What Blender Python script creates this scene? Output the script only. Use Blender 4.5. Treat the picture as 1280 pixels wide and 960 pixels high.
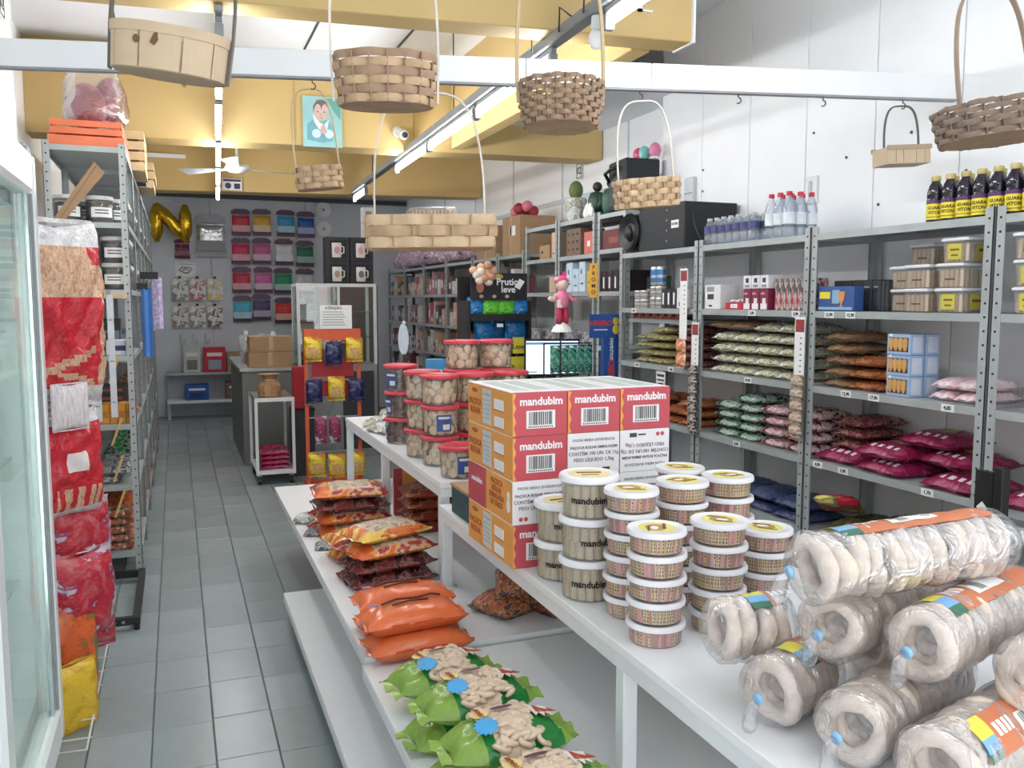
import bpy, bmesh, math, random
from mathutils import Vector, Matrix, noise
R = math.radians
for o in list(bpy.data.objects): bpy.data.objects.remove(o)
SC = bpy.context.scene
COL = SC.collection

# ------------------------------------------------------------------ camera
cam_d = bpy.data.cameras.new('camera'); cam = bpy.data.objects.new('camera', cam_d); COL.objects.link(cam)
cam.location = (0, 0, 1.6); cam.rotation_euler = (R(90 - 5.55), 0, R(-21.3))
cam_d.sensor_width = 36; cam_d.lens = 36 * 1074 / 1280; cam_d.clip_start = .05
SC.camera = cam
# ------------------------------------------------------------------ daylight through the open shop front, exposure
W = bpy.data.worlds.new('world'); SC.world = W; W.use_nodes = True
W.node_tree.nodes['Background'].inputs[0].default_value = (.97, .985, 1, 1)
W.node_tree.nodes['Background'].inputs[1].default_value = 1.3
SC.view_settings.view_transform = 'Standard'; SC.view_settings.look = 'None'
SC.view_settings.gamma = 1; SC.view_settings.use_curve_mapping = False
SC.view_settings.exposure = .95
TUBE_POWER = 27.0

# ------------------------------------------------------------------ materials
def lin(c):
    return tuple(((v / 255) / 12.92 if v / 255 <= .04045 else ((v / 255 + .055) / 1.055) ** 2.4) for v in c[:3]) + (1,)
MATS = {}
def mat(name, col, rough=.55, metal=0, var=.06, scale=25, bump=0, bscale=60, emit=0, spec=.5, coat=0):
    """plain surface: base colour with a little procedural unevenness"""
    if name in MATS: return MATS[name]
    m = bpy.data.materials.new(name); m.use_nodes = True; MATS[name] = m
    nt = m.node_tree; b = nt.nodes['Principled BSDF']
    b.inputs['Roughness'].default_value = rough; b.inputs['Metallic'].default_value = metal
    b.inputs['Specular IOR Level'].default_value = spec; b.inputs['Coat Weight'].default_value = coat
    L = lin(col); tc = nt.nodes.new('ShaderNodeTexCoord')
    n = nt.nodes.new('ShaderNodeTexNoise'); n.inputs['Scale'].default_value = scale; n.inputs['Detail'].default_value = 3
    nt.links.new(tc.outputs['Object'], n.inputs['Vector'])
    r = nt.nodes.new('ShaderNodeValToRGB'); nt.links.new(n.outputs['Fac'], r.inputs[0])
    r.color_ramp.elements[0].position = .3; r.color_ramp.elements[1].position = .7
    r.color_ramp.elements[0].color = tuple(max(0, v * (1 - var)) for v in L[:3]) + (1,)
    r.color_ramp.elements[1].color = tuple(min(1, v * (1 + var)) for v in L[:3]) + (1,)
    nt.links.new(r.outputs[0], b.inputs['Base Color'])
    if emit:
        b.inputs['Emission Color'].default_value = L; b.inputs['Emission Strength'].default_value = emit
    if bump:
        n2 = nt.nodes.new('ShaderNodeTexNoise'); n2.inputs['Scale'].default_value = bscale; n2.inputs['Detail'].default_value = 4
        nt.links.new(tc.outputs['Object'], n2.inputs['Vector'])
        bp = nt.nodes.new('ShaderNodeBump'); bp.inputs['Strength'].default_value = bump; bp.inputs['Distance'].default_value = .01
        nt.links.new(n2.outputs['Fac'], bp.inputs['Height']); nt.links.new(bp.outputs[0], b.inputs['Normal'])
    return m
def printed(name, cols, scale=14, rough=.3, bump=.35, stretch=(1, 1, 1), kind='noise', bscale=45, detail=6):
    """plastic packaging printed in patches of several colours, crinkled"""
    if name in MATS: return MATS[name]
    m = bpy.data.materials.new(name); m.use_nodes = True; MATS[name] = m
    nt = m.node_tree; b = nt.nodes['Principled BSDF']; b.inputs['Roughness'].default_value = rough
    tc = nt.nodes.new('ShaderNodeTexCoord'); mp = nt.nodes.new('ShaderNodeMapping')
    mp.inputs['Scale'].default_value = stretch
    nt.links.new(tc.outputs['Object'], mp.inputs[0])
    if kind == 'voronoi':
        n = nt.nodes.new('ShaderNodeTexVoronoi'); out = n.outputs['Color']
    else:
        n = nt.nodes.new('ShaderNodeTexNoise'); n.inputs['Detail'].default_value = detail; n.inputs['Roughness'].default_value = .62; n.inputs['Distortion'].default_value = .6; out = n.outputs['Fac']
    n.inputs['Scale'].default_value = scale
    nt.links.new(mp.outputs[0], n.inputs['Vector'])
    r = nt.nodes.new('ShaderNodeValToRGB'); nt.links.new(out, r.inputs[0])
    cr = r.color_ramp; cr.interpolation = 'LINEAR'
    N = len(cols); lo, hi = (.08, .92) if kind == 'voronoi' else (.41, .61)
    while len(cr.elements) < N: cr.elements.new(.5)
    for i, c in enumerate(cols):
        cr.elements[i].position = 0 if i == 0 else lo + (hi - lo) * i / N
    for i, c in enumerate(cols): cr.elements[i].color = lin(c)
    nt.links.new(r.outputs[0], b.inputs['Base Color'])
    if bump:
        n2 = nt.nodes.new('ShaderNodeTexNoise'); n2.inputs['Scale'].default_value = bscale; n2.inputs['Detail'].default_value = 2
        n2.inputs['Distortion'].default_value = 1.3
        nt.links.new(tc.outputs['Object'], n2.inputs['Vector'])
        bp = nt.nodes.new('ShaderNodeBump'); bp.inputs['Strength'].default_value = bump; bp.inputs['Distance'].default_value = .012
        nt.links.new(n2.outputs['Fac'], bp.inputs['Height']); nt.links.new(bp.outputs[0], b.inputs['Normal'])
    return m
def film(name, tint=(255, 255, 255), gloss=.14, rough=.12, bump=.6, haze=.05, bscale=38):
    """clear thin plastic: mostly transparent with crinkled glints"""
    if name in MATS: return MATS[name]
    m = bpy.data.materials.new(name); m.use_nodes = True; MATS[name] = m
    nt = m.node_tree; nt.nodes.remove(nt.nodes['Principled BSDF']); out = nt.nodes['Material Output']
    t = nt.nodes.new('ShaderNodeBsdfTransparent'); t.inputs[0].default_value = lin(tint)
    g = nt.nodes.new('ShaderNodeBsdfGlossy'); g.inputs['Roughness'].default_value = rough
    d = nt.nodes.new('ShaderNodeBsdfDiffuse'); d.inputs[0].default_value = lin(tint)
    m1 = nt.nodes.new('ShaderNodeMixShader'); m1.inputs[0].default_value = haze
    nt.links.new(t.outputs[0], m1.inputs[1]); nt.links.new(d.outputs[0], m1.inputs[2])
    m2 = nt.nodes.new('ShaderNodeMixShader'); nt.links.new(m1.outputs[0], m2.inputs[1]); nt.links.new(g.outputs[0], m2.inputs[2])
    f = nt.nodes.new('ShaderNodeFresnel'); f.inputs[0].default_value = 1.45
    a = nt.nodes.new('ShaderNodeMath'); a.operation = 'MULTIPLY_ADD'; a.inputs[1].default_value = gloss * 1.2; a.inputs[2].default_value = gloss * .3; a.use_clamp = True
    nt.links.new(f.outputs[0], a.inputs[0]); nt.links.new(a.outputs[0], m2.inputs[0])
    if bump:
        tc = nt.nodes.new('ShaderNodeTexCoord')
        n2 = nt.nodes.new('ShaderNodeTexNoise'); n2.inputs['Scale'].default_value = bscale; n2.inputs['Distortion'].default_value = 2
        nt.links.new(tc.outputs['Object'], n2.inputs['Vector'])
        bp = nt.nodes.new('ShaderNodeBump'); bp.inputs['Strength'].default_value = bump; bp.inputs['Distance'].default_value = .012
        nt.links.new(n2.outputs['Fac'], bp.inputs['Height'])
        nt.links.new(bp.outputs[0], g.inputs['Normal'])
    nt.links.new(m2.outputs[0], out.inputs[0])
    return m

# ------------------------------------------------------------------ mesh builder
class MB:
    def __init__(s): s.v = []; s.f = []; s.m = []
    def add(s, vs, fs, m=0):
        o = len(s.v); s.v += [tuple(p) for p in vs]; s.f += [tuple(i + o for i in f) for f in fs]
        s.m += [m] * len(fs) if isinstance(m, int) else list(m); return s
    def box(s, x0, y0, z0, x1, y1, z1, m=0):
        return s.add([(x0, y0, z0), (x1, y0, z0), (x1, y1, z0), (x0, y1, z0), (x0, y0, z1), (x1, y0, z1), (x1, y1, z1), (x0, y1, z1)],
                     [(0, 3, 2, 1), (4, 5, 6, 7), (0, 1, 5, 4), (1, 2, 6, 5), (2, 3, 7, 6), (3, 0, 4, 7)], m)
    def cbox(s, cx, cy, cz, sx, sy, sz, m=0):
        return s.box(cx - sx / 2, cy - sy / 2, cz - sz / 2, cx + sx / 2, cy + sy / 2, cz + sz / 2, m)
    def bar(s, a, b, w, h, m=0):
        a, b = Vector(a), Vector(b); d = (b - a).normalized()
        u = Vector((0, 0, 1)) if abs(d.z) < .9 else Vector((1, 0, 0)); x = d.cross(u).normalized() * w / 2; y = x.cross(d).normalized() * h / 2
        return s.add([a - x - y, a + x - y, a + x + y, a - x + y, b - x - y, b + x - y, b + x + y, b - x + y],
                     [(0, 1, 2, 3), (7, 6, 5, 4), (0, 4, 5, 1), (1, 5, 6, 2), (2, 6, 7, 3), (3, 7, 4, 0)], m)
    def tube(s, pts, r, n=8, m=0, closed=False):
        P = [Vector(p) for p in pts]; K = len(P); rr = r if isinstance(r, (list, tuple)) else [r] * K
        vs = []; prev = None
        for i, p in enumerate(P):
            a = P[(i - 1) % K] if closed or i else P[0]; b = P[(i + 1) % K] if closed or i < K - 1 else P[-1]
            d = (b - a).normalized()
            if prev is None:
                u = d.cross(Vector((0, 0, 1)) if abs(d.z) < .9 else Vector((1, 0, 0))).normalized()
            else: u = (prev - d * prev.dot(d)).normalized()
            prev = u; w = d.cross(u)
            vs += [p + (u * math.cos(2 * math.pi * k / n) + w * math.sin(2 * math.pi * k / n)) * rr[i] for k in range(n)]
        fs = [(i * n + k, i * n + (k + 1) % n, ((i + 1) % K) * n + (k + 1) % n, ((i + 1) % K) * n + k) for i in range(K if closed else K - 1) for k in range(n)]
        if not closed: fs += [tuple(range(n))[::-1], tuple((K - 1) * n + k for k in range(n))]
        return s.add(vs, fs, m)
    def cyl(s, a, b, r, n=12, m=0, r2=None): return s.tube([a, b], [r, r if r2 is None else r2], n, m)
    def lathe(s, prof, n=24, m=0, c=(0, 0, 0), sx=1, sy=1, pm=None, cap=True):
        vs = []; K = len(prof)
        for r, z in prof: vs += [(c[0] + r * sx * math.cos(2 * math.pi * k / n), c[1] + r * sy * math.sin(2 * math.pi * k / n), c[2] + z) for k in range(n)]
        fs = []; ms = []
        for i in range(K - 1):
            for k in range(n):
                fs.append((i * n + k, i * n + (k + 1) % n, (i + 1) * n + (k + 1) % n, (i + 1) * n + k)); ms.append(pm[i] if pm else m)
        if cap:
            fs += [tuple(range(n))[::-1], tuple((K - 1) * n + k for k in range(n))]; ms += [pm[0] if pm else m, pm[-1] if pm else m]
        return s.add(vs, fs, ms)
    def disc(s, c, rx, ry, n=20, m=0, h=.001, axis='z'):
        """thin ellipse plate; axis = direction of its normal"""
        vs = []
        for t in (0, h):
            for k in range(n):
                a, b = rx * math.cos(2 * math.pi * k / n), ry * math.sin(2 * math.pi * k / n)
                vs.append({'z': (c[0] + a, c[1] + b, c[2] + t), 'y': (c[0] + a, c[1] - t, c[2] + b), 'x': (c[0] - t, c[1] - a, c[2] + b)}[axis])
        return s.add(vs, [tuple(range(n))[::-1], tuple(range(n, 2 * n))] + [(k, (k + 1) % n, n + (k + 1) % n, n + k) for k in range(n)], m)
    def prism(s, poly, z0, z1, m=0, axis='z'):
        n = len(poly); f = {'z': lambda p, z: (p[0], p[1], z), 'y': lambda p, z: (p[0], z, p[1]), 'x': lambda p, z: (z, p[0], p[1])}[axis]
        return s.add([f(p, z0) for p in poly] + [f(p, z1) for p in poly],
                     [tuple(range(n))[::-1], tuple(range(n, 2 * n))] + [(k, (k + 1) % n, n + (k + 1) % n, n + k) for k in range(n)], m)
    def ball(s, c, r, m=0, n=12, k=8, sc=(1, 1, 1)):
        vs = [(c[0], c[1], c[2] - r * sc[2])]
        for i in range(1, k):
            a = math.pi * i / k
            vs += [(c[0] + r * sc[0] * math.sin(a) * math.cos(2 * math.pi * j / n), c[1] + r * sc[1] * math.sin(a) * math.sin(2 * math.pi * j / n), c[2] - r * sc[2] * math.cos(a)) for j in range(n)]
        vs.append((c[0], c[1], c[2] + r * sc[2])); L = len(vs) - 1
        fs = [(0, 1 + (j + 1) % n, 1 + j) for j in range(n)]
        fs += [(1 + i * n + j, 1 + i * n + (j + 1) % n, 1 + (i + 1) * n + (j + 1) % n, 1 + (i + 1) * n + j) for i in range(k - 2) for j in range(n)]
        fs += [(L, 1 + (k - 2) * n + j, 1 + (k - 2) * n + (j + 1) % n) for j in range(n)]
        return s.add(vs, fs, m)
    def xf(s, M):
        s.v = [tuple(M @ Vector(p)) for p in s.v]; return s
    def mesh(s, name, mats, bevel=0, smooth=False):
        me = bpy.data.meshes.new(name); me.from_pydata(s.v, [], s.f)
        for x in (mats if isinstance(mats, (list, tuple)) else [mats]): me.materials.append(x)
        me.polygons.foreach_set('material_index', s.m)
        bm = bmesh.new(); bm.from_mesh(me); bmesh.ops.recalc_face_normals(bm, faces=bm.faces)
        if bevel:
            es = [e for e in bm.edges if len(e.link_faces) == 2 and e.calc_face_angle(0) > .6]
            bmesh.ops.bevel(bm, geom=es, offset=bevel, segments=1, affect='EDGES', clamp_overlap=True)
        bm.to_mesh(me); bm.free()
        if smooth:
            me.polygons.foreach_set('use_smooth', [True] * len(me.polygons))
            if smooth is not True: me.set_sharp_from_angle(angle=R(smooth))
        me.update(); return me
def put(name, me, parent=None, loc=(0, 0, 0), rot=(0, 0, 0), scale=None):
    o = bpy.data.objects.new(name, me); COL.objects.link(o); o.location = loc; o.rotation_euler = rot
    if scale: o.scale = scale if isinstance(scale, (tuple, list)) else (scale,) * 3
    if parent: o.parent = parent
    return o
def part(name, mb, mats, parent, bevel=0, smooth=False, **k):
    return put(name, mb.mesh(name, mats, bevel, smooth), parent, **k)
def tag(o, label, cat, group=None):
    o['label'] = label; o['category'] = cat
    if group: o['group'] = group
    return o
def thing(name, label, cat, loc=(0, 0, 0), rz=0, group=None, rot=None):
    return tag(put(name, None, None, loc, rot or (0, 0, rz)), label, cat, group)
def single(name, me, label, cat, loc, rot=(0, 0, 0), group=None, scale=None):
    return tag(put(name, me, None, loc, rot, scale), label, cat, group)
def struct(name, mb, mats, bevel=0, **k):
    o = part(name, mb, mats, None, bevel, **k); o['kind'] = 'structure'; return o
def dup(o, loc=None, rot=None, label=None, group=None, scale=None):
    c = o.copy(); COL.objects.link(c)
    if loc is not None: c.location = loc
    if rot is not None: c.rotation_euler = rot
    if label: c['label'] = label
    if group: c['group'] = group
    if scale: c.scale = (scale,) * 3
    for ch in o.children:
        d = ch.copy(); COL.objects.link(d); d.parent = c
        for g in ch.children:
            e = g.copy(); COL.objects.link(e); e.parent = d
    return c
_TXT = {}
def text_mesh(s, size, m, ext=.0006, bold=.0, sx=1):
    key = (s, size, m.name, sx)
    if key in _TXT: return _TXT[key]
    cu = bpy.data.curves.new('lettering', 'FONT'); cu.body = s; cu.size = size; cu.extrude = ext; cu.offset = bold * size
    cu.align_x = 'CENTER'; cu.align_y = 'CENTER'; cu.resolution_u = 2
    t = bpy.data.objects.new('lettering', cu); COL.objects.link(t)
    dg = bpy.context.evaluated_depsgraph_get(); me = bpy.data.meshes.new_from_object(t.evaluated_get(dg))
    bpy.data.objects.remove(t); bpy.data.curves.remove(cu); me.name = 'lettering'; me.materials.clear(); me.materials.append(m)
    if sx != 1:
        for v in me.vertices: v.co.x *= sx
    _TXT[key] = me; return me
# facings for lettering and flat print: text local +x runs to the reader's right
FY = (R(90), 0, 0)              # faces -Y (towards the shop front)
FX = (R(90), 0, R(-90))         # faces -X (towards the aisle from the right hand shelves)
FXP = (R(90), 0, R(90))         # faces +X
UP = (0, 0, 0)
def letter(s, size, m, parent, loc, rot=FY, bold=.015, sx=1, name='lettering'):
    return put(name, text_mesh(s, size, m, bold=bold, sx=sx), parent, loc, rot)
def pillow(L, Wd, T, seed=0, nu=22, nv=14, wr=.12, seal=.014, pat=None, flat=.55, zig=False, ex=3.3, taper=0, ck=.12):
    """filled bag lying flat: length x, width y, base z=0; sealed fins at both ends. pat(u,v,top)->material index"""
    rnd = random.Random(seed); mb = MB()
    ph = [(rnd.uniform(2, 6), rnd.uniform(2, 6), rnd.uniform(0, 6.3), rnd.uniform(.4, 1)) for _ in range(5)]
    def lump(u, v): return sum(a * math.sin(fx * u + p) * math.cos(fy * v + 1.7 * p) for fx, fy, p, a in ph) / 3
    def pr(u, v):
        e = max(0, 1 - abs(u) ** ex); w = max(0, 1 - abs(v) ** ex); return (e ** .5) * (w ** .5)
    for top in (1, 0):
        vs = []
        for i in range(nu + 1):
            u = -1 + 2 * i / nu; u = math.copysign(abs(u) ** .85, u)
            for j in range(nv + 1):
                v = -1 + 2 * j / nv; v = math.copysign(abs(v) ** .85, v)
                p = pr(u, v); l = lump(u * 2.2, v * 2.2) * wr
                pinch = 1 - .08 * (1 - abs(v)) * abs(u) ** 6 + .06 * abs(u) ** 8
                z = T * flat * .5 + (T * (1 - flat * .5) * p * (1 + l) if top else -T * flat * .5 * min(1, p * 1.9) * (1 + .2 * l))
                cr = noise.noise(Vector((u * L * 30, v * Wd * 30, seed * 3.7))) * .5 + abs(noise.noise(Vector((u * L * 60, v * Wd * 44, seed * 1.3 + 9)))) * .6 - .45
                if top: z += T * ck * cr * min(1, p * 1.5)
                vs.append((u * (L / 2 - seal) * pinch, v * Wd / 2 * (1 + .05 * l + .02 * cr) * (1 - taper * abs(u) ** 2.5), max(0, z)))
        fs = []; ms = []
        for i in range(nu):
            for j in range(nv):
                a = i * (nv + 1) + j; q = (a, a + nv + 1, a + nv + 2, a + 1); fs.append(q if top else q[::-1])
                ms.append(pat(-1 + 2 * (i + .5) / nu, -1 + 2 * (j + .5) / nv, top) if pat else 0)
        mb.add(vs, fs, ms)
    for sgn in (-1, 1):
        x0, x1 = sgn * (L / 2 - seal) * 1.05 * .985, sgn * L / 2; z = T * flat * .5; n = 6; vs = []
        for k in range(n + 1):
            y = Wd / 2 * (-1 + 2 * k / n) * .98 * (1 - taper * .9)
            vs += [(x0, y, z), (x1 + (sgn * .003 if zig and k % 2 else 0), y, z + T * .12 * math.sin(k * 1.9 + seed))]
        mb.add(vs, [(2 * k, 2 * k + 1, 2 * k + 3, 2 * k + 2) for k in range(n)], pat(sgn, 0, 1) if pat else 0)
    return mb
# ------------------------------------------------------------------ setting
WHITE = mat('white_wall_paint', (246, 248, 250), .5, var=.02, scale=3)
BEAMY = mat('ochre_paint', (204, 176, 118), .6, var=.04, scale=2)
CEILW = mat('white_ceiling_paint', (238, 242, 246), .7, var=.03, scale=2)
GREYW = mat('grey_wall_board', (208, 212, 219), .6, var=.04, scale=2)
GROUT = mat('dark_grout', (112, 121, 123), .7, var=.15, scale=8)
TILE = mat('grey_floor_tile', (146, 157, 159), .22, var=.07, scale=3.5, bump=.06, bscale=14)
TILE2 = mat('grey_floor_tile_worn', (153, 163, 165), .26, var=.08, scale=4, bump=.07, bscale=12)
LAMP = mat('fluorescent_tube', (250, 252, 255), .4, emit=TUBE_POWER, var=0)
STEEL = mat('galvanised_grey_steel', (140, 146, 149), .45, metal=.25, var=.08, scale=12)
SHELF = mat('grey_shelf_enamel', (172, 178, 178), .4, metal=.15, var=.07, scale=9)
SHELFD = mat('dark_grey_shelf_enamel', (98, 106, 109), .45, metal=.15, var=.08, scale=9)
HOLE = mat('post_hole', (38, 40, 42), .8)
WTAB = mat('white_melamine', (238, 240, 241), .28, var=.015, scale=6)
WMET = mat('white_enamel_metal', (226, 230, 232), .35, var=.03)
BLACK = mat('black_plastic', (26, 28, 32), .45, var=.1)
DGREY = mat('dark_grey_plastic', (58, 62, 66), .5)
PAPER = mat('white_paper', (236, 237, 235), .7, var=.02)
INK = mat('black_ink', (30, 30, 34), .7)
CARD = mat('brown_cardboard', (168, 136, 104), .75, var=.07, scale=9)
GREYINK = mat('grey_print', (150, 152, 156), .7)
CLEAR = film('clear_plastic', (250, 252, 253), .25, .08, .25, .05)
GLASS = film('clear_glass', (247, 252, 250), .3, .03, 0, .03)

# floor: base slab, laid tiles
fl = struct('floor', MB().box(-1.3, -1.6, -.06, 3.5, 12.8, -.009), GROUT)
tw, tl, x00, y00 = .213, .328, -.135, 3.02
tms = [MB().box(.0022, .0022, -.009, tw - .0022, tl - .0022, 0).mesh('floor_tile', m, .0025) for m in (TILE, TILE2)]
rnd = random.Random(4); rest = MB()
for i in range(-5, 18):
    for j in range(-15, 30):
        x, y = x00 + i * tw, y00 + j * tl + (.02 if i % 2 else 0)
        if x > 3.25 or y > 12.5 or x < -1.25: continue
        if i in range(-3, 6) and -1 <= j <= 28:
            put('floor_tile', rnd.choice(tms), fl, (x, y, rnd.uniform(-.0012, .0004)), (rnd.uniform(-.002, .002), rnd.uniform(-.002, .002), 0))
        else: rest.box(x + .0022, y + .0022, -.009, x + tw - .0022, y + tl - .0022, 0)
q = part('floor_tiles_beyond', rest, TILE, fl); q['kind'] = 'stuff'

# walls
wr = struct('wall_right', MB().box(3.115, -1.6, 0, 3.5, 4.98, 3.4).box(3.26, 4.98, 0, 3.5, 12.8, 3.4), WHITE)
y = -1.58
pm = MB().box(0, .002, 0, .014, .476, 3.38).mesh('wall_panel', WHITE, .002)
while y < 4.9:
    put('wall_panel', pm, wr, (3.1, y + .022, 0)); y += .48
for y in (5.9, 7.1, 8.3, 9.5, 10.7): part('wall_joint_strip', MB().box(3.252, y, 0, 3.26, y + .02, 3.3), mat('joint_strip', (205, 210, 214), .5), wr)
part('wall_rail', MB().box(3.246, 5.0, 2.46, 3.26, 10, 2.5), mat('joint_strip', (205, 210, 214)), wr)
screw = MB().disc((0, 0, 0), .007, .007, 8, 0, .004, 'x').mesh('screw_head', DGREY)
for sy, sz in ((3.14, 2.61), (3.66, 2.46), (3.67, 2.06), (3.2, 2.05), (4.66, 2.28), (4.66, 2.41), (3.02, 2.35), (2.72, 2.14), (3.42, 2.3)): put('screw_head', screw, wr, (3.099, sy, sz))
wl = struct('wall_left', MB().box(-1.3, -1.6, 0, -1.06, 4.0, 3.4).box(-1.3, 4.0, 0, -.715, 4.95, 3.4).box(-1.3, 4.95, 0, -.9, 12.8, 3.4), WHITE)
part('wall_panel', MB().box(-.715, 4.0, 0, -.703, 4.93, 3.38), WHITE, wl, .002)
part('corner_strip', MB().box(-.735, 4.93, 0, -.7, 4.962, 3.38), mat('joint_strip', (205, 210, 214)), wl, .003)
wb = struct('wall_back', MB().box(-1.1, 12.72, 0, 3.5, 12.9, 3.4), GREYW)
for x in (-.9, .48, 1.78): part('wall_panel', MB().box(x + .006, 12.70, 0, min(x + (1.372 if x < .4 else 1.292), 3.24), 12.72, 3.04), GREYW, wb, .003)
part('top_rail', MB().box(-.9, 12.66, 3.0, 3.25, 12.72, 3.06), mat('dark_rail', (72, 74, 80), .5), wb)

# ceiling and beams
ce = struct('ceiling', MB().box(-1.3, -1.6, 3.36, 3.5, 12.9, 3.45), CEILW)
part('soffit', MB().box(2.1, 4.985, 2.96, 3.3, 6.5, 3.0), CEILW, ce)
part('rear_ceiling', MB().box(-1.05, 6.5, 3.24, 3.3, 9.8, 3.28), BEAMY, ce); part('rear_ceiling', MB().box(-1.05, 9.8, 3.08, 3.3, 12.75, 3.12), CEILW, ce)
for x in (-.3, .9, 1.5): part('ceiling_joint', MB().box(x, 3.7, 3.352, x + .012, 6.4, 3.36), DGREY, ce)
def beam(n, poly, z0, z1): return struct(n, MB().prism(poly, z0, z1), BEAMY, .004)
b1 = beam('trim_1', [(-.705, 3.71), (2.19, 3.41), (2.205, 3.57), (-.705, 3.87)], 2.75, 3.36)
part('corner_bead', MB().box(2.19, 3.395, 2.745, 2.202, 3.57, 3.36), WHITE, b1)
part('bracket', MB().box(1.93, 3.425, 2.86, 1.95, 3.45, 2.92).box(1.93, 3.425, 2.86, 2.0, 3.45, 2.87), WMET, b1)
b2 = beam('trim_2', [(2.0, 3.62), (2.1, 3.62), (2.1, 6.4), (2.0, 6.4)], 2.75, 3.36)
b3 = beam('trim_3', [(-.9, 6.7), (3.25, 6.33), (3.25, 6.60), (-.9, 6.97)], 2.73, 3.36)
b4 = beam('trim_4', [(-.9, 9.98), (3.25, 9.27), (3.25, 9.55), (-.9, 10.26)], 2.75, 3.3)
for b, x, y in ((b3, .85, 6.535), (b3, 1.72, 6.458)): part('board_joint', MB().box(x, y, 2.74, x + .005, y + .03, 3.3), mat('ochre_joint_strip', (186, 156, 92)), b)  # slightly darker ochre strip at each board joint of the beam

# hook board across the shop
hb = thing('hook_board', 'long white wooden board across the shop, set with hooks', 'board', (0, 0, 2.44))
A, B = Vector((-.70, 3.69, 0)), Vector((3.09, 2.79, 0)); dv = (B - A).normalized(); nv = Vector((-dv.y, dv.x, 0))
def on_board(t): p = A + (B - A) * t; return p
HB = mat('white_painted_board', (240, 242, 243), .45, var=.02, scale=5)
cuts = [0, .53, .66, 1]
for i in range(3):
    a, b = A + (B - A) * (cuts[i] + (.0006 if i else 0)), A + (B - A) * cuts[i + 1]
    part('plank', MB().bar(a + Vector((0, 0, .05)), b + Vector((0, 0, .05)), .03, .1), HB, hb, .003)
part('edge_strip', MB().bar(A + Vector((0, 0, -.003)) - nv * .003, B + Vector((0, 0, -.003)) - nv * .003, .03, .008), mat('edge_strip_grey', (150, 152, 156), .5), hb)
HOOKM = mat('dark_brass_hook', (94, 84, 72), .35, metal=.7)
def hook_pts(h=.045, r=.012): return [(0, 0, 0), (0, 0, -h * .4)] + [(r * math.sin(a) * 1.0, 0, -h * .4 - r + r * math.cos(a)) for a in [i * .6 for i in range(1, 7)]]
hookm = MB().tube(hook_pts(), .0026, 6).mesh('hook', HOOKM, 0, True)
HOOKS = {}
for k, t in dict(tag=.2, small=.32, tray=.434, g=.649, e1=.755, e2=.849, h=.94).items():
    p = on_board(t); HOOKS[k] = p + Vector((0, 0, 2.44)); put('hook', hookm, hb, p, (0, 0, math.atan2(dv.y, dv.x)))

# fluorescent lamps
def lamp(y0, y1, x0, x1, label, z=2.65, group='fluorescent tubes under the beams'):
    t = thing('fluorescent_lamp', label, 'lamp', (x0, y0, z), 0, group)
    v = Vector((x1 - x0, y1 - y0, 0)); d = v.normalized()
    part('tube', MB().tube([d * .03, v - d * .03], .016, 12), LAMP, t, 0, True)
    part('batten', MB().bar((0, 0, .045), v + Vector((0, 0, .045)), .026, .024), STEEL, t, .003)
    for p in (d * .012, v - d * .012): part('end_cap', MB().bar(p - d * .012, p + d * .018, .034, .06), STEEL, t)
    return t
l1 = lambda y: .215 + .0425 * (y - 4.1)
ys = [3.63, 4.80, 5.98, 7.13, 8.28, 9.45]
for a, b in list(zip(ys, ys[1:])):
    lamp(a + .03, b - .04, l1(a + .03), l1(b - .04), 'glowing fluorescent tube in the row above the tiled aisle')
l2 = lambda y: 1.465 + .034 * y
for a, b in ((1.82, 3.02), (3.56, 4.70), (4.73, 5.82), (5.84, 6.92), (8.35, 9.05), (.3, 1.5)):
    lamp(a, b, l2(a), l2(b), 'glowing fluorescent tube clipped under the grey metal rail')
for x, y in ((.3, 10.4), (1.75, 9.98)): lamp(y, y + .68, x, x + .03, 'added fluorescent tube hidden by the rear beam to brighten the back wall', 3.022)  # two unseen tubes added behind the rear beam to brighten the back wall
rl = thing('lamp_rail', 'slim grey rail above the row of tubes over the aisle', 'rail', (0, 0, 2.719)); part('channel', MB().bar((l1(3.6), 3.6, 0), (l1(9.45), 9.45, 0), .03, .022), STEEL, rl)
rl = thing('lamp_rail', 'grey metal channel rail carrying fluorescent tubes', 'rail', (0, 0, 2.735))
part('channel', MB().bar((l2(0), 0, 0), (l2(9.2), 9.2, 0), .06, .05), STEEL, rl, .004)
for y in (3.5, 5.2, 6.5, 8.0): part('hanger', MB().cyl((l2(y), y, .02), (l2(y), y, .6 if y < 6 else (.0 + .24)), .004, 6), DGREY, rl)
wire = lambda y, s: MB().tube([(l2(y) + s * .03, y, .02), (l2(y) + s * .07, y + .03, .06), (l2(y) + s * .05, y + .08, -.02), (l2(y) + s * .03, y + .12, .0)], .004, 6)
for y, s in ((3.05, -1), (3.62, -1), (3.3, -1)): part('cable', wire(y, s), DGREY, rl, 0, True)
bs = thing('bulb_socket', 'white bulb socket hanging from the lamp rail', 'bulb', (l2(3.12) + .0, 3.12, 2.71))
part('socket', MB().lathe([(.012, 0), (.02, -.005), (.022, -.05), (.016, -.055)], 14), WMET, bs, 0, 40)
part('bulb', MB().lathe([(.016, -.055), (.03, -.075), (.032, -.1), (.02, -.125), (.004, -.132)], 14), PAPER, bs, 0, True)

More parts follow.
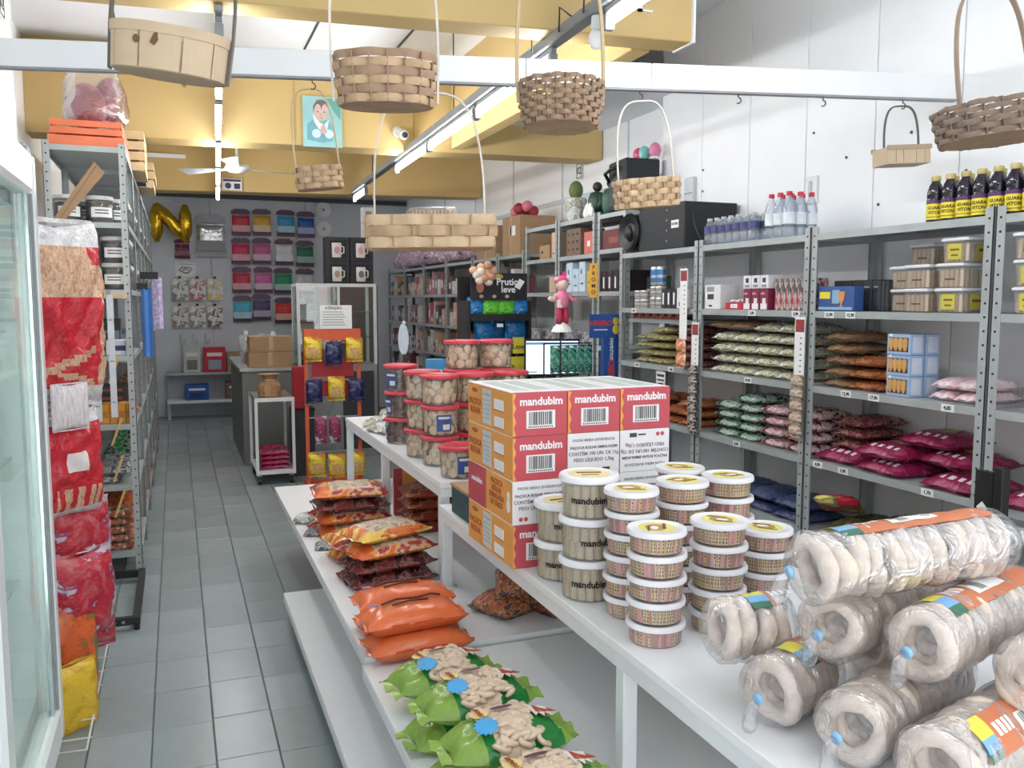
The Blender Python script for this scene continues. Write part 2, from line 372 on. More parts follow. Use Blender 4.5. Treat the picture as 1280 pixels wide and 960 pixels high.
# ceiling fan
fn = thing('ceiling_fan', 'white three-bladed ceiling fan on a short rod', 'fan', (.55, 8.1, 3.24))
part('canopy', MB().lathe([(.09, 0), (.09, -.02), (.04, -.05), (.015, -.06)], 20), WMET, fn, 0, 40)
part('rod', MB().cyl((0, 0, -.05), (0, 0, -.46), .012, 10), WMET, fn)
part('motor', MB().lathe([(.03, -.43), (.1, -.45), (.11, -.48), (.07, -.51), (.02, -.515)], 20), WMET, fn, 0, 40)
for k in range(3):
    a = k * 2.094 + .35; c, s = math.cos(a), math.sin(a)
    bl = MB()
    for z0, z1, z2, z3 in ((-.48, -.485, -.495, -.465), (-.474, -.479, -.489, -.459)): bl.add([(c * .1 - s * .03, s * .1 + c * .03, z0), (c * .1 + s * .03, s * .1 - c * .03, z1), (c * .58 + s * .07, s * .58 - c * .07, z2), (c * .58 - s * .07, s * .58 + c * .07, z3)], [])
    part('blade', bl.add([], [(-8, -7, -6, -5), (-1, -2, -3, -4), (-8, -4, -3, -7), (-7, -3, -2, -6), (-6, -2, -1, -5), (-5, -1, -4, -8)]), mat('fan_blade', (196, 200, 204), .4), fn)
sg = thing('notice_sign', 'small blue and white notice board on the rear beam', 'sign', (.60, 9.68, 2.82))
part('board', MB().box(-.1, -.008, -.06, .1, 0, .06), PAPER, sg); part('band', MB().box(-.09, -.011, .03, .09, -.008, .052), mat('navy_ink', (52, 60, 104)), sg)
part('emblem', MB().disc((-.04, -.009, -.015), .032, .032, 14, 0, .002, 'y').prism([(.02, -.045), (.08, -.045), (.08, .01), (.02, .01)], -.011, -.009, 0, 'y'), mat('navy_ink', (52, 60, 104)), sg)
# security camera
cc = thing('security_camera', 'white bullet security camera on the ochre beam', 'camera', (1.60, 6.474, 2.86))
part('base', MB().lathe([(.04, 0), (.04, .02), (.02, .03)], 16).xf(Matrix.Rotation(R(90), 4, 'X')), WMET, cc, 0, 40)
part('body', MB().cyl((0, -.03, 0), (.01, -.17, -.05), .034, 16), WMET, cc, 0, 40)
part('lens', MB().cyl((.0105, -.171, -.0502), (.011, -.178, -.0527), .022, 14), BLACK, cc)
# wall bits
for nm, lab, y, z in (('switch_plate', 'tall white switch plate on the right wall', 3.66, 2.17),):
    t = thing(nm, lab, 'switch', (3.1, y, z)); part('plate', MB().box(-.012, -.045, -.07, 0, .045, .07), WMET, t, .003)
    part('rocker', MB().box(-.018, -.012, -.03, -.012, .012, .045), mat('rocker_grey', (196, 198, 202)), t, .002)
t = thing('junction_box', 'pale grey junction box low on the wall pillar', 'box', (3.1, 4.78, 2.28)); part('cover', MB().box(-.03, -.05, -.1, 0, .05, .1), mat('joint_strip', (205, 210, 214)), t, .004)
part('seam', MB().box(-.033, -.044, -.004, -.03, .044, .004), GREYINK, t)
def num_sign(x, y, z, rz, lab, s):
    t = thing('number_sign', lab, 'sign', (x, y, z), rz); part('plate', MB().box(-.055, -.006, -.07, .055, 0, .07), PAPER, t)
    part('border', MB().box(-.05, -.008, .055, .05, -.006, .06).box(-.05, -.008, -.06, .05, -.006, -.055).box(-.05, -.008, -.06, -.045, -.006, .06).box(.045, -.008, -.06, .05, -.006, .06), INK, t)
    letter(s, .085, INK, t, (0, -.007, 0))
num_sign(3.252, 6.75, 2.70, R(90) * -1, 'white sign with the number 02 high on the right wall', '02')
num_sign(-.70, 4.66, 2.96, R(90), 'white sign with the number 02 high on the left wall', '02')
# ------------------------------------------------------------------ steel shelving
def post_mesh(h, sx, sy, holes=True):
    """L angle post: corner at origin, flanges .036 wide along sx*x and sy*y"""
    mb = MB(); w, t = .036, .003
    mb.box(min(0, sx * w), min(0, sy * t), 0, max(0, sx * w), max(0, sy * t), h)
    mb.box(min(0, sx * t), min(0, sy * w), 0, max(0, sx * t), max(0, sy * w), h)
    z = .04
    while z < h - .02:
        mb.cbox(-sx * .0006, sy * .018, z, .0012, .008, .008, 1); mb.cbox(sx * .018, -sy * .0006, z, .008, .0012, .008, 1); z += .05
    return mb.mesh('post', [SHELF, HOLE])
_PM = {}
def shelf_unit(label, group, x0, x1, y0, y1, H, decks, back=True, m=None, tags=None):
    """steel unit between x0..x1 (depth) and y0..y1 (length); decks = shelf heights (top of deck)"""
    t = thing('steel_shelf', label, 'shelf', (x0, y0, 0), 0, group); D, L = x1 - x0, y1 - y0
    for (px, py, sx, sy) in ((0, 0, 1, 1), (0, L, 1, -1), (D, 0, -1, 1), (D, L, -1, -1)):
        k = (H, sx, sy)
        if k not in _PM: _PM[k] = post_mesh(H, sx, sy)
        put('post', _PM[k], t, (px, py, 0))
    for z in decks:
        mb = MB().box(.004, .004, z - .004, D - .004, L - .004, z)
        mb.box(.001, .037, z - .03, .004, L - .037, z).box(D - .004, .037, z - .03, D - .001, L - .037, z)
        mb.box(.037, .001, z - .03, D - .037, .004, z).box(.037, L - .004, z - .03, D - .037, L - .001, z)
        part('shelf_deck', mb, SHELF, t)
    if back:
        a, b = (D - .006, .02, .1), (D - .006, L - .02, H - .1)
    return t
RX = 2.70
RD = [.19, .53, .872, 1.212, 1.553, 1.90]
RB = {'0': (1.30, 2.235), 'A': (2.245, 3.18), 'B': (3.19, 4.085), 'C': (4.095, 5.0)}
names = {'0': 'grey steel shelf holding cone-wafer tubs and pink packs', 'A': 'grey steel shelf with energy drinks on top and magenta bags',
         'B': 'grey steel shelf with water bottles on top and striped sweet bags', 'C': 'grey steel shelf under the black loudspeaker'}
for k, (a, b) in RB.items(): shelf_unit(names[k], 'steel shelves along the right wall', RX, RX + .38, a, b, 1.93, RD)
ED = [(5.46, 6.09), (6.10, 6.75)]
for i, (a, b) in enumerate(ED): shelf_unit(('taller grey steel shelf with kraft boxes beside the loudspeaker', 'taller grey steel shelf with a long row of small boxes')[i], 'taller steel shelves at the till', 2.75, 3.1, a, b, 2.21, [.5, .9, 1.28, 1.662, 1.93, 2.19])
for i, (a, b) in enumerate([(5.03, 5.44)]): shelf_unit('narrow grey steel shelf with a red box behind the loudspeaker', 'taller steel shelves at the till', 2.76, 3.1, a, b, 2.21, [.5, .9, 1.28, 1.662, 1.95, 2.19])
FAR = [(6.86, 7.5), (7.51, 8.21), (8.23, 9.13), (9.14, 10.05), (10.06, 10.98), (10.99, 11.9)]
for i, (a, b) in enumerate(FAR):
    shelf_unit('grey steel shelf of small goods on the right wall, %s past the till' % ('first', 'second', 'third', 'fourth', 'fifth', 'sixth')[i], 'far steel shelves on the right', 2.78, 3.16, a, b, 2.03, [.3, .65, 1.0, 1.325, 1.668, 2.0])
LX0, LX1 = -.64, -.23
LDK = [.16, .55, .90, 1.29, 1.66, 2.03, 2.44]
LB = [(5.30, 6.18), (6.19, 7.07), (7.08, 7.96), (7.97, 8.85), (8.86, 9.74), (9.75, 10.63)]
for i, (a, b) in enumerate(LB):
    shelf_unit('tall grey steel shelf whose open end faces the freezer' if i == 0 else 'tall grey steel shelf on the left, %s counted from the freezer' % ('second', 'third', 'fourth', 'fifth', 'sixth')[i - 1], 'tall steel shelves on the left', LX0, LX1, a, b, 2.46, LDK)

# price tags on the right hand rails
TAGT = MB().box(-.002, -.029, -.014, 0, .029, .014).mesh('price_tag', PAPER)
def price(y, z, s, bay):
    t = single('price_tag', TAGT, 'white price tag reading %s on a grey shelf rail' % s, 'price tag', (RX - .0005, y, z - .016), (0, R(random.Random(y).uniform(-4, 4)), 0), 'price tags on the shelf rails')
    letter(s, .02, INK, t, (-.0024, 0, 0), FX, .03)
for y, di, s in ((3.09, 2, '4,99'), (2.93, 2, '3,99'), (2.475, 2, '1,70'), (2.93, 3, '12,90'), (2.77, 3, '17,90'), (2.40, 3, '4,85'), (3.05, 4, '12,90'), (2.92, 4, '13,90'),
                 (3.60, 4, '2,00'), (3.27, 4, '5,90'), (3.62, 3, '10,90'), (3.70, 2, '8,90'), (4.80, 4, '1,50'), (4.75, 3, '9,90'), (4.35, 3, '7,90'), (5.1, 4, '2,50')):
    if y < 5.0: price(y, RD[di], s, 0)

# ------------------------------------------------------------------ stepped white display tables
def display(label, y0, y1, ztop, zmid, xmid, xtop, xback, legs, m0=0, m1=None, block=(), group='white stepped display tables'):
    t = thing('display_table', label, 'table', (0, y0, 0), 0, group); L = y1 - y0
    part('table_top', MB().box(xtop, 0, ztop - .025, xback, L, ztop), WTAB, t, .002)
    part('apron', MB().box(xtop + .004, .004, ztop - .065, xtop + .03, L - .004, ztop - .025).box(xtop + .03, .004, ztop - .065, xback - .004, .03, ztop - .025).box(xtop + .03, L - .03, ztop - .065, xback - .004, L - .004, ztop - .025), WMET, t)
    for y in legs:
        part('leg', MB().box(xtop + .004, y, 0, xtop + .044, y + .04, ztop - .065), WMET, t, .002)
        part('leg', MB().box(xback - .044, y, 0, xback - .004, y + .04, ztop - .065), WMET, t, .002)
    M1 = L if m1 is None else m1; sh = MB().box(xmid, m0, zmid - .018, xtop - .0, M1, zmid).box(xtop + .05, m0, zmid - .018, xback - .05, M1, zmid); y = m0
    for b in sorted([q for q in list(legs) + list(block) if m0 < q < M1]): sh.box(xtop, y, zmid - .018, xtop + .05, b - .002, zmid); y = b + .042
    if y < M1: sh.box(xtop, y, zmid - .018, xtop + .05, M1, zmid)
    m = part('middle_shelf', sh, WTAB, t)
    part('front_lip', MB().box(xmid, m0 + .002, zmid - .045, xmid + .012, M1 - .002, zmid - .018), WMET, m)
    part('end_rail', MB().box(xmid + .012, m0 + .004, zmid - .05, xback - .05, m0 + .028, zmid - .018), WMET, t)
    return t
far_t = display('white display table under the red-lidded biscuit tubs', 3.385, 5.55, .845, .42, .545, 1.0, 1.62, (.012, 1.1, 2.11), -.645, None, (-.072,))
near_t = display('white display table under the peanut-sweet boxes and ring packs', .55, 3.36, .76, .405, .53, .985, 1.80, (1.235, 2.76, .012), 0, 2.165)
# low platform in front
pf = thing('low_platform', 'low white platform on castors beside the tiled aisle', 'platform', (.45, 1.2, 0))
part('top', MB().box(0, 0, .125, .5, 3.09, .15), WTAB, pf, .002); part('skirt', MB().box(0, .01, .105, .02, 3.08, .125).box(.02, 3.055, .105, .5, 3.08, .125), WMET, pf)
for y in (3.03, 2.24, 1.2):
    c = part('castor', MB().cyl((.045, y, .03), (.075, y, .03), .03, 14), BLACK, pf, 0, 40)
    part('fork', MB().box(.035, y - .012, .03, .04, y + .012, .105).box(.08, y - .012, .03, .085, y + .012, .105).box(.03, y - .02, .09, .09, y + .02, .105), WMET, c)

# ------------------------------------------------------------------ printed peanut-sweet cartons
BRED = mat('carton_red', (196, 80, 90), .45, var=.04); BORG = mat('carton_orange', (234, 162, 82), .45, var=.03); BWHT = mat('carton_white', (236, 235, 236), .5, var=.02)
BROWN = mat('carton_brown_ink', (176, 92, 46), .6); LBL = mat('label_grey_table', (200, 204, 206), .6)
_B = {}
bw, bd, bh = .186, .42, .1385
def carton(loc, front='red', rz=0, side='orange', label='', top=True):
    t = thing('carton', label, 'box', loc, rz, 'cartons of peanut sweets')
    fm = BRED if front == 'red' else BWHT
    k = ('b', front)
    if k not in _B:
        _B[k] = MB().box(0, 0, 0, bw, bd, bh).mesh('carton_body', [BORG, fm, BWHT], .0015)
        for p in _B[k].polygons:
            if p.normal.y < -.7: p.material_index = 1
            elif p.normal.z > .7: p.material_index = 2
    put('carton_body', _B[k], t)
    if front == 'red':
        z = [(0, 0)]
        for i in range(7): z += [(.012 if i % 2 == 0 else .004, .004 + i * .0215)]
        part('zigzag_edge', MB().prism(z + [(0, bh - .002)], -.0006, 0, 0, 'y'), BORG, t)
        letter('mandubim', .035, BWHT, t, (bw / 2 + .004, -.0006, .108), FY, .03)
        k = 'bar'
        if k not in _B:
            r = random.Random(2); mb = MB().box(-.049, -.0012, -.028, .049, 0, .028, 0); x = -.04
            while x < .038:
                w = r.choice((.0016, .0024, .0036)); mb.box(x, -.0018, -.017, x + w, -.0012, .024, 1); x += w + r.choice((.0018, .003))
            for i in range(13): mb.box(-.042 + i * .0066, -.0018, -.025, -.0385 + i * .0066, -.0012, -.0205, 1)
            _B[k] = mb.mesh('barcode', [BWHT, INK])
        put('barcode', _B[k], t, (bw / 2 + .002, 0, .052))
    else:
        up = front == 'white'
        rot = FY if up else (R(90), R(180), 0); s = 1 if up else -1; cz = bh / 2
        letter('PADRE MEIRA ENVIDENCIA', .0125, GREYINK, t, (bw / 2, -.0006, cz + s * .046), rot)
        letter('PAÇOCA ROLHA EMBALAGEM', .0125, mat('dark_grey_print', (86, 84, 92)), t, (bw / 2, -.0006, cz + s * .022), rot)
        letter('CONTÉM 100 UN. DE 15g', .016, mat('mauve_print', (140, 120, 134)), t, (bw / 2, -.0006, cz + s * .002), rot)
        letter('PESO LÍQUIDO 1,5kg', .016, mat('mauve_print', (140, 120, 134)), t, (bw / 2, -.0006, cz - s * .018), rot)
        part('round_icons', MB().disc((bw / 2 - s * .065, -.0002, cz - s * .052), .007, .007, 12, 0, .0008, 'y').disc((bw / 2 - s * .048, -.0002, cz - s * .052), .007, .007, 12, 0, .0008, 'y'), BRED, t)
        part('print_blocks', MB().box(bw / 2 + s * .045 - .013, -.001, cz - s * .052 - .007, bw / 2 + s * .045 + .013, 0, cz - s * .052 + .007).box(bw / 2 + s * .012 - .014, -.001, cz - s * .052 - .002, bw / 2 + s * .012 + .014, 0, cz - s * .052 + .003), DGREY, t)
    # left side print (faces the aisle)
    if side:
        if side == 'orange':
            sp = part('nutrition_panel', MB().box(-.0008, .19, .012, 0, .27, .128), LBL, t)
            part('table_lines', MB().add([], []).box(-.0014, .196, .108, -.0008, .264, .112).box(-.0014, .196, .09, -.0008, .264, .092).box(-.0014, .196, .075, -.0008, .264, .077).box(-.0014, .196, .06, -.0008, .264, .062).box(-.0014, .196, .045, -.0008, .264, .047).box(-.0014, .196, .03, -.0008, .264, .032), GREYINK, sp)
            for z in (.028, .085): part('blank_label', MB().box(-.0008, .075, z - .014, 0, .16, z + .02).box(-.0012, .072, z - .017, -.0004, .163, z - .014, 1), [BWHT, BROWN], t)
            for i, s in enumerate(('PAÇOCA', 'ROLHA')): letter(s, .03, BROWN, t, (-.0006, .345, .075 - i * .03), FX, .03)
            part('small_logo', MB().disc((0, .35, .115), .03, .008, 14, 0, .0008, 'x'), BROWN, t)
        else:
            part('red_panel', MB().box(-.0008, .24, .001, 0, bd - .001, bh - .001), BRED, t); letter('mandubim', .026, BWHT, t, (-.001, .33, .085), FX, .02)
            for i, s in enumerate(('PAÇOCA', 'ROLHA', 'EMBALADA', 'DE TACO')): letter(s, .026, BROWN, t, (-.0006, .14, .112 - i * .024), FX, .03)
            part('peanut_mark', MB().disc((0, .035, .055), .016, .022, 14, 0, .0008, 'x').disc((0, .035, .085), .012, .016, 14, 0, .0008, 'x'), BWHT, t)
    if top:
        for x, w in ((.03, .05), (.1, .06)):
            part('top_print', MB().box(x, .06, bh, x + w, .36, bh + .0006), mat('faint_green_print', (192, 202, 196)), t)
    return t
bx0, by0, brz = .955, 2.445, R(.5)
spec = [['red', 'orange'], ['white', 'red'], ['red', 'orange'], ['red', 'orange']]
cn = 'cartons'
colw = ['near the biscuit tubs', 'in the middle column', 'by the wall shelves']
fr = [['red', 'white', 'red', 'red'], ['red', 'white', 'white', 'red'], ['red', 'white', 'flip', 'red']]
lv = ['bottom', 'second-lowest', 'third', 'topmost']
for c in range(3):
    for r in range(4):
        sd = None if c else ('other' if r == 1 else 'orange')
        carton((bx0 + c * (bw + .004), by0 + (.004 * c), .7605 + r * (bh + .001)), fr[c][r], brz, sd,
               '%s carton of peanut sweets, %s of its column %s' % ({'red': 'red and orange', 'white': 'white-fronted', 'flip': 'white upside-down'}[fr[c][r]], lv[r], colw[c]), r == 3)
tb = thing('teal_box', 'dark teal cardboard box behind the peanut cartons', 'box', (1.0, 2.93, .7605))
part('body', MB().box(0, 0, 0, .3, .3, .105), mat('dark_teal_card', (46, 78, 84), .6), tb, .002); part('lid', MB().box(-.004, -.004, .105, .304, .304, .118), CARD, tb, .002)

# ------------------------------------------------------------------ round tubs with white lids
LIDW = mat('white_plastic_lid', (238, 237, 240), .3, var=.01); TUBC = film('tub_plastic', (250, 250, 248), .3, .15, .15, .12)
STK = [mat('wrapper_gold', (246, 208, 142), .5), mat('wrapper_tan', (252, 230, 182), .5), mat('wrapper_pink', (244, 170, 176), .5), mat('wrapper_wine', (196, 134, 120), .5)]
BRWN = mat('wrapper_brown_ink', (122, 84, 44), .6); LIDY = mat('lid_label_yellow', (226, 220, 128), .5); LIDG = mat('lid_label_peanut', (188, 142, 84), .5)
TR, TH = .0715, .0575
def lathe_wall(mb, r0, r1, z0, z1, a0, a1, n, m, dr=0):
    vs = []
    for i in range(n + 1):
        a = a0 + (a1 - a0) * i / n; c, s = math.cos(a), math.sin(a)
        vs += [((r0 + dr) * c, (r0 + dr) * s, z0), ((r1 + dr) * c, (r1 + dr) * s, z1)]
    mb.add(vs, [(2 * i, 2 * i + 2, 2 * i + 3, 2 * i + 1) for i in range(n)], m)
def small_tub(seed):
    r = random.Random(seed); t = thing('sweet_tub', '', 'tub')
    part('tub', MB().lathe([(.058, 0), (.063, .001), (.067, .044)], 40), TUBC, t, 0, 40)
    # upright wrapped sweets pressed against the wall, each with its printed stripe
    mb = MB(); a = 0
    while a < 6.2:
        w = r.uniform(.10, .15); k = r.choice((0, 1, 1, 0, 2, 3)); sh = r.uniform(-.06, .06)
        vs = []
        for z, rr, s in ((.003, .0618, 0), (.043, .0655, sh)):
            vs += [(rr * math.cos(a + s), rr * math.sin(a + s), z), (rr * math.cos(a + w * .93 + s), rr * math.sin(a + w * .93 + s), z)]
        mb.add(vs, [(0, 1, 3, 2)], k)
        if k < 2:
            vs = []
            for q in range(4):
                z0 = .006 + q * .0092
                for z in (z0, z0 + .0065):
                    rr = .0621 + (z - .003) / .04 * .0037; s = sh * (z - .003) / .04
                    e0 = .25 + .1 * ((q * 7 + seed) % 3); e1 = .78
                    vs += [(rr * math.cos(a + w * e0 + s), rr * math.sin(a + w * e0 + s), z), (rr * math.cos(a + w * e1 + s), rr * math.sin(a + w * e1 + s), z)]
            mb.add(vs, [(4 * q, 4 * q + 1, 4 * q + 3, 4 * q + 2) for q in range(4)], 4)
        a += w
    mb.lathe([(.0605, .0015), (.0605, .042)], 30, 3)
    part('wrapped_sweets', mb, STK + [BRWN], t)
    l = part('lid', MB().lathe([(.068, .040), (.0735, .041), (.0745, .046), (.0735, .0475), (.0735, .052), (.072, .0545), (.066, .055), (.064, .0535), (.0, .0535)], 44, cap=False), LIDW, t, 0, 50)
    part('lid_label', MB().disc((0, 0, .0536), .046, .046, 28, 0, .0006).disc((.004, -.003, .054), .03, .026, 20, 1, .0006).disc((.008, -.006, .0545), .016, .01, 12, 2, .0006), [LIDY, LIDG, LIDW], l)
    part('lid_lettering', MB().cbox(-.01, .018, .0545, .05, .008, .0008).cbox(.015, -.02, .0549, .045, .006, .0008), BRWN, l)
    return t
tubs = [small_tub(k) for k in range(4)]
cols = [((1.085, 1.80), 5, 'a'), ((1.118, 1.985), 6, 'b'), ((1.275, 1.812), 5, 'c'), ((1.300, 2.03), 6, 'd'), ((1.462, 2.04), 6, 'e'), ((1.40, 2.195), 6, 'f'), ((1.475, 1.885), 4, 'g')]
GT = 'round tubs of wrapped sweets'; used = set(); rr = random.Random(8)
for (x, y), n, k in cols:
    for i in range(n):
        v = rr.randrange(4); loc = (x + rr.uniform(-.002, .002), y + rr.uniform(-.002, .002), .7605 + i * TH); rot = (0, 0, rr.uniform(0, 6))
        lab = 'white-lidded round sweet tub, %s in the stack %s' % ('topmost' if i == n - 1 else ('lowest', 'second up', 'third up', 'fourth up', 'fifth up')[i], dict(a='at the table edge', b='beside the peanut buckets', c='nearest the ring packs', d='behind the edge stack', e='closest to the striped sweets shelf', f='hidden at the rear by the cartons', g='half behind the topmost ring pack')[k])
        if v not in used:
            o = tubs[v]; o.location = loc; o.rotation_euler = rot; o['label'] = lab; o['group'] = GT; used.add(v)
        else: dup(tubs[v], loc, rot, lab, GT)
# larger tubs of pressed peanut sweet
ROLL = mat('pressed_peanut_sweet', (208, 190, 158), .8, var=.1, scale=90, bump=.2, bscale=200); ROLL2 = mat('pressed_peanut_gap', (120, 102, 80), .85)
def big_tub():
    t = thing('sweet_bucket', 'clear bucket of pressed peanut sweets', 'tub', (0, 0, 0), 0, 'clear buckets of peanut sweets')
    part('bucket', MB().lathe([(.070, 0), (.074, .002), (.080, .104)], 40), TUBC, t, 0, 40)
    mb = MB(); N = 15
    for row, (z0, z1) in enumerate(((.004, .05), (.052, .093))):
        for k in range(N):
            a = 2 * math.pi * (k + .5 * row) / N; r0 = .0585 + (.003 * row); mb.tube([(r0 * math.cos(a), r0 * math.sin(a), z0), (r0 * math.cos(a), r0 * math.sin(a), z1)], .0122, 8)
    mb.lathe([(.056, .004), (.058, .092)], 24)
    part('peanut_rolls', mb, ROLL, t, 0, 50)
    l = part('lid', MB().lathe([(.080, .098), (.0855, .099), (.087, .106), (.0855, .108), (.0855, .113), (.083, .1165), (.077, .1175), (.075, .115), (0, .115)], 44, cap=False), LIDW, t, 0, 50)
    part('lid_label', MB().disc((0, 0, .1152), .06, .06, 28, 0, .0006).cbox(0, .01, .1162, .07, .014, .0008, 1).cbox(0, -.02, .1162, .05, .008, .0008, 1), [mat('lid_label_cream', (234, 222, 170)), BRWN], l)
    # printed name curved on the wall, turned to the camera
    me = text_mesh('mandubim', .026, INK, bold=.03); me = me.copy()
    for vv in me.vertices:
        a = -1.72 + vv.co.x / .0795; rr2 = .0792 + vv.co.z * .3; zz = .052 + vv.co.y
        vv.co = Vector((rr2 * math.cos(a), rr2 * math.sin(a), zz))
    put('lettering', me, t); return t
g = big_tub(); first = True
bl = [((1.075, 2.155), 3), ((1.078, 2.345), 2)]
for (x, y), n in bl:
    for i in range(n):
        loc = (x, y, .7605 + i * .1185); rot = (0, 0, (-.25, .1, -.3)[i])
        lab = 'clear bucket of pressed peanut sweets with white lid, %s of the %s' % (('lowest', 'middle', 'topmost')[i] if n == 3 else ('lower', 'upper')[i], 'stack of three' if n == 3 else 'pair against the cartons')
        if first: g.location = loc; g.rotation_euler = rot; g['label'] = lab; first = False
        else: dup(g, loc, rot, lab)
# ------------------------------------------------------------------ packs of biscuit rings
RING = mat('biscuit_ring_dough', (222, 206, 190), .75, var=.09, scale=40, bump=.25, bscale=55)
RFILM = film('ring_pack_film', (252, 252, 254), .30, .2, .9, .06, 24)
LOR = mat('label_orange', (204, 122, 84), .4, var=.05); LYE = mat('label_yellow', (232, 222, 84), .35); LBU = mat('label_blue', (120, 178, 222), .35); LGR = mat('label_green', (58, 112, 88), .35)
TIE = mat('blue_tie', (140, 188, 224), .4)
def ring_mesh(seed):
    r = random.Random(seed); mb = MB(); n = 26; pts = []; rad = []
    p1, p2 = r.uniform(0, 6), r.uniform(0, 6)
    for i in range(n):
        a = 2 * math.pi * i / n; rr = .0490 + .003 * math.sin(2 * a + p1) + .0015 * math.sin(3 * a + p2)
        pts.append((.004 * math.sin(2 * a + p2), rr * math.cos(a), rr * math.sin(a))); rad.append(.0165 + .0022 * math.sin(3 * a + p1) + .0012 * math.sin(7 * a + p2))
    mb.tube(pts, rad, 10, closed=True); return mb.mesh('biscuit_ring', RING, 0, True)
RINGS = [ring_mesh(k) for k in range(5)]
def arc_patch(mb, x0, x1, a0, a1, r, m, n=8, k=4, wob=.0):
    vs = []
    for i in range(k + 1):
        x = x0 + (x1 - x0) * i / k
        for j in range(n + 1):
            a = a0 + (a1 - a0) * j / n; rr = r + wob * math.sin(9 * x / .1 + 3 * a); vs.append((x, rr * math.cos(a), rr * math.sin(a)))
    mb.add(vs, [(i * (n + 1) + j, i * (n + 1) + j + 1, (i + 1) * (n + 1) + j + 1, (i + 1) * (n + 1) + j) for i in range(k) for j in range(n)], m)
def ring_pack(label, loc, rz, n=11, pitch=.0375, seed=0, tilt=0, lab_a=(.6, 2.1), tie=True, ry=0, lab=True):
    r = random.Random(seed); t = thing('ring_biscuit_pack', label, 'snack pack', loc, 0, 'clear packs of biscuit rings', rot=(0, ry, rz))
    L = n * pitch
    for i in range(n):
        s = r.uniform(-.12, .12) + tilt
        put('biscuit_ring', r.choice(RINGS), t, (.02 + i * pitch, r.uniform(-.002, .002), r.uniform(-.002, .002)), (r.uniform(0, 6.2), s * .6, s), (1, 1, 1))
    prof = [(.004, -.036), (.012, -.028), (.05, -.012), (.067, .004)] + [(.0690 + .002 * math.sin(i * 2.1 + seed), .01 + (L - .02) * i / 14) for i in range(15)] + [(.064, L + .01), (.03, L + .03), (.012, L + .04), (.02, L + .075)]
    vs = []; N = 30
    for rr, x in prof:
        for k in range(N):
            a = 2 * math.pi * k / N; q = rr * (1 + .025 * math.sin(5 * a + x * 40 + seed) + .018 * math.sin(3 * a - x * 70))
            vs.append((x, q * math.cos(a), q * math.sin(a)))
    K = len(prof)
    part('clear_film', MB().add(vs, [(i * N + k, i * N + (k + 1) % N, (i + 1) * N + (k + 1) % N, (i + 1) * N + k) for i in range(K - 1) for k in range(N)]), RFILM, t, 0, True)
    if lab:
        a0, a1 = lab_a; mb = MB(); e = .0705
        arc_patch(mb, .11, L - .03, a0, a1, e, 0, 10, 10, .0012)
        arc_patch(mb, .065, .11, a0, a0 + (a1 - a0) * .5, e, 1, 6, 2, .001); arc_patch(mb, .065, .11, a0 + (a1 - a0) * .5, a0 + (a1 - a0) * .8, e, 2, 4, 2, .001); arc_patch(mb, .065, .11, a0 + (a1 - a0) * .8, a1, e, 3, 3, 2, .001)
        arc_patch(mb, .19, .30, a0 + (a1 - a0) * .35, a0 + (a1 - a0) * .8, e + .0008, 4, 5, 4, .0012)
        for q in range(6): arc_patch(mb, .2 + q * .006, .2035 + q * .006, a0 + (a1 - a0) * .4, a0 + (a1 - a0) * .75, e + .0014, 5, 4, 1, .0012)
        for q in range(4): arc_patch(mb, .12 + q * .014, .13 + q * .014, a0 + (a1 - a0) * .3, a0 + (a1 - a0) * .6, e + .0008, 4, 3, 1, .001)
        part('printed_label', mb, [LOR, LYE, LBU, LGR, PAPER, GREYINK], t, 0, True)
    if tie:
        part('tie', MB().tube([(-.030, 0, 0), (-.036, 0, 0), (-.041, .001, -.001)], [.009, .0125, .010], 8), TIE, t, 0, True)
        part('gathered_end', MB().tube([(-.036, 0, 0), (-.05, .004, -.012), (-.062, .0, -.034), (-.058, .006, -.055)], [.008, .012, .016, .012], 7), RFILM, t, 0, True)
    return t
Z1, Z2, Z3 = .8335, .966, 1.097
u = R(20)
ring_pack('bottom pack of biscuit rings tied in blue with one ring flat to the table edge', (1.055, 1.325, Z1), R(22), 5, seed=1, lab_a=(1.2, 2.4))
ring_pack('bottom pack of biscuit rings squashed beneath two other packs', (1.09, 1.15, Z1), u, 11, seed=2, lab=False)
ring_pack('bottom pack of biscuit rings nearest the open table edge', (1.125, 1.0, Z1), R(15), 13, seed=3, tilt=.25, lab_a=(1.8, 2.9), tie=False)
ring_pack('pack of biscuit rings with edge-on rings beside the round tubs', (1.035, 1.475, Z2 - .058), R(-6), 4, seed=4, lab_a=(1.1, 2.2), tie=False)
ring_pack('middle pack of biscuit rings with a blue tie, wedged under the topmost one', (1.15, 1.275, Z2), u, 10, seed=5, lab=False)
ring_pack('middle pack of biscuit rings with a big orange label on its top', (1.225, 1.13, Z2 + .01), R(17), 12, seed=6, lab_a=(.75, 2.2))
ring_pack('middle pack of biscuit rings leaning at the open end', (1.345, 1.0, Z2 - .012), R(10), 10, seed=7, tilt=.3, tie=False, lab_a=(2.2, 3.3))
ring_pack('bottom pack of biscuit rings pushed back behind the others', (1.40, 1.435, Z1), u, 8, seed=10, lab=False, tie=False)
ring_pack('topmost pack of biscuit rings with orange, yellow and blue label', (1.085, 1.265, Z3), R(-3), 12, seed=8, tilt=-.1, lab_a=(.7, 2.0), ry=R(-2))

